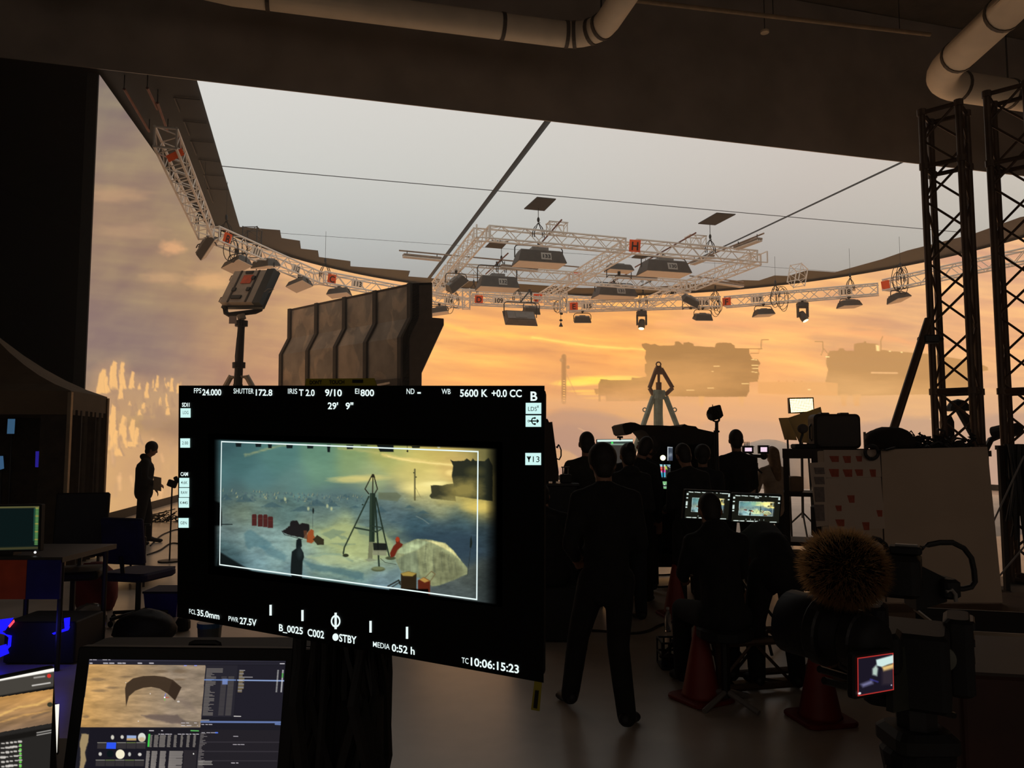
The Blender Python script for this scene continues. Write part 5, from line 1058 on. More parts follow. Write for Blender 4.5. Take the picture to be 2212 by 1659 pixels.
# ------------------------------------------------------------------ people
M_SKIN = mat('skin', (150, 108, 84), rough=0.6, var=0.06); M_HAIR = mat('dark_hair', (34, 26, 20), rough=0.7, var=0.3, scale=30); M_BROWNHAIR = mat('light_brown_hair', (128, 98, 68), rough=0.7, var=0.2, scale=30)
CLOTH = dict(black=mat('black_cloth', (26, 24, 23), rough=0.95, var=0.3, scale=12), navy=mat('navy_cloth', (30, 31, 36), rough=0.95, var=0.25, scale=12), olive=mat('olive_cloth', (44, 40, 32), rough=0.95, var=0.25, scale=12), grey=mat('grey_brown_cloth', (72, 62, 52), rough=0.95, var=0.2, scale=12), fawn=mat('fawn_cloth', (170, 150, 128), rough=0.95, var=0.15, scale=12))
M_SHOE = mat('dark_shoe', (24, 21, 19), rough=0.6)
def blob(prims, voxel, name, material, parent=None, smooth=3):
    """melt overlapping rounded pieces into one continuous skin"""
    m = MB()
    for p in prims:
        if p[0] == 'c':
            a, b, ra, rb = Vector(p[1]), Vector(p[2]), p[3], p[4]; m.cyl(a, b, ra, rb, 12); m.ell(a, (ra,) * 3, None, 12, 6); m.ell(b, (rb,) * 3, None, 12, 6)
        else: m.ell(p[1], p[2], p[3] if len(p) > 3 else None, 14, 8)
    me = bpy.data.meshes.new(name); me.from_pydata([tuple(v) for v in m.v], [], m.f)
    o = bpy.data.objects.new(name, me); COL.objects.link(o)
    md = o.modifiers.new('r', 'REMESH'); md.mode = 'VOXEL'; md.voxel_size = voxel; md.use_smooth_shade = True
    sm = o.modifiers.new('s', 'SMOOTH'); sm.factor = .5; sm.iterations = smooth
    dg = bpy.context.evaluated_depsgraph_get(); nm = bpy.data.meshes.new_from_object(o.evaluated_get(dg)); nm.name = name
    bpy.data.objects.remove(o); bpy.data.meshes.remove(me); nm.materials.clear(); nm.materials.append(material)
    nm.polygons.foreach_set('use_smooth', [True] * len(nm.polygons))
    o = bpy.data.objects.new(name, nm); COL.objects.link(o)
    if parent is not None: o.parent = parent
    return o
def hand_prims(w, d, s, side):
    """palm, four bent fingers of different lengths, thumb from the side of the palm"""
    d = Vector(d).normalized(); a, b, _ = basis(d, (0, 1, .2)); w = Vector(w); a = a * side; out = [('e', w + d * .05 * s, (.042 * s, .02 * s, .05 * s), Matrix((a, b, d)).transposed())]
    for k, L in enumerate((.068, .078, .072, .056)):
        p = w + d * (.09 * s) + a * ((k - 1.5) * .02 * s); q = p + d * (L * .5 * s) - b * (.012 * s); out += [('c', p, q, .0095 * s, .009 * s), ('c', q, q + (d * .7 - b * .7) * (L * .5 * s), .009 * s, .0078 * s)]
    t0 = w + d * .03 * s - a * .035 * s; t1 = t0 + (d * .6 - a * .6 - b * .2) * .045 * s; out += [('c', t0, t1, .012 * s, .01 * s), ('c', t1, t1 + (d - a * .1) * .032 * s, .01 * s, .0085 * s)]
    return out
def person(loc, h, rz, label, top='black', legs='black', hair='short', pose=None, bulk=1.0, hairm=None, skin=None, hood=False, extra=None):
    """pose: joints in units of height, x right, y forward, z up; overrides for the standing skeleton"""
    J = dict(hip=(0, 0, .52), waist=(0, 0, .61), chest=(0, .005, .735), neck=(0, .0, .835), head=(0, .015, .93),
             shl=(-.1, 0, .8), shr=(.1, 0, .8), ell=(-.122, -.02, .632), elr=(.122, -.02, .632), wrl=(-.126, .04, .49), wrr=(.126, .04, .49),
             hpl=(-.05, 0, .51), hpr=(.05, 0, .51), knl=(-.06, .01, .275), knr=(.06, .01, .275), anl=(-.06, -.012, .045), anr=(.06, -.012, .045), tol=(-.068, .1, .018), tor=(.068, .1, .018), face=(0, 1, 0))
    if pose: J.update(pose)
    V = {k: Vector(v) * (h if k != 'face' else 1) for k, v in J.items()}; s = h / 1.75; k = bulk * s
    fd = V['face'].normalized(); up = (V['head'] - V['neck']).normalized(); rt = fd.cross(up).normalized(); fd = up.cross(rt); HM = Matrix((rt, fd, up)).transposed(); hd = V['head']
    body = [('c', V['hip'], V['waist'], .125 * k, .115 * k), ('c', V['waist'], V['chest'], .115 * k, .13 * k), ('c', V['shl'], V['chest'], .06 * k, .12 * k), ('c', V['shr'], V['chest'], .06 * k, .12 * k), ('c', V['chest'] + (V['neck'] - V['chest']) * .5, V['neck'], .085 * k, .055 * s), ('c', V['neck'], hd - up * .05 * s, .054 * s, .055 * s),
            ('e', hd + up * .015 * s, (.074 * s, .093 * s, .105 * s), HM), ('e', hd - up * .055 * s + fd * .025 * s, (.055 * s, .065 * s, .055 * s), HM), ('e', hd + fd * .098 * s - up * .012 * s, (.013 * s, .02 * s, .024 * s), HM), ('e', hd + fd * .082 * s - up * .058 * s, (.026 * s, .014 * s, .012 * s), HM), ('e', hd + fd * .078 * s + up * .026 * s, (.05 * s, .018 * s, .012 * s), HM)]
    for q in (-1, 1): body += [('e', hd + rt * (.077 * s * q) - up * .01 * s - fd * .01 * s, (.013 * s, .02 * s, .032 * s), HM), ('e', hd + rt * (.03 * s * q) + fd * .084 * s + up * .008 * s, (.014 * s, .01 * s, .009 * s), HM)]
    for e, q in (('l', -1), ('r', 1)):
        body += [('c', V['sh' + e], V['el' + e], .05 * k, .04 * k), ('c', V['el' + e], V['wr' + e], .04 * k, .027 * s), ('c', V['hp' + e], V['kn' + e], .085 * k, .056 * k), ('c', V['kn' + e], V['an' + e], .056 * k, .036 * s), ('c', V['an' + e], V['to' + e], .038 * s, .03 * s)]
        body += hand_prims(V['wr' + e], V.get('hd' + e, V['wr' + e] - V['el' + e]), s, q)
    o = blob(body, .012 * s, 'person', skin or M_SKIN); o.location = loc; o.rotation_euler = (0, 0, rz); tag(o, label, 'person')
    m_top, m_leg = CLOTH[top], CLOTH[legs]
    jk = [('c', V['hip'] + (V['hip'] - V['waist']).normalized() * .02 * h, V['waist'], .15 * k, .145 * k), ('e', V['hip'], (.175 * k, .13 * k, .1 * k)), ('c', V['waist'], V['chest'], .14 * k, .15 * k), ('c', V['shl'], V['chest'], .066 * k, .13 * k), ('c', V['shr'], V['chest'], .066 * k, .13 * k), ('c', V['chest'], V['neck'] - up * .0 * s, .12 * k, .068 * s), ('c', V['shl'], V['neck'] - up * .01 * s, .058 * k, .064 * s), ('c', V['shr'], V['neck'] - up * .01 * s, .058 * k, .064 * s)]
    for e in 'lr': jk += [('c', V['sh' + e], V['el' + e], .06 * k, .052 * k), ('c', V['el' + e], V['wr' + e], .052 * k, .042 * s)]
    if hood: jk += [('e', V['neck'] - fd * .06 * s + up * .01 * s, (.1 * s, .07 * s, .06 * s), HM)]
    if extra: jk += extra(V, k)
    blob(jk, .02 * s, 'jacket', m_top, o)
    tr = [('e', V['hip'] + Vector((0, 0, -.01 * h)), (.165 * k, .125 * k, .1 * k))]
    for e in 'lr': tr += [('c', V['hp' + e], V['kn' + e], .1 * k, .074 * k), ('c', V['kn' + e], V['an' + e], .074 * k, .062 * s)]
    blob(tr, .02 * s, 'trousers', m_leg, o)
    for e in 'lr':
        a, b = V['an' + e], V['to' + e]; blob([('c', a, a.lerp(b, .3), .05 * s, .046 * s), ('c', a - (b - a) * .25 - Vector((0, 0, .012 * s)), b, .042 * s, .036 * s), ('e', b, (.045 * s, .05 * s, .03 * s))], .014 * s, 'shoe', M_SHOE, o, 2)
    hm = hairm or M_HAIR; c = hd + up * .03 * s - fd * .014 * s; hp = [('e', c, (.083 * s, .094 * s, .102 * s), HM), ('e', hd - up * .035 * s - fd * .035 * s, (.066 * s, .06 * s, .075 * s), HM)]
    if hair == 'bun': hp += [('e', c - fd * .09 * s + up * .05 * s, (.045 * s, .045 * s, .045 * s))]
    if hair == 'long': hp += [('c', c - fd * .03 * s, V['neck'] - fd * .06 * s, .085 * s, .08 * s), ('c', V['neck'] - fd * .06 * s, V['chest'] - fd * .115 * s, .08 * s, .05 * s)]
    if hair == 'full': hp += [('e', c + up * .01 * s, (.098 * s, .108 * s, .108 * s), HM)]
    if hair != 'none': blob(hp, .014 * s, 'hair', hm, o, 2)
    return o
G = lambda x, d: at(x, 1000, d).x
# man at left by the tent, paper in hand
p1 = floor_at(306, 1176); 
person((p1.x, p1.y, 0), 1.77, R(-62), 'person in dark jacket standing between the tent and the big monitor holding a paper', 'black', 'black', 'full', dict(head=(0, .055, .925), neck=(0, .02, .835), wrr=(.05, .12, .58), elr=(.12, .0, .635), hdr=(-.2, .3, -.1), wrl=(-.08, .1, .54), ell=(-.13, -.02, .635), hdl=(.1, .2, -.3), knl=(-.07, .05, .28), anl=(-.09, .06, .045), tol=(-.1, .17, .018), knr=(.05, -.02, .275), anr=(.05, -.07, .045), tor=(.07, .04, .018)), 1.02, None, None, True)
q = at(340, 1045, p1.y - .12); tag(MB().box(q, (.17, .006, .24), eul(10, 8, -20)).build('paper_sheet', mat('cream_paper', (196, 176, 150), rough=.8)), 'pale paper sheet held by the person standing near the tent', 'paper')
# big figure walking on the right of the monitor
p2 = (G(1308, 4.85), 4.85, 0)
person(p2, 1.71, R(6), 'person in black seen from behind walking across the open floor', 'black', 'black', 'full', dict(head=(0, .05, .925), neck=(0, .025, .84), ell=(-.135, .0, .635), elr=(.13, .0, .635), wrl=(-.09, .12, .575), wrr=(.085, .12, .57), hpl=(-.05, 0, .51), knl=(-.08, .13, .285), anl=(-.105, .18, .05), tol=(-.12, .28, .02), knr=(.045, .02, .27), anr=(.05, -.075, .05), tor=(.1, .015, .02)), 1.0)
# group around the cart
person((G(1268, 8.4), 8.4, 0), 1.85, R(-6), 'person with cropped hair in olive jacket standing left of the wide workstation screen', 'olive', 'black', 'short', dict(wrl=(-.12, .12, .56), wrr=(.12, .13, .57)), 1.02, None, None)
person((G(1358, 7.6), 7.6, 0), 1.72, R(10), 'person with a hair bun half hidden behind the walking figure', 'black', 'navy', 'bun', dict(wrl=(-.09, .14, .6), wrr=(.09, .14, .6)), .98, None, None, True)
person((G(1374, 8.5), 8.5, 0), 1.82, R(-15), 'person in dark coat under the drooping awning of the black cart tent', 'black', 'black', 'short', dict(head=(.05, .03, .92), neck=(.02, .0, .835)), .92)
person((G(1386, 9.1), 9.1, 0), 1.82, R(18), 'person with full hair farthest back under the awning of the black cart tent', 'navy', 'black', 'full', dict(head=(.075, .02, .92), neck=(.03, .0, .835)), .9)
person((G(1486, 7.9), 7.9, 0), 1.73, R(12), 'person in black in front of the lit screens inside the cart tent', 'black', 'black', 'short', dict(wrl=(-.08, .15, .6), head=(-.01, .04, .925)), .98)
person((G(1518, 8.8), 8.8, 0), 1.7, R(-12), 'person at the right edge of the black cart tent', 'navy', 'black', 'full', dict(wrl=(-.08, .15, .6)), 1.05)
person((G(1592, 9.6), 9.6, 0), 1.9, R(0), 'tall person with short hair standing right of the lamp stand', 'black', 'black', 'short', dict(ell=(-.112, .0, .64), elr=(.112, .0, .64), wrl=(-.08, .14, .58), wrr=(.08, .14, .58)), .95)
person((G(1670, 10.6), 10.6, 0), 1.69, R(14), 'person with long light hair in fawn jacket beside the lit camera screens', 'fawn', 'black', 'long', dict(wrl=(-.14, .15, .62), ell=(-.14, .02, .65)), .95, M_BROWNHAIR)
# seated and stooping pair at the small monitors
SIT = dict(hip=(0, 0, .34), waist=(0, .02, .43), chest=(0, .07, .545), neck=(0, .115, .635), head=(0, .155, .715), shl=(-.098, .075, .6), shr=(.098, .075, .6), ell=(-.118, .14, .47), elr=(.118, .14, .47), wrl=(-.08, .27, .43), wrr=(.08, .27, .43),
           hpl=(-.055, .0, .33), hpr=(.055, 0, .33), knl=(-.1, .24, .31), knr=(.1, .24, .31), anl=(-.1, .24, .05), anr=(.1, .24, .05), tol=(-.11, .34, .02), tor=(.11, .34, .02))
s1 = (G(1556, 5.2), 5.2, 0); person(s1, 1.74, R(2), 'person in black sitting in front of the left small monitor', 'black', 'black', 'short', SIT, 1.0, None, None, True)
st_ = thing('stool', 'low black stool under the person sitting before the left small monitor', 'stool', s1); MB().lathe([(.17, .44), (.185, .45), (.185, .5), (.16, .515)], (s1[0], s1[1] - .02, 0), 18).build('seat', M_MATTE, st_); MB().cyl((s1[0], s1[1] - .02, .06), (s1[0], s1[1] - .02, .45), .03).build('column', M_BLACK, st_)
for k in range(4):
    a = k * 1.57 + .7; MB().cyl((s1[0], s1[1] - .02, .1), (s1[0] + .24 * math.cos(a), s1[1] - .02 + .24 * math.sin(a), .02), .018).build('leg', M_BALL, st_)
STOOP = dict(hip=(0, -.02, .5), waist=(0, .07, .56), chest=(0, .2, .585), neck=(0, .3, .56), head=(0, .38, .5), face=(0, .7, -.7), shl=(-.1, .25, .57), shr=(.1, .25, .57), ell=(-.12, .27, .42), elr=(.12, .27, .42), wrl=(-.07, .34, .34), wrr=(.07, .34, .34),
             hpl=(-.055, -.02, .49), hpr=(.055, -.02, .49), knl=(-.085, .02, .27), knr=(.07, .02, .27), anl=(-.09, -.02, .045), anr=(.075, -.02, .045), tol=(-.1, .1, .018), tor=(.09, .1, .018))
person((G(1668, 5.55), 5.55, 0), 1.68, R(-4), 'person stooping forward in front of the right small monitor', 'black', 'black', 'short', STOOP, 1.08, None, None, True)
person((G(1192, 7.0), 7.0, 0), 1.72, R(20), 'person sitting low at the right edge of the big monitor', 'black', 'black', 'short', SIT, 1.0)
tag(MB().rbox((G(1192, 7.0), 7.0, .24), (.5, .4, .46), None, .03).build('case', M_MATTE), 'black case under the low sitting person beside the big monitor', 'case')

# ------------------------------------------------------------------ cart tent, lamps and screens on the far side of the crew
def quad_screen(t, P, fn, nu, nv, m, bez=.008, dep=.025, lift=.001):
    P.casing('casing', t, bez, dep); U, V = np.meshgrid(np.linspace(0, 1, nu), np.linspace(0, 1, nv)); U, V = U.ravel(), V.ravel()
    q = [np.array(k) for k in (P.at(0, 0, lift), P.at(1, 0, lift), P.at(1, 1, lift), P.at(0, 1, lift))]; u, v = U[:, None], V[:, None]
    p = Paint(U, V); fn(p); return grid_screen('screen', (q[0] * (1 - u) + q[1] * u) * (1 - v) + (q[3] * (1 - u) + q[2] * u) * v, nu, nv, p.C, m, t)
PX = lambda L, d: [at(x, y, d) for x, y in L]
M_SHROUD = mat('black_shroud_cloth', (34, 28, 22), rough=0.95, var=0.3, scale=5)
TD = 9.3
tent_c = thing('cart_tent', 'black cloth tent with drooping awning over the screen cart', 'tent', (G(1470, TD), TD + .5, 0))
roof = [(1344,918),(1350,914),(1362,912),(1372,913),(1384,918),(1430,919),(1472,921),(1479,916),(1486,919),(1503,921),(1508,926),(1545,934),(1544,960),(1470,958),(1413,960),(1409,950),(1402,940),(1395,932),(1386,928),(1368,932),(1364,937),(1354,940),(1349,936)]
MB().prism(PX(roof, TD), (0, 1.0, .0)).build('awning', M_SHROUD, tent_c)
b0, b1 = at(1409, 958, TD), at(1545, 958, TD)
MB().box(((b0.x + b1.x) / 2, TD + .98, .92), (b1.x - b0.x, .03, 1.62)).build('back_cloth', M_SHROUD, tent_c)
for x in (b0.x + .02, b1.x - .02): MB().box((x, TD + .5, .92), (.03, 1.0, 1.62)).build('side_cloth', M_SHROUD, tent_c)
for x in (b0.x, b1.x):
    for y in (TD + .02, TD + .96): MB().cyl((x, y, 0), (x, y, 1.75), .02).build('post', M_BLACK, tent_c)
ct = thing('screen_cart', 'black cart with shelves inside the cloth tent', 'cart', ((b0.x + b1.x) / 2, TD + .6, 0))
for z in (.35, 1.2): MB().box(((b0.x + b1.x) / 2, TD + .6, z), (b1.x - b0.x - .12, .6, .04)).build('shelf', M_MATTE, ct)
for x in (b0.x + .1, b1.x - .1):
    for y in (TD + .35, TD + .85): MB().cyl((x, y, .0), (x, y, 1.2), .02).build('post', M_BLACK, ct)
D2 = TD + .55
def f1(p): p.C[:] = (64,72,84); p.line([(0,0),(0,1)], (214,222,226), .25, 1, .05); p.line([(0,0),(1,0)], (190,200,206), .1, 1, .03); p.ell(.6,.7,.4,.25,(150,160,170),.8,.8); p.poly([(.2,.75),(1,.6),(1,1),(.2,1)],(40,48,70),.7,.1)
P = Panel(*PX([(1442,965),(1453,966),(1453,995),(1442,995)], D2)); t = thing('cart_screen', 'narrow grey lit screen high inside the cart tent', 'screen', (P.c.x, P.c.y, 1.22)); quad_screen(t, P, f1, 16, 30, screen_mat('cart_picture_a', 1.0)); MB().cyl(P.at(.5, 1) - P.n * .012, (P.c.x, P.c.y + .01, 1.22), .012).build('post', M_BLACK, t)
def f2(p):
    p.C[:] = (190,196,186); p.line([(0,.04),(1,.04)], (150,214,226), .12, 1, .03); p.poly([(.05,.2),(.55,.2),(.55,.5),(.05,.5)], (206,60,54), 1, .04); p.poly([(.3,.46),(.6,.46),(.6,.62),(.3,.62)], (228,48,170), 1, .03); p.poly([(.05,.66),(.6,.62),(.6,1),(.1,1)], (64,170,206), 1, .04); p.poly([(.62,.0),(1,.1),(1,1),(.62,1)], (16,18,18), .9, .03); p.poly([(.55,.1),(.7,.12),(.78,.4),(.62,.36)], (206,226,80), .9, .04); p.line([(.8,.1),(.98,.2)], (226,230,246), .06, .9, .03); p.line([(.1,.3),(.55,.32)], (240,150,140), .05, .8, .02)
P = Panel(*PX([(1421,1003),(1448,1004),(1447,1031),(1423,1031)], D2 - .05)); t = thing('laptop', 'laptop with a colourful lit screen inside the cart tent', 'laptop', (P.c.x, P.c.y, 1.22)); quad_screen(t, P, f2, 40, 40, screen_mat('cart_picture_b', 1.0), .006, .012)
MB().box(P.at(.5, 1.12) - Vector((0, .08, 0)), (.17, .14, .015)).build('keyboard', M_MATTE, t); MB().box((P.c.x, P.c.y, (P.at(.5, 1.1).z + 1.22) / 2), (.12, .1, abs(P.at(.5, 1.15).z - 1.22))).build('riser', M_MATTE, t)
def f3(p):
    p.C[:] = (128,190,132); p.line([(0,.62),(1,.62)], (30,40,36), .3, .9, .06)
    for k in range(3): p.ell(.3 + k * .3, .42, .05, .07, (246,255,240), 1, .5)
    for k in range(9): p.line([(.05 + k * .1, .72), (.1 + k * .1, .74)], (214,232,226), .06, .9, .03)
P = Panel(*PX([(1421,1040),(1445,1040),(1447,1056),(1418,1055)], D2 - .35)); t = thing('control_surface', 'green lit control box below the laptop in the cart tent', 'control box', (P.c.x, P.c.y, P.c.z - .05)); quad_screen(t, P, f3, 40, 24, screen_mat('cart_picture_c', 1.0), .004, .02); MB().box((P.c.x, P.c.y + .12, P.at(.5, 1).z - .02), (.2, .25, .03)).build('base', M_MATTE, t); MB().cyl((P.c.x, P.c.y + .12, P.at(.5, 1).z - .02), (P.c.x, P.c.y + .2, .37), .02).build('post', M_BLACK, t)
q = at(1432, 989, D2 - .1); t = thing('small_lamp', 'tiny warm white lamp glowing inside the cart tent', 'lamp', q); MB().ell(q, (.035, .03, .035)).build('bulb', glow('warm_bulb', (255, 246, 190), 2.0), t); MB().cyl(q - Vector((0, 0, .03)), (q.x, q.y, 1.22), .008).build('gooseneck', M_BLACK, t)
# wide workstation screen with a webcam
def f4(p):
    p.C[:] = (58,54,50); p.line([(0,.04),(1,.04)], (226,250,240), .1, 1, .03); p.line([(0,.14),(1,.14)], (50,60,56), .08, 1, .02); p.ell(.42,.14,.03,.05,(60,240,90),1,.4); p.line([(.4,.2),(.78,.21)], (150,180,160), .06, .9, .02)
    p.poly([(.0,.18),(.36,.2),(.36,.8),(0,.8)], (150,140,60), .9, .03); p.poly([(.05,.24),(.14,.24),(.14,.6),(.05,.6)], (70,40,24), .9, .02); p.line([(.15,.34),(.34,.36)], (206,110,50), .1, .9, .04); p.line([(.15,.22),(.34,.22)], (110,190,150), .08, .8, .03)
P = Panel(*PX([(1290,950),(1367,949),(1366,1000),(1291,1001)], 9.05)); t = thing('workstation_screen', 'wide lit workstation screen with a webcam behind the olive jacket person', 'screen', (P.c.x, P.c.y, 1.2)); quad_screen(t, P, f4, 80, 50, screen_mat('workstation_picture', 1.0), .006, .03)
MB().rbox(P.at(.64, -.1), (.07, .03, .025), None, .008).box(P.at(.64, -.03), (.02, .03, .03)).build('webcam', M_MATTE, t); MB().cyl(P.at(.5, 1) - P.n * .03, (P.c.x, P.c.y + .03, 1.22), .03).build('neck', M_BLACK, t)
t = thing('workstation_cart', 'black cart under the wide workstation screen', 'cart', (P.c.x, P.c.y, 0)); MB().box((P.c.x - .1, P.c.y + .05, 1.19), (.6, .5, .05)).build('top', M_MATTE, t); MB().box((P.c.x - .1, P.c.y + .05, .66), (.55, .45, .9)).build('cabinet', M_MATTE, t)
for sx in (-1, 1):
    for sy in (-1, 1): MB().cyl((P.c.x - .1 + .22 * sx - .02, P.c.y + .05 + .18 * sy, .08), (P.c.x - .1 + .22 * sx + .02, P.c.y + .05 + .18 * sy, .08), .08, n=14).box((P.c.x - .1 + .22 * sx, P.c.y + .05 + .18 * sy, .17), (.06, .05, .09)).build('caster', M_BLACK, t)
# black backing flat with cables just right of the big monitor
t = thing('backing_flat', 'dark tilted flat with a cable loop sticking out right of the big monitor', 'panel', (G(1190, 8.0), 8.0, 1.2))
MB().prism(PX([(1165,902),(1183,905),(1186,912),(1193,911),(1207,1020),(1206,1040),(1165,1040)], 8.0), (0, .08, 0)).build('flat', mat('brown_black_board', (54, 44, 34), rough=.9), t)
MB().tube(PX([(1201,966),(1208,962),(1212,972),(1212,985),(1208,993),(1203,991)], 7.98), .008).build('cable', M_CABLE, t)
MB().cyl(at(1203, 968, 7.98), at(1207, 960, 7.98), .008).build('lever', M_BLACK, t)
for x in (1181, 1197): MB().cyl(at(x, 1035, 8.04), (at(x, 1040, 8.04).x, 8.04, 1.3), .02).build('leg', M_BLACK, t)
t = thing('equipment_cart', 'dark equipment cart under the tilted flat right of the big monitor', 'cart', (G(1198, 8.1), 8.1, 0)); MB().rbox((G(1196, 8.1), 8.15, .74), (.46, .5, 1.12), None, .03).build('body', M_MATTE, t); MB().box((G(1196, 8.1), 8.15, 1.305), (.5, .54, .02)).build('top', M_BLACK, t)
for sx in (-1, 1):
    for sy in (-1, 1): MB().ell((G(1196, 8.1) + .17 * sx, 8.15 + .19 * sy, .09), (.04, .09, .09)).box((G(1196, 8.1) + .17 * sx, 8.15 + .19 * sy, .17), (.05, .05, .06)).build('caster', M_BLACK, t)
q = at(1222, 1036, 8.05); t = thing('radio_box', 'small dark box with a lamp bracket on the equipment cart', 'box', (q.x, q.y, 1.32)); MB().rbox((q.x, q.y, 1.36), (.12, .12, .09), None, .02).build('body', M_MATTE, t); m = MB()
for dx in (-.03, .03): m.box((q.x + dx, q.y, 1.44), (.012, .03, .07))
m.box((q.x, q.y, 1.478), (.09, .04, .012)).build('bracket', M_BLACK, t)
# lamp on a stand
LD_ = 8.8
t = thing('lamp_stand', 'black film lamp with barn doors on a thin stand beside the cart tent', 'lamp', (G(1548, LD_), LD_, 0))
M2 = Matrix.Rotation(R(-14), 3, 'Y'); hc = at(1547, 895, LD_)
MB().cyl(hc + Vector((-.05, 0, -.0)), hc + Vector((.05, .08, .01)), .075, .06, 14).rbox(hc + Vector((.01, .05, .03)), (.12, .14, .14), M2, .02).build('head', M_MATTE, t)
MB().prism(PX([(1529,894),(1537,895),(1538,907),(1530,905)], LD_ - .02), (0, .02, 0)).prism(PX([(1540,880),(1552,882),(1553,887),(1541,886)], LD_ - .02), (0, .1, 0)).build('barn_door', M_BLACK, t); MB().cyl(at(1539, 874, LD_), at(1540, 884, LD_), .005).build('flag_arm', M_BLACK, t)
MB().tube([at(1540, 896, LD_), at(1541, 909, LD_), at(1547, 911, LD_), at(1553, 909, LD_), at(1555, 897, LD_)], .012).build('yoke', M_BLACK, t)
MB().cyl(at(1548, 911, LD_), (G(1548, LD_), LD_, .5), .02).cyl(at(1548, 930, LD_), at(1548, 934, LD_), .035).build('pole', M_BLACK, t); MB().tube([at(1553, 909, LD_), at(1545, 925, LD_), at(1544, 960, LD_), at(1546, 1000, LD_)], .006).build('cable', M_CABLE, t)
for k in range(3): a = 2.1 * k; MB().cyl((G(1548, LD_), LD_, .6), (G(1548, LD_) + .36 * math.cos(a), LD_ + .36 * math.sin(a), .02), .014).build('leg', M_BLACK, t)
# two lit camera-top screens on a stand
M_PINK = glow('pink_white_display', (236, 206, 226), 1.1)
t = thing('screen_stand', 'thin stand with an arm between the tall person and the long haired person', 'stand', (G(1632, 10.2), 10.2, 0)); MB().cyl(at(1633, 985, 10.2), (G(1632, 10.2), 10.2, .4), .02).cyl(at(1632, 1000, 10.2), at(1632, 1018, 10.2), .035).build('pole', M_BLACK, t); MB().cyl(at(1626, 985, 10.2), at(1652, 986, 10.2), .022).ell(at(1650, 985, 10.2), (.05, .04, .05)).build('arm', M_BLACK, t); MB().tube(PX([(1634,1000),(1638,1015),(1646,1022)], 10.15), .012).build('cable', M_CABLE, t)
for k in range(3): a = 2.1 * k + .3; MB().cyl((G(1632, 10.2), 10.2, .5), (G(1632, 10.2) + .4 * math.cos(a), 10.2 + .4 * math.sin(a), .02), .014).build('leg', M_BLACK, t)
for c_, lab, ant in (((1609,967,1624,975), 'small pinkish lit display with four antennas right of the tall person', True), ((1643,966,1657,976), 'small pinkish lit display left of the long haired head', False)):
    x0, y0, x1, y1 = c_; P = Panel(*PX([(x0,y0),(x1,y0),(x1,y1),(x0,y1)], 10.1)); t = thing('small_display', lab, 'screen', P.c); P.casing('casing', t, .025, .05); MB().add([P.at(0, 0, .001), P.at(1, 0, .001), P.at(1, 1, .001), P.at(0, 1, .001)], [(0, 1, 2, 3)]).build('screen', M_PINK, t); MB().cyl(P.at(.5, 1.2) - P.n * .02, at(1629 if ant else 1650, 985, 10.2), .014).build('bracket', M_BLACK, t)
    MB().prism([P.at(-.3, -.35, .03), P.at(1.3, -.35, .03), P.at(1.3, -.2, .03), P.at(-.3, -.2, .03)], -P.n * .08).build('hood', M_MATTE, t)
    if ant:
        for k in range(4): MB().cyl(P.at(.0 + k * .22, -.3) - P.n * .02, P.at(.0 + k * .22, -1.6) - P.n * .02, .005).build('antenna', M_BLACK, t)

# ------------------------------------------------------------------ bright LED panel, bounce boards
BD = 14.0
t = thing('led_panel_light', 'bright warm LED panel light facing us above the tilted boards', 'light', (G(1731, BD), BD, 0)); P = Panel(*PX([(1706,862),(1755,861),(1757,888),(1709,891)], BD)); P.casing('housing', t, .02, .08, M_BLACK)
MB().add([P.at(0, 0, .001), P.at(1, 0, .001), P.at(1, 1, .001), P.at(0, 1, .001)], [(0, 1, 2, 3)]).build('led_face', glow('led_warm', (255, 226, 150), 5), t)
m = MB()
for k in range(1, 14): m.cyl(P.at(k / 14, 0, .004), P.at(k / 14, 1, .004), .0035, n=5)
for k in range(1, 8): m.cyl(P.at(0, k / 8, .004), P.at(1, k / 8, .004), .0035, n=5)
m.build('honeycomb', mat('honeycomb_brass', (190, 150, 80), rough=.5), t); MB().cyl(P.at(.5, 1.05) - P.n * .05, (G(1733, BD), BD + .05, .4), .025).build('stand_pole', M_BLACK, t)
for k in range(3): a = 2.1 * k + .3; MB().cyl((G(1733, BD), BD + .05, .5), (G(1733, BD) + .5 * math.cos(a), BD + .05 + .5 * math.sin(a), .03), .016).build('leg', M_BLACK, t)
M_BOARD = mat('olive_grey_board', (164, 150, 116), rough=0.7, var=0.08); paper(M_BOARD)
for L, d, lab in (([(1683,903),(1708,902),(1722,951),(1696,950)], 13.4, 'narrow grey bounce board leaning left below the bright panel light'), ([(1702,903),(1773,879),(1789,962),(1727,955)], 13.2, 'big tilted grey bounce board under the bright panel light')):
    q = PX(L, d); b_ = (q[2] + q[3]) / 2; t = thing('bounce_board', lab, 'board', b_, 0, 'tilted bounce boards'); MB().slab(q, .03).build('board', M_BOARD, t); MB().cyl((q[0] + q[2]) / 2 + Vector((0, .05, 0)), (b_.x, d + .1, .02), .018).build('stand_pole', M_BLACK, t)

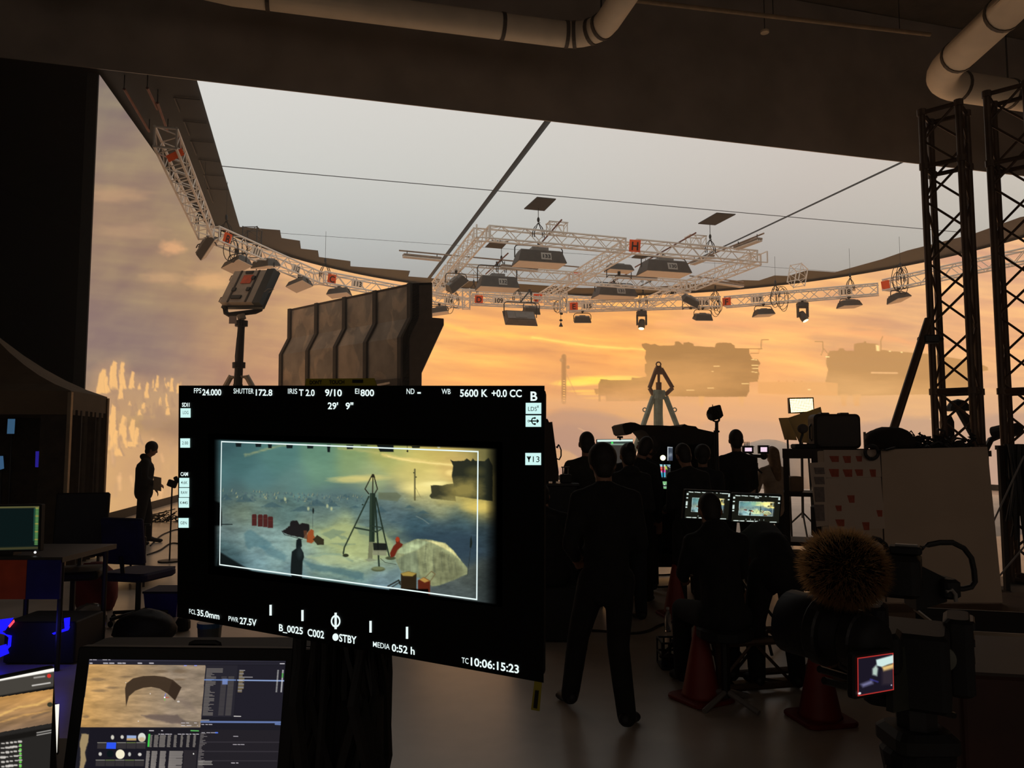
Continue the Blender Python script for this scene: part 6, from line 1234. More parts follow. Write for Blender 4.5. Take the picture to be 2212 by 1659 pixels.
# ------------------------------------------------------------------ right side: rack, case, board with prints, towers
RD = 7.9
rk = thing('equipment_rack', 'tall dark open rack left of the board with prints', 'rack', (G(1760, RD), RD, 0)); x0, x1 = G(1695, RD), G(1868, RD)
M_RACK = mat('dark_brown_rack', (48, 38, 30), rough=.7)
for z in (1.62, 1.2, .7, .25): MB().box(((x0 + x1) / 2, RD + .25, z), (x1 - x0, .5, .04 if z < 1.6 else .1)).build('shelf', M_RACK, rk)
for x in (x0 + .03, x0 + .32, x1 - .03):
    for y in (RD + .02, RD + .48): MB().box((x, y, .82), (.05, .05, 1.64)).build('post', M_RACK, rk)
q = at(1712, 1035, RD + .2); tag(MB().rbox((q.x + .03, RD + .25, 1.3), (.14, .2, .16), None, .02).build('box', mat('tan_box', (150, 126, 100), rough=.8)), 'small pale box on the second shelf of the dark rack', 'box')
tag(MB().rbox((x0 + .62, RD + .25, .9), (.42, .4, .34), None, .04).build('case', M_MATTE), 'black case low inside the dark rack', 'case'); tag(MB().rbox((x0 + .18, RD + .25, .44), (.22, .36, .32), None, .03).build('case', M_MATTE), 'black box on the bottom shelf of the dark rack', 'case')
q0, q1 = at(1761, 964, RD + .1), at(1860, 894, RD + .1); t = thing('hard_case', 'dark hard case standing upright on top of the rack', 'case', ((q0.x + q1.x) / 2, RD + .2, 1.67)); hx, hz = q1.x - q0.x, q1.z - 1.67
MB().rbox(((q0.x + q1.x) / 2, RD + .2, 1.67 + hz / 2), (hx, hz, .2), eul(90, 0, 0), .05, 4).build('shell', mat('case_brown_black', (52, 42, 32), rough=.6), t)
for f in (.28, .7): MB().rbox((q0.x + hx * f, RD + .2, q1.z + .0), (.09, .1, .03), None, .01).build('latch', M_BLACK, t)
MB().tube([(q0.x + .005, RD + .2, 1.75), (q0.x - .015, RD + .2, 1.78), (q0.x - .015, RD + .2, 1.9), (q0.x + .005, RD + .2, 1.93)], .01).build('handle', M_BLACK, t)
q = at(1734, 926, RD + .1); t = thing('gooseneck_microphone', 'round headed talk microphone on a low base left of the hard case', 'microphone', (q.x, RD + .1, 1.67)); MB().ell(q, (.055, .05, .05)).build('foam_head', mat('grey_foam', (96, 88, 84), rough=1), t); MB().tube([q, at(1733, 940, RD + .1), at(1729, 952, RD + .1), (at(1729, 955, RD + .1).x, RD + .1, 1.7)], .014).build('stem', M_BLACK, t); MB().rbox((at(1737, 960, RD + .1).x, RD + .12, 1.695), (.22, .16, .05), None, .02).build('base', M_MATTE, t)
# clutter on the rack top behind the board
rnd = random.Random(12)
def bag(c, r, lab, m_=None, seed=1, name='equipment_bag', cat='bag'):
    m = MB().ell((0, 0, 0), (1, 1, 1), n=20, m=12); out = []
    for v in m.v:
        k = 1 + .35 * (float(fbm(np.array([v.x * 2 + seed]), np.array([v.y * 2 + v.z * 1.7]), 4, seed)[0]) - .5); out.append(Vector((c[0] + v.x * r[0] * k, c[1] + v.y * r[1] * k, c[2] + max(v.z * k, -.75) * r[2])))
    m.v = out; o = m.build(name, m_ or M_MATTE, smooth=True); return tag(o, lab, cat)
lw = thing('back_bench', 'dark high bench behind the board with prints', 'bench', (G(1980, 8.2), 8.2, 0)); MB().box((G(1985, 8.2), 8.2, 1.62), (1.28, .44, .06)).build('bench_top', M_RACK, lw)
for x in (G(1875, 8.2), G(2095, 8.2)):
    for y in (8.03, 8.37): MB().box((x, y, .8), (.06, .06, 1.6)).build('leg', M_RACK, lw)
q = at(1920, 945, 8.2); bag((q.x, q.y, 1.76), (.26, .18, .14), 'dark lumpy bag on the bench right of the hard case', M_SHROUD, 2); q = at(1950, 952, 8.15); bag((q.x, q.y, 1.74), (.14, .1, .1), 'small dark bag against the slanted brace of the tower', M_SHROUD, 5)
q = at(1925, 955, 8.3); t = tag(MB().box((at(1868, 950, 8.35).x, 8.35, 1.75), (.02, .02, .2)).box((at(1888, 950, 8.35).x, 8.35, 1.75), (.016, .016, .18)).box((at(1878, 950, 8.35).x, 8.35, 1.66), (.12, .05, .015)).build('small_rack', M_BALL), 'two thin upright rods on a small base right of the hard case', 'rods')
def scrub(c, w, h, n, lab, seed, m_, name='cable_tangle', cat='cables'):
    rnd = random.Random(seed); m = MB()
    for k in range(n):
        p = Vector((c[0] + rnd.uniform(-w, w), c[1] + rnd.uniform(-.1, .1), c[2] + rnd.uniform(-h, h * .4))); pts = [p]
        for j in range(5): p = p + Vector((rnd.uniform(-.09, .09), rnd.uniform(-.04, .04), rnd.uniform(-.05, .05))); p.z = max(p.z, c[2] - h); pts.append(p)
        m.tube(pts, rnd.uniform(.008, .02), 5)
    return tag(m.build(name, m_), lab, cat)
q = at(1965, 955, 8.2); scrub((q.x, q.y, 1.73), .3, .08, 60, 'tangle of black cables on the bench in front of the left tower', 3, M_CABLE)
q = at(2095, 950, 8.2); scrub((q.x - .2, 8.2, 1.73), .14, .07, 26, 'smaller black cable tangle between the two towers', 6, M_CABLE)
rk.rotation_euler = (0, 0, -R(19))
# foam board with prints, leaning
WB = Panel(at(1768, 974, 7.35), at(2133, 965, 7.35), at(2166, 1302, 6.95), at(1786, 1302, 6.95))
M_FOAM = mat('foam_board', (186, 162, 138), rough=0.9, var=0.06, scale=2); M_FOAM2 = mat('foam_board_edge', (60, 50, 42), rough=.9)
fb = thing('foam_board', 'large beige board leaning upright with printed pages taped on its left half', 'board', (WB.c.x, WB.c.y, .3)); MB().slab([WB.tl, WB.tr, WB.br, WB.bl], .03).build('board', M_FOAM, fb); MB().slab([WB.hit(1900, 972, .002), WB.hit(1903, 972, .002), WB.hit(1916, 1300, .002), WB.hit(1913, 1300, .002)], .002).build('fold_line', M_FOAM2, fb)
M_SHEET = mat('white_print', (190, 168, 148), rough=.9, var=.03); M_RED = mat('red_print', (160, 76, 54), rough=.9, var=.2, scale=40); M_GREYP = mat('grey_print', (120, 106, 98), rough=.9, var=.2, scale=40)
for (L, reds, lab) in (([(1779,972),(1841,972),(1845,1032),(1782,1033)], [(1791,985,1812,998),(1820,985,1838,1000)], 1), ([(1841,972),(1900,972),(1904,1030),(1845,1032)], [(1848,985,1862,997),(1878,1014,1892,1030),(1846,1014,1864,1028)], 2), ([(1784,1032),(1845,1032),(1851,1142),(1790,1143)], [(1790,1013,1812,1030),(1820,1014,1841,1030),(1830,1070,1846,1086),(1804,1092,1818,1104),(1804,1122,1824,1137)], 3), ([(1845,1032),(1903,1031),(1912,1142),(1851,1142)], [(1893,1102,1906,1116),(1862,1128,1878,1145)], 4)):
    s_ = MB().slab([WB.hit(x, y, .004) for x, y in L], .002).build('print_sheet', M_SHEET, fb)
    for k, (a, b, c_, d_) in enumerate(reds): MB().slab([WB.hit(a, b, .0055), WB.hit(c_, b, .0055), WB.hit(c_, d_, .0055), WB.hit(a + (c_ - a) * .3, d_, .0055)], .001).build('red_picture', M_RED, s_)
s_ = MB().slab([WB.hit(1748, 1000, .05), WB.hit(1782, 998, .03), WB.hit(1790, 1135, .02), WB.hit(1764, 1138, .04)], .003).build('print_sheet', M_SHEET, fb)
for y0, y1 in ((1010,1024),(1030,1046),(1052,1084),(1090,1125)): MB().slab([WB.hit(1759, y0, .052), WB.hit(1780, y0, .034), WB.hit(1782, y1, .032), WB.hit(1762, y1, .05)], .001).build('grey_picture', M_GREYP, s_)
cr = WB.hit(1883, 977, .05); t = thing('cable_ring', 'black taped ring hanging over the top edge of the foam board', 'ring', cr); MB().tube([cr + Vector((.062 * math.cos(a), 0, .062 * math.sin(a))) for a in np.linspace(0, 6.28, 25)[:-1]], .017, 8, True).build('ring', M_CABLE, t); MB().tube([cr + Vector((.06, 0, .02)), WB.hit(1915, 972, .04), WB.hit(1935, 967, .03)], .012).build('strap', M_CABLE, t)
pd = thing('low_platform', 'brown wooden deck plank under the leaning board at right', 'platform', (WB.c.x + .3, 7.0, 0)); MB().box((WB.c.x + .45, 7.05, .25), (2.6, .9, .1)).build('deck', mat('brown_plank', (92, 70, 52), rough=.7, var=.2), pd)
for x in (-.6, 1.4): MB().box((WB.c.x + x, 7.05, .1), (.1, .8, .2)).build('leg', M_RACK, pd)

M_TOWER = mat('dark_steel_tower', (86, 64, 46), rough=0.5, metal=0.3, var=0.3, scale=5)
def tower(px, d, half, z1, lab, rz):
    c = Vector((G(px, d), d, 0)); t = thing('truss_tower', lab, 'truss tower', c, 0, 'dark truss towers at right'); pts = [c + Vector((half * math.cos(R(rz + 90 * k)), half * math.sin(R(rz + 90 * k)), 0)) for k in range(4)]
    for p in pts: MB().cyl(p + Vector((0, 0, .02)), p + Vector((0, 0, z1)), .042, n=12).build('chord', M_TOWER, t)
    n = int(z1 / .4); m = MB()
    for k in range(4):
        a, b = pts[k], pts[(k + 1) % 4]
        for i in range(n):
            u, v = (a, b) if (i + k) % 2 else (b, a); m.cyl(u + Vector((0, 0, z1 * i / n)), v + Vector((0, 0, z1 * (i + 1) / n)), .016, n=6)
    m.build('lacing', M_TOWER, t)
    for z in (2.38, 5.3, z1 - .03, .06):
        m = MB()
        for k in range(4): m.cyl(pts[k] + Vector((0, 0, z)), pts[(k + 1) % 4] + Vector((0, 0, z)), .04 if z < 3 else .03)
        for p in pts: m.cyl(p + Vector((0, 0, z - .04)), p + Vector((0, 0, z + .04)), .056, n=10)
        m.build('cross_frame', M_TOWER, t)
    MB().box(c + Vector((0, 0, .02)), (.8, .8, .03)).build('base_plate', M_BLACK, t); return t, pts
T1, P1 = tower(2074, 9.7, .3, 6.05, 'left of the two tall dark truss towers on the right', -87)
T2, P2 = tower(2222, 9.6, .3, 6.25, 'right one of the two tall dark truss towers, at the right edge', -87)
b0, b1 = at(2006, 690, 9.45), at(1917, 968, 9.2); b2 = b1 + (b1 - b0) * ((b1.z - .03) / (b0.z - b1.z)); t = thing('brace_pole', 'slanted dark brace pole clamped to the left tower', 'pole', (b2.x, b2.y, 0)); MB().cyl(b0, b2, .05, n=12).build('pole', M_TOWER, t); q = at(2008, 733, 9.42); MB().rbox(q, (.2, .16, .1), None, .03).cyl(q - Vector((.14, 0, 0)), q + Vector((.16, 0, 0)), .03).build('clamp', M_BLACK, t)
# things seen through and beside the towers
q = at(2046, 930, 10.6); t = thing('studio_lamp', 'dark cylindrical lamp head seen through the left tower', 'lamp', (q.x, q.y, 0)); MB().lathe([(.03, -.2), (.085, -.19), (.09, .12), (.075, .16), (.06, .2), (.0, .21)], q, 14).build('head', M_MATTE, t); MB().cyl(q - Vector((0, 0, .2)), (q.x, q.y, .02), .025).build('pole', M_BLACK, t); MB().lathe([(.25, .0), (.25, .03), (.0, .04)], (q.x, q.y, 0), 14).build('base', M_BLACK, t)
q = at(2070, 880, 11.0); t = thing('studio_lamp', 'dark domed lamp with a slanted arm behind the left tower', 'lamp', (q.x, q.y, 0)); MB().lathe([(.17, -.05), (.16, 0), (.1, .09), (.0, .12)], q, 14).build('dome', M_MATTE, t); e = at(2122, 972, 11.0); MB().cyl(q, e, .06).build('arm', M_BLACK, t); MB().cyl(e, (e.x, e.y, .02), .05).build('pole', M_BLACK, t)
q = at(2158, 932, 10.4); t = thing('studio_lamp', 'pair of round dark lamp heads left of the right tower', 'lamp', (q.x - .1, q.y, 0)); MB().lathe([(.0, -.1), (.08, -.08), (.085, .06), (.05, .1)], q, 12, eul(80, 0, 30)).build('head', M_MATTE, t); MB().lathe([(.0, -.1), (.08, -.08), (.085, .06), (.05, .1)], q + Vector((.22, 0, .02)), 12, eul(80, 0, -20)).build('head', M_MATTE, t); MB().tube([q + Vector((.2, 0, 0)), q + Vector((0, 0, -.06)), at(2140, 950, 10.4), at(2128, 975, 10.4), (at(2126, 980, 10.4).x, 10.4, .02)], .04).build('arm', M_BLACK, t)
rb = thing('cable_rack', 'dark rack hung with black cables at the right edge behind the board', 'rack', (G(2200, 8.9), 8.9, 0)); xx = G(2190, 8.9)
for x in (xx - .12, xx + .7): MB().box((x, 8.95, .85), (.05, .05, 1.7)).build('post', M_RACK, rb)
MB().box((xx + .29, 8.95, 1.68), (.9, .06, .05)).build('rail', M_RACK, rb); MB().box((xx + .29, 8.95, .03), (.9, .5, .05)).build('base', M_RACK, rb); m = MB(); rnd = random.Random(31)
for k in range(44):
    x = xx - .1 + rnd.random() * .8; y = 8.88 + rnd.uniform(-.06, .1); L = rnd.uniform(.5, 1.4); m.tube([(x, y, 1.72), (x + rnd.uniform(-.05, .05), y - .03, 1.7 - L * .5), (x + rnd.uniform(-.1, .1), y, 1.7 - L), (x + .06, y + .02, 1.7 - L * .6), (x + .05, y + .02, 1.72)], rnd.uniform(.008, .02), 5)
m.build('hanging_cables', M_CABLE, rb)
for a, b, lab in (((2212,985),(2150,1120), 'thin pale pole leaning at the right edge across the hanging cables'), ((2230,1160),(2185,1215), 'short pale rod leaning low beside the cable rack')):
    p0, p1 = at(*a, 8.6), at(*b, 8.5); e = p1 + (p1 - p0) * (p1.z / max(.1, p0.z - p1.z)); tag(MB().cyl(p0, (e.x, e.y, .02), .009).build('light_pole', M_BALL), lab, 'pole')

# ------------------------------------------------------------------ cones, crate, floor truss, bottle, cable ramp
M_CONE = mat('orange_red_cone', (132, 40, 26), rough=0.55, var=0.1); M_CONE2 = mat('cone_dark_base', (120, 36, 24), rough=.6)
def make_cone():
    t = thing('traffic_cone', '', 'traffic cone'); MB().lathe([(.135, .03), (.125, .05), (.036, .5), (.028, .51), (.022, .505), (.02, .48)], (0, 0, 0), 22).build('cone', M_CONE, t, smooth=True); MB().rbox((0, 0, .016), (.34, .34, .03), None, .05).build('base', M_CONE2, t); return t
cone = make_cone(); f = floor_at(1515, 1512); cone.location = (f.x, f.y, 0); cone.rotation_euler = (0, 0, .5); cone['label'] = 'orange traffic cone in front of the black crate'; cone['group'] = 'traffic cones on the floor'
for (x, y), lab in (((1461,1330), 'orange traffic cone farthest back beside the sitting person'), ((1772,1556), 'orange traffic cone under the film camera')):
    f = floor_at(x, y); copy_tree(cone, (f.x, f.y, 0), .2, lab)
f0, f1 = floor_at(1532, 1500), floor_at(1860, 1474); p0, p1 = f0 + Vector((0, .12, .19)), f1 + Vector((0, .12, .19)); ch, la = truss_mb(p0, p1, .3, .026, .012, .34); t = thing('floor_truss', 'dark piece of truss lying on the floor behind the cones', 'truss', (f0 + f1) / 2); ch.build('chords', M_TOWER, t); la.build('lacing', M_TOWER, t)
for f_ in (.06, .94): MB().box(p0.lerp(p1, f_) - Vector((0, 0, .177)), (.3, .34, .02)).build('foot', M_BLACK, t)
f = floor_at(1468, 1448); t = thing('wire_crate', 'black wire crate with rolls of tape beside the orange cone', 'crate', (f.x, f.y + .1, 0)); c = Vector((f.x, f.y + .1, 0)); m = MB()
for z in (.01, .1, .2):
    for sx in (-1, 1): m.cyl(c + Vector((.13 * sx, -.1, z)), c + Vector((.13 * sx, .1, z)), .008); m.cyl(c + Vector((-.13, .1 * sx, z)), c + Vector((.13, .1 * sx, z)), .008)
for k in range(6):
    for sy in (-1, 1): m.cyl(c + Vector((-.13 + .052 * k, .1 * sy, .01)), c + Vector((-.13 + .052 * k, .1 * sy, .2)), .007)
m.build('wire_frame', M_BLACK, t); MB().box(c + Vector((0, 0, .012)), (.25, .19, .012)).build('floor_panel', M_BLACK, t)
for k, (dx, dy, r_, z) in enumerate(((-.06, -.03, .05, .06), (.06, .02, .055, .06), (0, .0, .05, .16))): MB().lathe([(r_ * .5, -.03), (r_, -.03), (r_, .03), (r_ * .5, .03), (r_ * .5, -.03)], c + Vector((dx, dy, z)), 14, eul(80, 0, 40 * k)).build('tape_roll', M_MATTE, t)
f = floor_at(1443, 1364); t = thing('water_bottle', 'clear plastic water bottle standing on the floor beside the far cone', 'bottle', (f.x, f.y, 0)); M_PET = mat('clear_plastic', (225, 225, 225), rough=.08, var=.02, trans=.95); MB().lathe([(.028, .0), (.032, .01), (.032, .13), (.026, .16), (.013, .185), (.013, .2)], (f.x, f.y, 0), 14).build('bottle_body', M_PET, t, smooth=True); MB().cyl((f.x, f.y, .198), (f.x, f.y, .218), .016).build('cap', mat('pale_cap', (200, 196, 190), rough=.5), t)
a, b = floor_at(1120, 1360), floor_at(1248, 1360); t = thing('cable_ramp', 'brown cable ramp strip across the floor right of the big monitor', 'cable ramp', (.2, a.y, 0)); MB().prism([(-1.2, a.y - .22, 0), (-1.2, a.y - .1, .035), (-1.2, a.y + .1, .035), (-1.2, a.y + .22, 0)], (1.2 + b.x, 0, 0)).build('ramp', mat('brown_ramp', (66, 50, 38), rough=.7), t)
def floor_cable(pts, lab, r=.012):
    q = [floor_at(*p) + Vector((0, 0, r)) for p in pts]; fine = []
    for i in range(len(q) - 1):
        p0, p1, p2, p3 = q[max(0, i - 1)], q[i], q[i + 1], q[min(len(q) - 1, i + 2)]
        for s_ in np.linspace(0, 1, 7)[:-1]:
            fine.append(p1 * 1.0 + ((p2 - p0) * .5) * s_ + (p0 - p1 * 2.5 + p2 * 2 - p3 * .5) * s_ ** 2 + (p1 * 1.5 - p0 * .5 - p2 * 1.5 + p3 * .5) * s_ ** 3)
    fine.append(q[-1]); return tag(MB().tube(fine, r, 6).build('floor_cable', M_CABLE), lab, 'cable', 'cables on the floor')
floor_cable([(1244,1364),(1300,1366),(1360,1371),(1400,1366),(1430,1352),(1480,1340),(1540,1330)], 'black cable running from the cable ramp past the walking person to the far cone')
floor_cable([(1190,1243),(1260,1241),(1360,1238),(1420,1244),(1470,1241)], 'thin cable crossing the floor far behind the walking person'); floor_cable([(1390,1268),(1430,1270),(1475,1266)], 'thin cable on the floor left of the far cone'); floor_cable([(1500,1340),(1560,1350),(1600,1340),(1640,1372),(1700,1380),(1760,1360)], 'black cable curling under the seated pair')

# ------------------------------------------------------------------ film camera rig in the right foreground
FD = 1.9
M_BODY = mat('olive_black_body', (46, 48, 38), rough=0.45, var=0.15)
A = lambda x, y, d=FD: at(x, y, d)
rig = thing('film_camera', 'dark film camera rig with furry microphone in the right foreground', 'film camera', A(1950, 1560, 2.0))
wc = A(1822, 1228, 1.86); MB().ell(wc, (.086, .108, .081), None, 24, 14).build('windscreen_core', mat('dark_core', (20, 16, 11), rough=1, spec=.05), rig, smooth=True); m = MB(); rnd = random.Random(8)
for k in range(5600):
    z = rnd.uniform(-1, 1); a = rnd.uniform(0, 6.2832); r_ = math.sqrt(1 - z * z); n = Vector((r_ * math.cos(a), r_ * math.sin(a), z)); p = wc + Vector((n.x * .086, n.y * .108, n.z * .081)); t1 = (n + Vector((rnd.uniform(-.5, .5), rnd.uniform(-.5, .5), rnd.uniform(-.7, .3)))).normalized(); L = rnd.uniform(.014, .03)
    s_ = n.cross(t1); s_ = s_.normalized() * .001 if s_.length > 1e-4 else Vector((.001, 0, 0)); m.add([p - s_, p + s_, p + t1 * L], [(0, 1, 2)])
M_FUR = mat('brown_fur_backlit', (44, 32, 20), rough=1.0, var=.3, scale=20); paper(M_FUR); [setattr(k.inputs[0], 'default_value', (.75, .5, .24, 1)) or M_FUR.node_tree.links.remove(k.inputs[0].links[0]) for k in M_FUR.node_tree.nodes if k.type == 'BSDF_TRANSLUCENT']
o = m.build('furry_windscreen', M_FUR, rig)
ax = Vector((-.55, .82, .05)).normalized(); b_, c_, _ = basis(ax); HM_ = Matrix((b_, c_, ax)).transposed(); hc = A(1800, 1366, 1.9)
MB().lathe([(.05, -.12), (.062, -.1), (.062, .0), (.075, .02), (.078, .12), (.07, .125), (.066, .06), (.0, .05)], hc, 24, HM_).build('lens', M_MATTE, rig, smooth=True)
MB().lathe([(.079, .0), (.083, .005), (.083, .03), (.079, .035)], hc, 24, HM_).lathe([(.064, -.08), (.068, -.075), (.068, -.05), (.064, -.045)], hc, 24, HM_).build('lens_ring', M_BLACK, rig)
bz = R(30); BMx = rotz(-bz); bc = A(1960, 1430, 2.08)
MB().rbox(bc, (.2, .22, .19), BMx, .02).build('body', M_MATTE, rig)
P = Panel(A(1926, 1400, 1.96), A(2040, 1385, 2.06), A(2046, 1515, 2.06), A(1930, 1540, 1.95)); MB().slab([P.tl, P.tr, P.br, P.bl], .02).build('side_panel', M_BODY, rig)
kc = A(2036, 1422, 2.0); MB().lathe([(.03, -.012), (.032, .0), (.03, .012), (.012, .014), (.012, .02), (.0, .021)], kc, 22, eul(85, 0, -20)).build('focus_knob', mat('grey_green_knob', (86, 88, 74), rough=.4), rig)
MB().rbox(A(1945, 1240, 1.96), (.095, .14, .1), BMx, .02).rbox(A(1955, 1188, 1.95), (.075, .05, .02), BMx, .008).build('top_block', M_MATTE, rig)
MB().box(A(1958, 1178, 1.95), (.05, .02, .006), BMx).build('top_sheen', M_BALL, rig)  # pale strip stands in for the sheen along the block's top
MB().prism([A(1975, 1215, 1.98), A(2010, 1232, 2.0), A(2046, 1250, 2.02), A(2046, 1300, 2.02), A(1980, 1320, 1.98)], (.02, .1, 0)).rbox(A(2040, 1268, 2.03), (.045, .09, .05), None, .015).build('viewfinder', M_MATTE, rig)
def arc(pts, d, r): return MB().tube([A(x, y, d + (i * .004)) for i, (x, y) in enumerate(pts)], r, 8)
arc([(1990,1184),(2005,1177),(2030,1172),(2058,1172),(2082,1184),(2098,1205),(2104,1232),(2106,1256),(2098,1268),(2080,1272),(2058,1272),(2040,1268)], 1.98, .007).build('cable_loop', M_CABLE, rig)
arc([(1872,1166),(1885,1162),(1900,1166),(1912,1176),(1918,1190),(1916,1204)], 1.92, .006).build('microphone_cable', M_CABLE, rig)
MB().tube([A(2044, 1278, 1.98), A(2056, 1274, 1.98), A(2064, 1284, 1.98), A(2065, 1300, 1.98)], .005, 8).build('metal_handle', M_BALL, rig)
MB().rbox(A(2072, 1410, 2.12), (.07, .16, .2), BMx, .02).build('battery', M_MATTE, rig)
for k in range(4): MB().rbox(A(2092, 1345 + k * 36, 2.1), (.03, .1, .025), BMx, .008).build('battery_rib', M_BLACK, rig)
m = MB()
for dx, dy, r_ in ((1845, 1302, .012), (1883, 1308, .012)): m.ell(A(dx, dy, 1.87), (.02, .02, .004))
m.build('rosette', M_BALL, rig)
MB().rbox(A(1860, 1330, 1.95), (.12, .1, .07), BMx, .02).rbox(A(1880, 1400, 1.98), (.14, .12, .1), BMx, .02).build('matte_box', M_MATTE, rig)
MB().cyl(A(1780, 1470, 1.9), A(2060, 1545, 2.1), .009).cyl(A(1770, 1445, 1.98), A(2050, 1530, 2.18), .009).build('rods', M_BLACK, rig)
k_ = 1.74 / 1.123; E_ = lambda p: CAMP + (Vector(p) - CAMP) * k_
P = Panel(E_([0.4834, 1.1043, 1.4038]), E_([0.5531, 1.1434, 1.4006]), E_([0.5513, 1.1423, 1.3486]), E_([0.4816, 1.1032, 1.3519]))
def f5(p):
    p.C[:] = (26,22,34); p.line([(0,0),(1,0),(1,1),(0,1),(0,0)], (190,50,44), .05, 1, .012); q = lambda L: [((a - 525) / 245, (b - 905 - (770 - a) * .12) / 255) for a, b in L]
    p.poly(q([(650,950),(770,920),(770,975),(730,985),(690,1000),(655,990)]), (206,232,226), 1, .02); p.poly(q([(690,1000),(770,980),(770,1015),(700,1030)]), (226,190,120), 1, .03); p.poly(q([(625,1010),(650,985),(662,1010),(655,1060),(625,1050)]), (176,196,186), 1, .03); p.poly(q([(545,1110),(620,1085),(628,1110),(560,1130)]), (120,120,160), .9, .04)
    p.ell(.05, .93, .04, .03, (240,236,240), 1, .4); p.line(q([(610,1080),(660,1100)]), (60,60,150), .03, .9, .02); p.ell(.93, .86, .02, .02, (200,200,220), 1, .5); p.poly(q([(690,1030),(765,1010),(765,1120),(690,1120)]), (60,50,56), .6, .05)
t5 = MB(); P.casing('monitor_casing', rig, .008, .02); U, V = np.meshgrid(np.linspace(0, 1, 90), np.linspace(0, 1, 70)); U, V = U.ravel(), V.ravel(); pp = Paint(U, V); f5(pp); q = [np.array(k) for k in (P.at(0, 0, .001), P.at(1, 0, .001), P.at(1, 1, .001), P.at(0, 1, .001))]; u, v = U[:, None], V[:, None]
grid_screen('monitor_screen', (q[0] * (1 - u) + q[1] * u) * (1 - v) + (q[3] * (1 - u) + q[2] * u) * v, 90, 70, pp.C, screen_mat('camera_lcd_picture', 1.0), rig); MB().cyl(P.at(.5, .2) - P.n * .02, A(1930, 1440, 2.02), .012).build('monitor_arm', M_BLACK, rig)
tp = thing('camera_tripod', 'black tripod with yellow leg stripes under the film camera', 'tripod', (A(1980, 1560, 2.02).x, 2.02, 0)); hd_ = A(1980, 1568, 2.04)
MB().rbox(hd_ - Vector((0, 0, .03)), (.16, .16, .06), None, .03).lathe([(.08, -.12), (.09, -.06), (.07, -.04)], hd_, 18).build('head', M_MATTE, tp)
for a in (200, 330, 90):
    f = Vector((hd_.x + .5 * math.cos(R(a)), hd_.y + .5 * math.sin(R(a)), .02)); top = hd_ + Vector((.07 * math.cos(R(a)), .07 * math.sin(R(a)), -.1)); lg = MB().cyl(top, top.lerp(f, .55), .028, n=10).cyl(top.lerp(f, .5), f, .02, n=10).build('leg', M_MATTE, tp); MB().cyl(top.lerp(f, .05) + Vector((.022, -.02, 0)), top.lerp(f, .5) + Vector((.022, -.02, 0)), .005).box(top.lerp(f, .24) + Vector((.02, -.02, 0)), (.03, .02, .06)).build('yellow_stripe', mat('dull_yellow', (110, 104, 30), rough=.6), lg)
MB().cyl(hd_ - Vector((0, 0, .1)), hd_ + Vector((0, 0, .12)), .05).build('plate', M_BLACK, tp)

# cases on the floor at the lower right
M_CASE = mat('matte_black_case', (26, 23, 21), rough=.95, spec=.05); M_PALEEDGE = mat('worn_metal_edge', (150, 132, 112), rough=.5, metal=.4)
for k, (x0, x1, y0, d, h, lab) in enumerate(((2082, 2330, 1368, 4.2, .34, 'flat dark flight case with pale edges on the floor at the right'), (2078, 2300, 1452, 3.6, .3, 'second dark flight case nearer and lower at the right edge'))):
    p0, p1 = at(x0, y0, d), at(x1, y0, d); c = (p0 + p1) / 2; t = thing('flight_case', lab, 'case', (c.x, d + .3, 0)); w_ = p1.x - p0.x; M_ = rotz(-.25); MB().rbox((c.x, d + .3, c.z / 2), (w_, .6, c.z), M_, .02).build('body', M_CASE, t)
    for z in (c.z - .01, c.z * .55, .03):
        m = MB()
        for sy in (-1, 1): m.box(Vector((c.x, d + .3, z)) + M_ @ Vector((0, .3 * sy, 0)), (w_ + .01, .012, .02), M_)
        for sx in (-1, 1): m.box(Vector((c.x, d + .3, z)) + M_ @ Vector((w_ / 2 * sx, 0, 0)), (.012, .6, .02), M_)
        m.build('edge_trim', M_PALEEDGE, t)
    MB().rbox(Vector((c.x, d + .3, c.z * .75)) + M_ @ Vector((0, -.31, 0)), (.14, .02, .08), M_, .008).build('latch', M_BALL, t)
q = at(2230, 1470, 2.7); t = thing('red_brown_case', 'tall dark red brown case cut by the right edge of the picture', 'case', (q.x + .1, 3.0, 0)); MB().rbox((q.x + .12, 3.0, q.z / 2), (.56, .6, q.z), rotz(-.2), .02).build('body', mat('dark_red_brown', (62, 32, 24), rough=.6, var=.25), t); MB().box((q.x + .12, 3.0, q.z + .005), (.54, .58, .012), rotz(-.2)).build('lid_edge', mat('dark_lid', (52, 40, 32), rough=.6), t)

# ------------------------------------------------------------------ left side: pop-up tent, work tables, bits on the floor
M_TENT = mat('tent_canvas', (104, 86, 64), rough=.9, var=.15, scale=3); M_CURTAIN = mat('tent_side_cloth', (56, 46, 34), rough=.95, var=.35, scale=7)
C1, C2 = at(153, 843, 10.6), at(232, 852, 12.0); C1.z = C2.z = 2.46; LX = Vector((-1, -.12, 0)).normalized() * 3.0; C0 = C1 + LX; C3 = C2 + LX; apex = (C0 + C2) / 2 + Vector((0, 0, .95)); apex = Vector((at(-40, 690, 11.4).x, 11.4, 3.55))
tent = thing('popup_tent', 'dark pop-up canopy tent with side curtain at the left edge', 'tent', ((C1.x + C2.x) / 2 - 1.5, 11.3, 0))
m = MB()
for a, b in ((C0, C1), (C1, C2), (C2, C3), (C3, C0)):
    N_ = 8
    for i in range(N_):
        u, v = i / N_, (i + 1) / N_; p, q = a.lerp(b, u), a.lerp(b, v)
        rows = [lambda s, e: s.lerp(apex, e) - Vector((0, 0, .35 * e * (1 - e) * 1.6))]
        for j in range(6):
            e0, e1 = j / 6, (j + 1) / 6; m.add([rows[0](p, e0), rows[0](q, e0), rows[0](q, e1), rows[0](p, e1)], [(0, 1, 2, 3)])
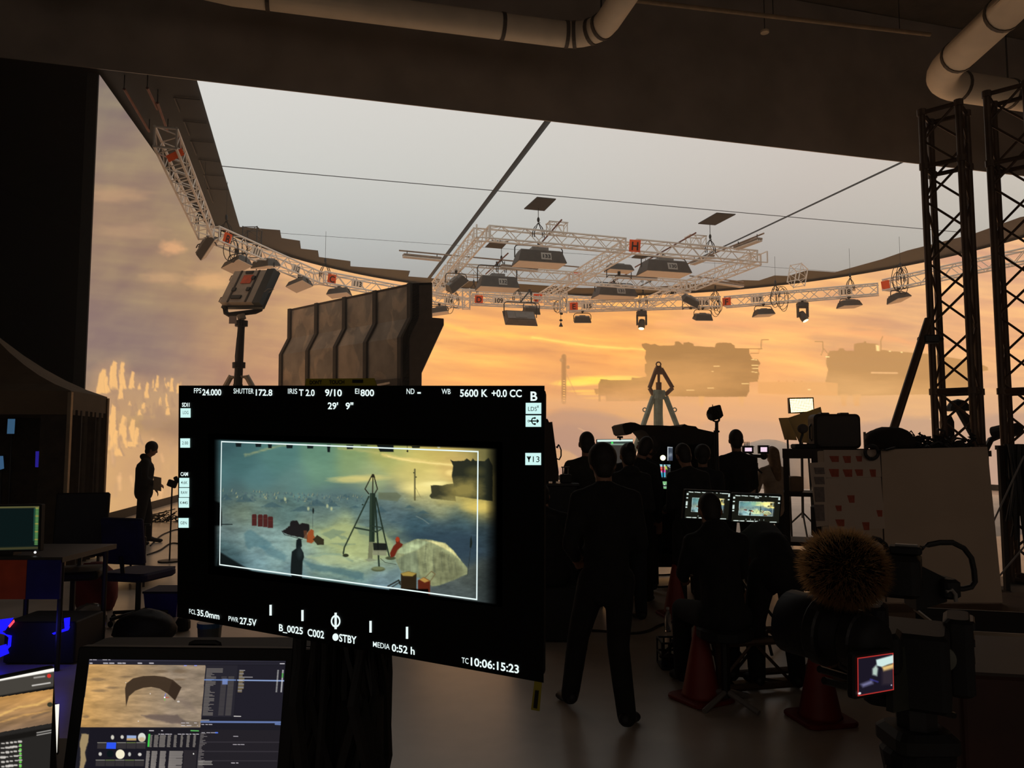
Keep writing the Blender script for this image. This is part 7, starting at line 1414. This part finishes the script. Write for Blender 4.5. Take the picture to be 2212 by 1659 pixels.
m.build('canopy', M_TENT, tent, smooth=False)
m = MB()
for a, b in ((C0, C1), (C1, C2), (C2, C3), (C3, C0)): m.slab([a, b, b - Vector((0, 0, .33)), a - Vector((0, 0, .33))], .01)
m.build('valance', M_TENT, tent)
for p in (C0, C1, C2, C3): MB().box((p.x, p.y, 1.22), (.05, .05, 2.44)).build('leg', mat('tent_pole', (150, 130, 104), rough=.4, metal=.4), tent)
m = MB(); N_ = 26; d = C2 - C1; nn = Vector((d.y, -d.x, 0)).normalized()
pts = [C1.lerp(C2, i / N_) + nn * (.035 * math.sin(i * 1.9) - .01) for i in range(N_ + 1)]
for p, q in zip(pts[:-1], pts[1:]): m.add([Vector((p.x, p.y, .03)), Vector((q.x, q.y, .03)), Vector((q.x, q.y, 2.2)), Vector((p.x, p.y, 2.2))], [(0, 1, 2, 3)])
m.build('side_curtain', M_CURTAIN, tent)
MB().slab([C3 + Vector((.05, 0, 0)), C2 + Vector((-.05, 0, 0)), Vector((C2.x - .05, C2.y, .03)), Vector((C3.x + .05, C3.y, .03))], .02).build('back_curtain', M_CURTAIN, tent)
m = MB(); e = C1 + LX * .13; m.add([Vector((C1.x - .03, C1.y + .03, .03)), Vector((e.x, e.y + .03, .03)), Vector((e.x, e.y + .03, 2.14)), Vector((C1.x - .03, C1.y + .03, 2.14))], [(0, 1, 2, 3)]); m.build('rolled_curtain', M_CURTAIN, tent)
for L, c_, lab in (([(17,905),(33,905),(31,937),(15,937)], (52,84,112), 'dim blue screen high inside the pop-up tent'), ([(77,975),(97,974),(96,1010),(76,1009)], (36,28,130), 'dim violet blue screen inside the tent near its corner leg'), ([(-6,985),(7,985),(9,1012),(-4,1016)], (54,86,118), 'dim blue screen at the left edge inside the tent')):
    P = Panel(*PX(L, 11.6)); t = thing('tent_screen', lab, 'screen', P.c, 0); P.casing('casing', t, .012, .03); MB().add([P.at(0, 0, .001), P.at(1, 0, .001), P.at(1, 1, .001), P.at(0, 1, .001)], [(0, 1, 2, 3)]).build('screen', glow('dim_%d' % sum(c_), c_, 1.0), t); MB().cyl(P.at(.5, .5) - P.n * .02, (P.c.x, 11.66, .02), .014).build('stand_pole', M_BLACK, t)
# video table with a green edged screen
TB = 6.0; zt = .86; xl, xr = at(-60, 1190, TB).x, at(152, 1190, TB).x
tb = thing('video_table', 'dark table at the left carrying the green edged screen', 'table', ((xl + xr) / 2, TB + .2, 0)); MB().box(((xl + xr) / 2, TB + .3, zt - .02), (xr - xl, .8, .04)).build('table_top', M_DESK, tb)
for x in (xl + .05, xr - .05):
    for y in (TB - .02, TB + .62): MB().cyl((x, y, 0), (x, y, zt - .04), .02).build('leg', M_BLACK, tb)
MB().slab([Vector((xl, TB - .11, zt - .02)), Vector((at(78, 1200, TB).x, TB - .11, zt - .02)), Vector((at(78, 1200, TB).x, TB - .11, .55)), Vector((xl, TB - .11, .55))], .02).build('orange_cloth', mat('rust_orange_cloth', (190, 74, 36), rough=.8, var=.2), tb)
MB().slab([Vector((at(79, 1200, TB).x, TB - .11, zt - .02)), Vector((at(150, 1200, TB).x, TB - .11, zt - .02)), Vector((at(150, 1200, TB).x, TB - .11, .55)), Vector((at(79, 1200, TB).x, TB - .11, .55))], .02).build('blue_cloth', mat('deep_blue_cloth', (30, 28, 110), rough=.8, var=.2), tb)
def f6(p):
    p.C[:] = (12,24,24); p.line([(0,.02),(1,.02)], (96,92,56), .04, 1, .012); p.line([(0,.97),(1,.96)], (70,66,40), .05, 1, .02)
    for k in range(24): p.line([(.955, .05 + k * .036), (.985, .05 + k * .036)], (110,170,96) if k % 5 else (190,190,90), .024, .95, .008)
    p.line([(.93,.05),(.93,.8)], (50,110,90), .012, .8, .006)
P = Panel(*PX([(-60,1095),(85,1093),(82,1187),(-60,1190)], TB)); t = thing('video_screen', 'dark screen with a green level meter down its right side', 'monitor', (P.c.x, P.c.y, zt)); quad_screen(t, P, f6, 120, 70, screen_mat('meter_picture', .9), .012, .05); MB().box((P.c.x, P.c.y + .05, zt + .03), (.14, .1, .06)).build('foot', M_BLACK, t); MB().ell(P.at(.97, 1.06, .01), (.01, .006, .01)).build('led', glow('white_led', (240, 240, 240), 1.0), t)
# office chairs, bags and blue lit machines between the table and the big monitor
def chair(x, y, d, zs, w, lab, m_, rz, back_h=.42):
    q = at(x, y, d); t = thing('office_chair', lab, 'chair', (q.x, d, 0), rz); MB().rbox((0, 0, zs), (w, w, .08), None, .06).build('seat', m_, t, world=False); MB().rbox((0, w * .46, zs + .12 + back_h / 2), (w * .92, .07, back_h), eul(-8, 0, 0), .05).build('backrest', m_, t, world=False); MB().cyl((0, 0, .08), (0, 0, zs - .03), .025).build('column', M_BLACK, t, world=False); MB().cyl((0, w * .42, zs), (0, w * .5, zs + .2), .02).build('back_bracket', M_BLACK, t, world=False)
    for k in range(5):
        a = k * 1.2566; lg = MB().cyl((0, 0, .1), (.27 * math.cos(a), .27 * math.sin(a), .075), .018).build('leg', M_BLACK, t, world=False); MB().ell((.27 * math.cos(a), .27 * math.sin(a), .03), (.03, .015, .03)).build('caster', M_BLACK, lg, world=False)
    return t
M_BLUE = mat('blue_black_fabric', (26, 26, 70), rough=.8, var=.3); M_RED_ = mat('dark_red_cloth', (110, 34, 30), rough=.85, var=.25)
chair(300, 1250, 7.6, .46, .5, 'blue black office chair between the table and the big monitor', M_BLUE, 2.9, .44); chair(165, 1100, 7.4, .5, .52, 'black high backed chair in front of the tent corner', M_MATTE, .3, .62)
f = floor_at(205, 1318); bag((f.x, f.y, .2), (.22, .2, .3), 'round dark red bag on the floor under the green edged screen', M_RED_, 4)
f = floor_at(312, 1380); bag((f.x, f.y, .09), (.27, .22, .16), 'black soft bag on the floor beside the big monitor', M_MATTE, 7)
f = floor_at(190, 1372); M_CLEAR = mat('clear_bag_plastic', (200, 196, 190), rough=.12, var=.05, trans=.85, bump=.6, scale=14); bag((f.x, f.y, .11), (.15, .15, .18), 'crumpled clear plastic bag on the floor left of the black bag', M_CLEAR, 9, 'plastic_bag')
f = floor_at(395, 1362); t = thing('floor_weight', 'small black round weight on the floor at the left corner of the big monitor', 'weight', (f.x, f.y, 0)); MB().lathe([(.05, 0), (.065, .02), (.065, .08), (.045, .12), (.0, .13)], (f.x, f.y, 0), 16).build('weight', M_MATTE, t); MB().tube([(f.x - .03, f.y, .12), (f.x - .03, f.y, .17), (f.x + .03, f.y, .17), (f.x + .03, f.y, .12)], .008).build('handle', M_BLACK, t)
f = floor_at(452, 1392); t = thing('tape_tub', 'small dark tub with a blue lid on the floor under the big monitor', 'tub', (f.x, f.y, 0)); MB().lathe([(.09, 0), (.1, .16), (.0, .162)], (f.x, f.y, 0), 18).build('tub_body', mat('grey_green_tub', (60, 66, 64), rough=.5), t); MB().lathe([(.104, .15), (.104, .19), (.0, .195)], (f.x, f.y, 0), 18).build('lid', mat('blue_lid', (20, 70, 110), rough=.4), t)
f = floor_at(362, 1326); t = thing('blue_bin', 'deep blue plastic bin on the floor left of the big monitor', 'bin', (f.x, f.y, 0)); MB().box((f.x, f.y, .12), (.3, .3, .24), None, (1.15, 1.15)).build('bin_body', mat('deep_blue_plastic', (30, 30, 140), rough=.4), t); MB().box((f.x, f.y, .245), (.36, .36, .02)).build('rim', M_BLUE, t)
# computer with blue lights
f = floor_at(75, 1440); t = thing('lit_computer', 'black computer tower glowing blue under the left edge of the table', 'computer', (f.x, f.y, 0)); cx0, cy0 = f.x, f.y + .25; MB().rbox((cx0, cy0, .17), (.56, .42, .32), None, .02).build('tower', M_MATTE, t); M_BLU = glow('blue_led', (24, 20, 255), 1.6)
z0 = lambda x, y: at(x, y, f.y + .03)
for L in ([(-10,1340),(28,1335),(10,1362),(-10,1368)], [(-10,1398),(12,1392),(18,1412),(-10,1424)], [(138,1336),(150,1334),(148,1360),(140,1362)], [(112,1368),(150,1354),(146,1362),(116,1371)]): MB().slab(PX(L, f.y + .03), .01).build('blue_light', M_BLU, t)
MB().slab(PX([(18,1352),(29,1339),(30,1344),(20,1356)], f.y + .02), .01).build('red_light', glow('red_led', (255, 70, 90), 1.4), t); MB().tube([z0(0, 1365), z0(22, 1375), z0(20, 1395), z0(2, 1412)], .012, 6).build('blue_hose', M_BLU, t)
l = bpy.data.lights.new('computer_glow', 'POINT'); l.energy = 1.2; l.color = (.08, .08, 1); l.shadow_soft_size = .15; o = bpy.data.objects.new('computer_glow', l); COL.objects.link(o); o.parent = t; o.location = Vector((cx0 + .15, cy0 - .42, .3)) - t.location
# metal pipe rails and the cable pile by the screen
t = thing('pipe_rails', 'low rack of thin metal rails left of the standing person', 'rack', (at(270, 1150, 9.6).x, 9.8, 0)); q0 = at(212, 1150, 9.6)
for (x0, y0), (x1, y1), d in (((215,1133),(325,1133), 10.2), ((212,1145),(295,1144), 9.9), ((212,1153),(288,1149), 9.7), ((212,1167),(314,1160), 9.4)): MB().cyl(at(x0, y0, d), at(x1, y1, d), .014).build('rail', M_CHAIN, t)
for x, y, d in ((313,1133,10.2),(285,1149,9.75),(314,1160,9.4),(214,1133,10.2),(214,1167,9.4)): p = at(x, y, d); MB().cyl(p, (p.x, p.y, .01), .014).build('post', M_CHAIN, t)
MB().box(((at(214, 1167, 9.4).x + at(314, 1160, 9.4).x) / 2, 9.8, .12), (.62, .8, .03)).build('deck', M_BLUE, t)
f = floor_at(352, 1128); scrub((f.x, f.y, .12), .3, .11, 40, 'pile of cables on the floor behind the standing person', 14, M_CABLE, 'cable_pile'); f = floor_at(345, 1090); t = tag(MB().rbox((f.x, f.y, .12), (.4, .3, .22), None, .04).build('kit_bag', mat('red_orange_bag', (150, 62, 38), rough=.8)), 'red orange kit bag at the foot of the curved screen', 'bag')
floor_cable([(325,1180),(345,1160),(365,1150),(385,1145),(420,1150)], 'black cable on the pale floor left of the big monitor'); floor_cable([(318,1200),(345,1190),(370,1175),(400,1178)], 'second black cable on the pale floor left of the big monitor'); floor_cable([(250,1120),(300,1105),(330,1112),(378,1100)], 'cable snaking along the foot of the curved screen')
q = at(372, 1045, 11.5); t = thing('clamp_stand', 'thin stand with a dark clamp peeking out left of the big monitor', 'stand', (q.x, 11.5, 0)); MB().cyl(q, (q.x, 11.5, .02), .012).build('pole', M_BLACK, t); MB().rbox(q, (.14, .06, .1), eul(0, 20, 0), .02).rbox(q + Vector((.06, 0, .06)), (.06, .05, .1), eul(0, -25, 0), .02).build('clamp', M_MATTE, t); MB().lathe([(.16, 0), (.16, .02), (.0, .03)], (q.x, 11.5, 0), 14).build('base', M_BLACK, t)

# ------------------------------------------------------------------ ducts and pipe under the roof
M_DUCT = mat('fabric_duct', (235, 215, 186), rough=.7, var=.08, scale=2); M_BAND = mat('duct_band', (70, 58, 44), rough=.6)
def duct(pts, r, label, bands):
    t = thing('air_duct', label, 'duct', Vector(pts[len(pts) // 2]), 0, 'round air ducts under the roof'); MB().tube(pts, r, 20).build('duct_tube', M_DUCT, t, smooth=True); m = MB(); acc = []
    for f in bands:
        i = min(len(pts) - 2, int(f * (len(pts) - 1))); p = Vector(pts[i]).lerp(Vector(pts[i + 1]), f * (len(pts) - 1) - i); d = (Vector(pts[i + 1]) - Vector(pts[i])).normalized(); MB().cyl(p - d * .04, p + d * .04, r + .02, n=20).build('band', M_BAND, t)
    for f in (bands[0], bands[-1]):
        i = min(len(pts) - 2, int(f * (len(pts) - 1))); p = Vector(pts[i]).lerp(Vector(pts[i + 1]), f * (len(pts) - 1) - i); MB().cyl(p, (p.x, p.y, 13.5), .02).build('hanger', M_BLACK, t)
    return t
a, b = at(500, -18, 14.6), at(1218, 74, 16.2); b.z = a.z = (a.z + b.z) / 2; dirv = (b - a).normalized(); side = Vector((dirv.y, -dirv.x, 0))
el = [b + dirv * (.75 * math.sin(t)) + side * (.75 * (1 - math.cos(t))) for t in np.linspace(0, math.pi / 2, 7)]
duct([tuple(a - dirv * 4.0), tuple(a), tuple(a.lerp(b, .5)), tuple(b)] + [tuple(p) for p in el[1:]] + [tuple(el[-1] + side * 2.5)], .27, 'long pale air duct across the top with a bend above the near ceiling seam', [.12, .26, .33, .42, .62, .76])
c = at(2010, 178, 17.0); s2 = (at(2212, 60, 13.6) - c); s2.z = 0; s2 = s2.normalized(); d2 = Vector((E1.x, E1.y, 0)); el = [c + s2 * .9 * (1 - t) ** 2 + d2 * .9 * t ** 2 for t in np.linspace(0, 1, 8)]
duct([tuple(c + s2 * 6)] + [tuple(c + s2 * 3)] + [tuple(p) for p in el] + [tuple(c + d2 * 2.4), tuple(c + d2 * 5)], .34, 'pale air duct at the upper right bending above the dark towers', [.03, .1, .17, .78, .9])
p0, p1 = at(1300, -32, 16.6), at(2010, 98, 18.2); p1.z = p0.z = (p0.z + p1.z) / 2; t = thing('roof_pipe', 'thin beige pipe running under the roof between the two ducts', 'pipe', (p0 + p1) / 2); MB().cyl(p0, p1, .05, n=12).build('pipe', mat('beige_pipe', (150, 124, 92), rough=.5), t)
for f in (.1, .5, .9): q = p0.lerp(p1, f); MB().cyl(q, (q.x, q.y, 13.5), .012).build('hanger', M_BLACK, t)
q = at(1652, 71, 17.8); t = thing('roof_lamp', 'small round pale disc lamp high on the dark fascia', 'lamp', q); MB().lathe([(.0, 0), (.1, .0), (.1, .05), (.03, .09), (.0, .09)], q, 18).build('disc', mat('pale_disc', (214, 190, 156), rough=.5), t); MB().cyl(q + Vector((0, 0, .08)), (q.x, q.y, 13.5), .012).build('hanger', M_BLACK, t)
# faint rig pipes and battens on the dark board left of the LED ceiling
for k, (L, lab) in enumerate((([(268,192),(322,284)], 'thin brown pipe high above the left end of the curved screen'), ([(318,190),(340,236)], 'short thin pipe beside the near truss end at upper left'), ([(340,222),(362,284)], 'thin pipe running down to the near truss end at upper left'))):
    p0, p1 = onz(*L[0], 9.2), onz(*L[1], 9.2); t = thing('rig_pipe', lab, 'pipe', (p0 + p1) / 2, 0, 'thin pipes at the upper left'); MB().cyl(p0, p1, .03).build('pipe', M_RUST, t)
    for p in (p0, p1): MB().cyl(p, (p.x, p.y, 9.52), .012).build('hanger', M_BLACK, t)
NTH = ['first', 'second', 'third', 'fourth', 'fifth', 'sixth', 'seventh', 'eighth', 'ninth']
for k, (x0, y0, x1, y1) in enumerate(((320,108,362,116),(365,153,420,160),(376,211,432,216),(397,262,446,267),(412,305,462,309),(430,345,478,351),(440,378,486,381),(448,408,495,411))):
    p0, p1 = onz(x0, y0, 9.47), onz(x1, y1, 9.47); m = MB().cyl(p0, p1, .016); p2 = onz(x0 + 12, y0 + 30, 9.47); m.cyl(p0, p2, .016)
    if (p0 - O_).dot(E2) > 0: tag(m.build('rig_bracket', M_SKIRT), '%s faint metal bracket from the top along the left edge of the LED ceiling' % NTH.pop(0), 'bracket', 'brackets along the left of the LED ceiling')

# ------------------------------------------------------------------ thin stage haze
mv = bpy.data.materials.new('stage_haze'); mv.use_nodes = True; nt = mv.node_tree; nt.nodes.clear()
o = nt.nodes.new('ShaderNodeOutputMaterial'); v = nt.nodes.new('ShaderNodeVolumeScatter')
v.inputs['Color'].default_value = (1, .95, .88, 1); v.inputs['Density'].default_value = 0.004; v.inputs['Anisotropy'].default_value = 0.25
nt.links.new(v.outputs[0], o.inputs['Volume'])
hz = MB().box((6, 25.7, 6.65), (42, 40, 13.2)).build('stage_haze', mv); tag(hz, 'thin haze hanging in the air around the lit stage', 'haze', kind='stuff')
SC.cycles.volume_bounces = 0
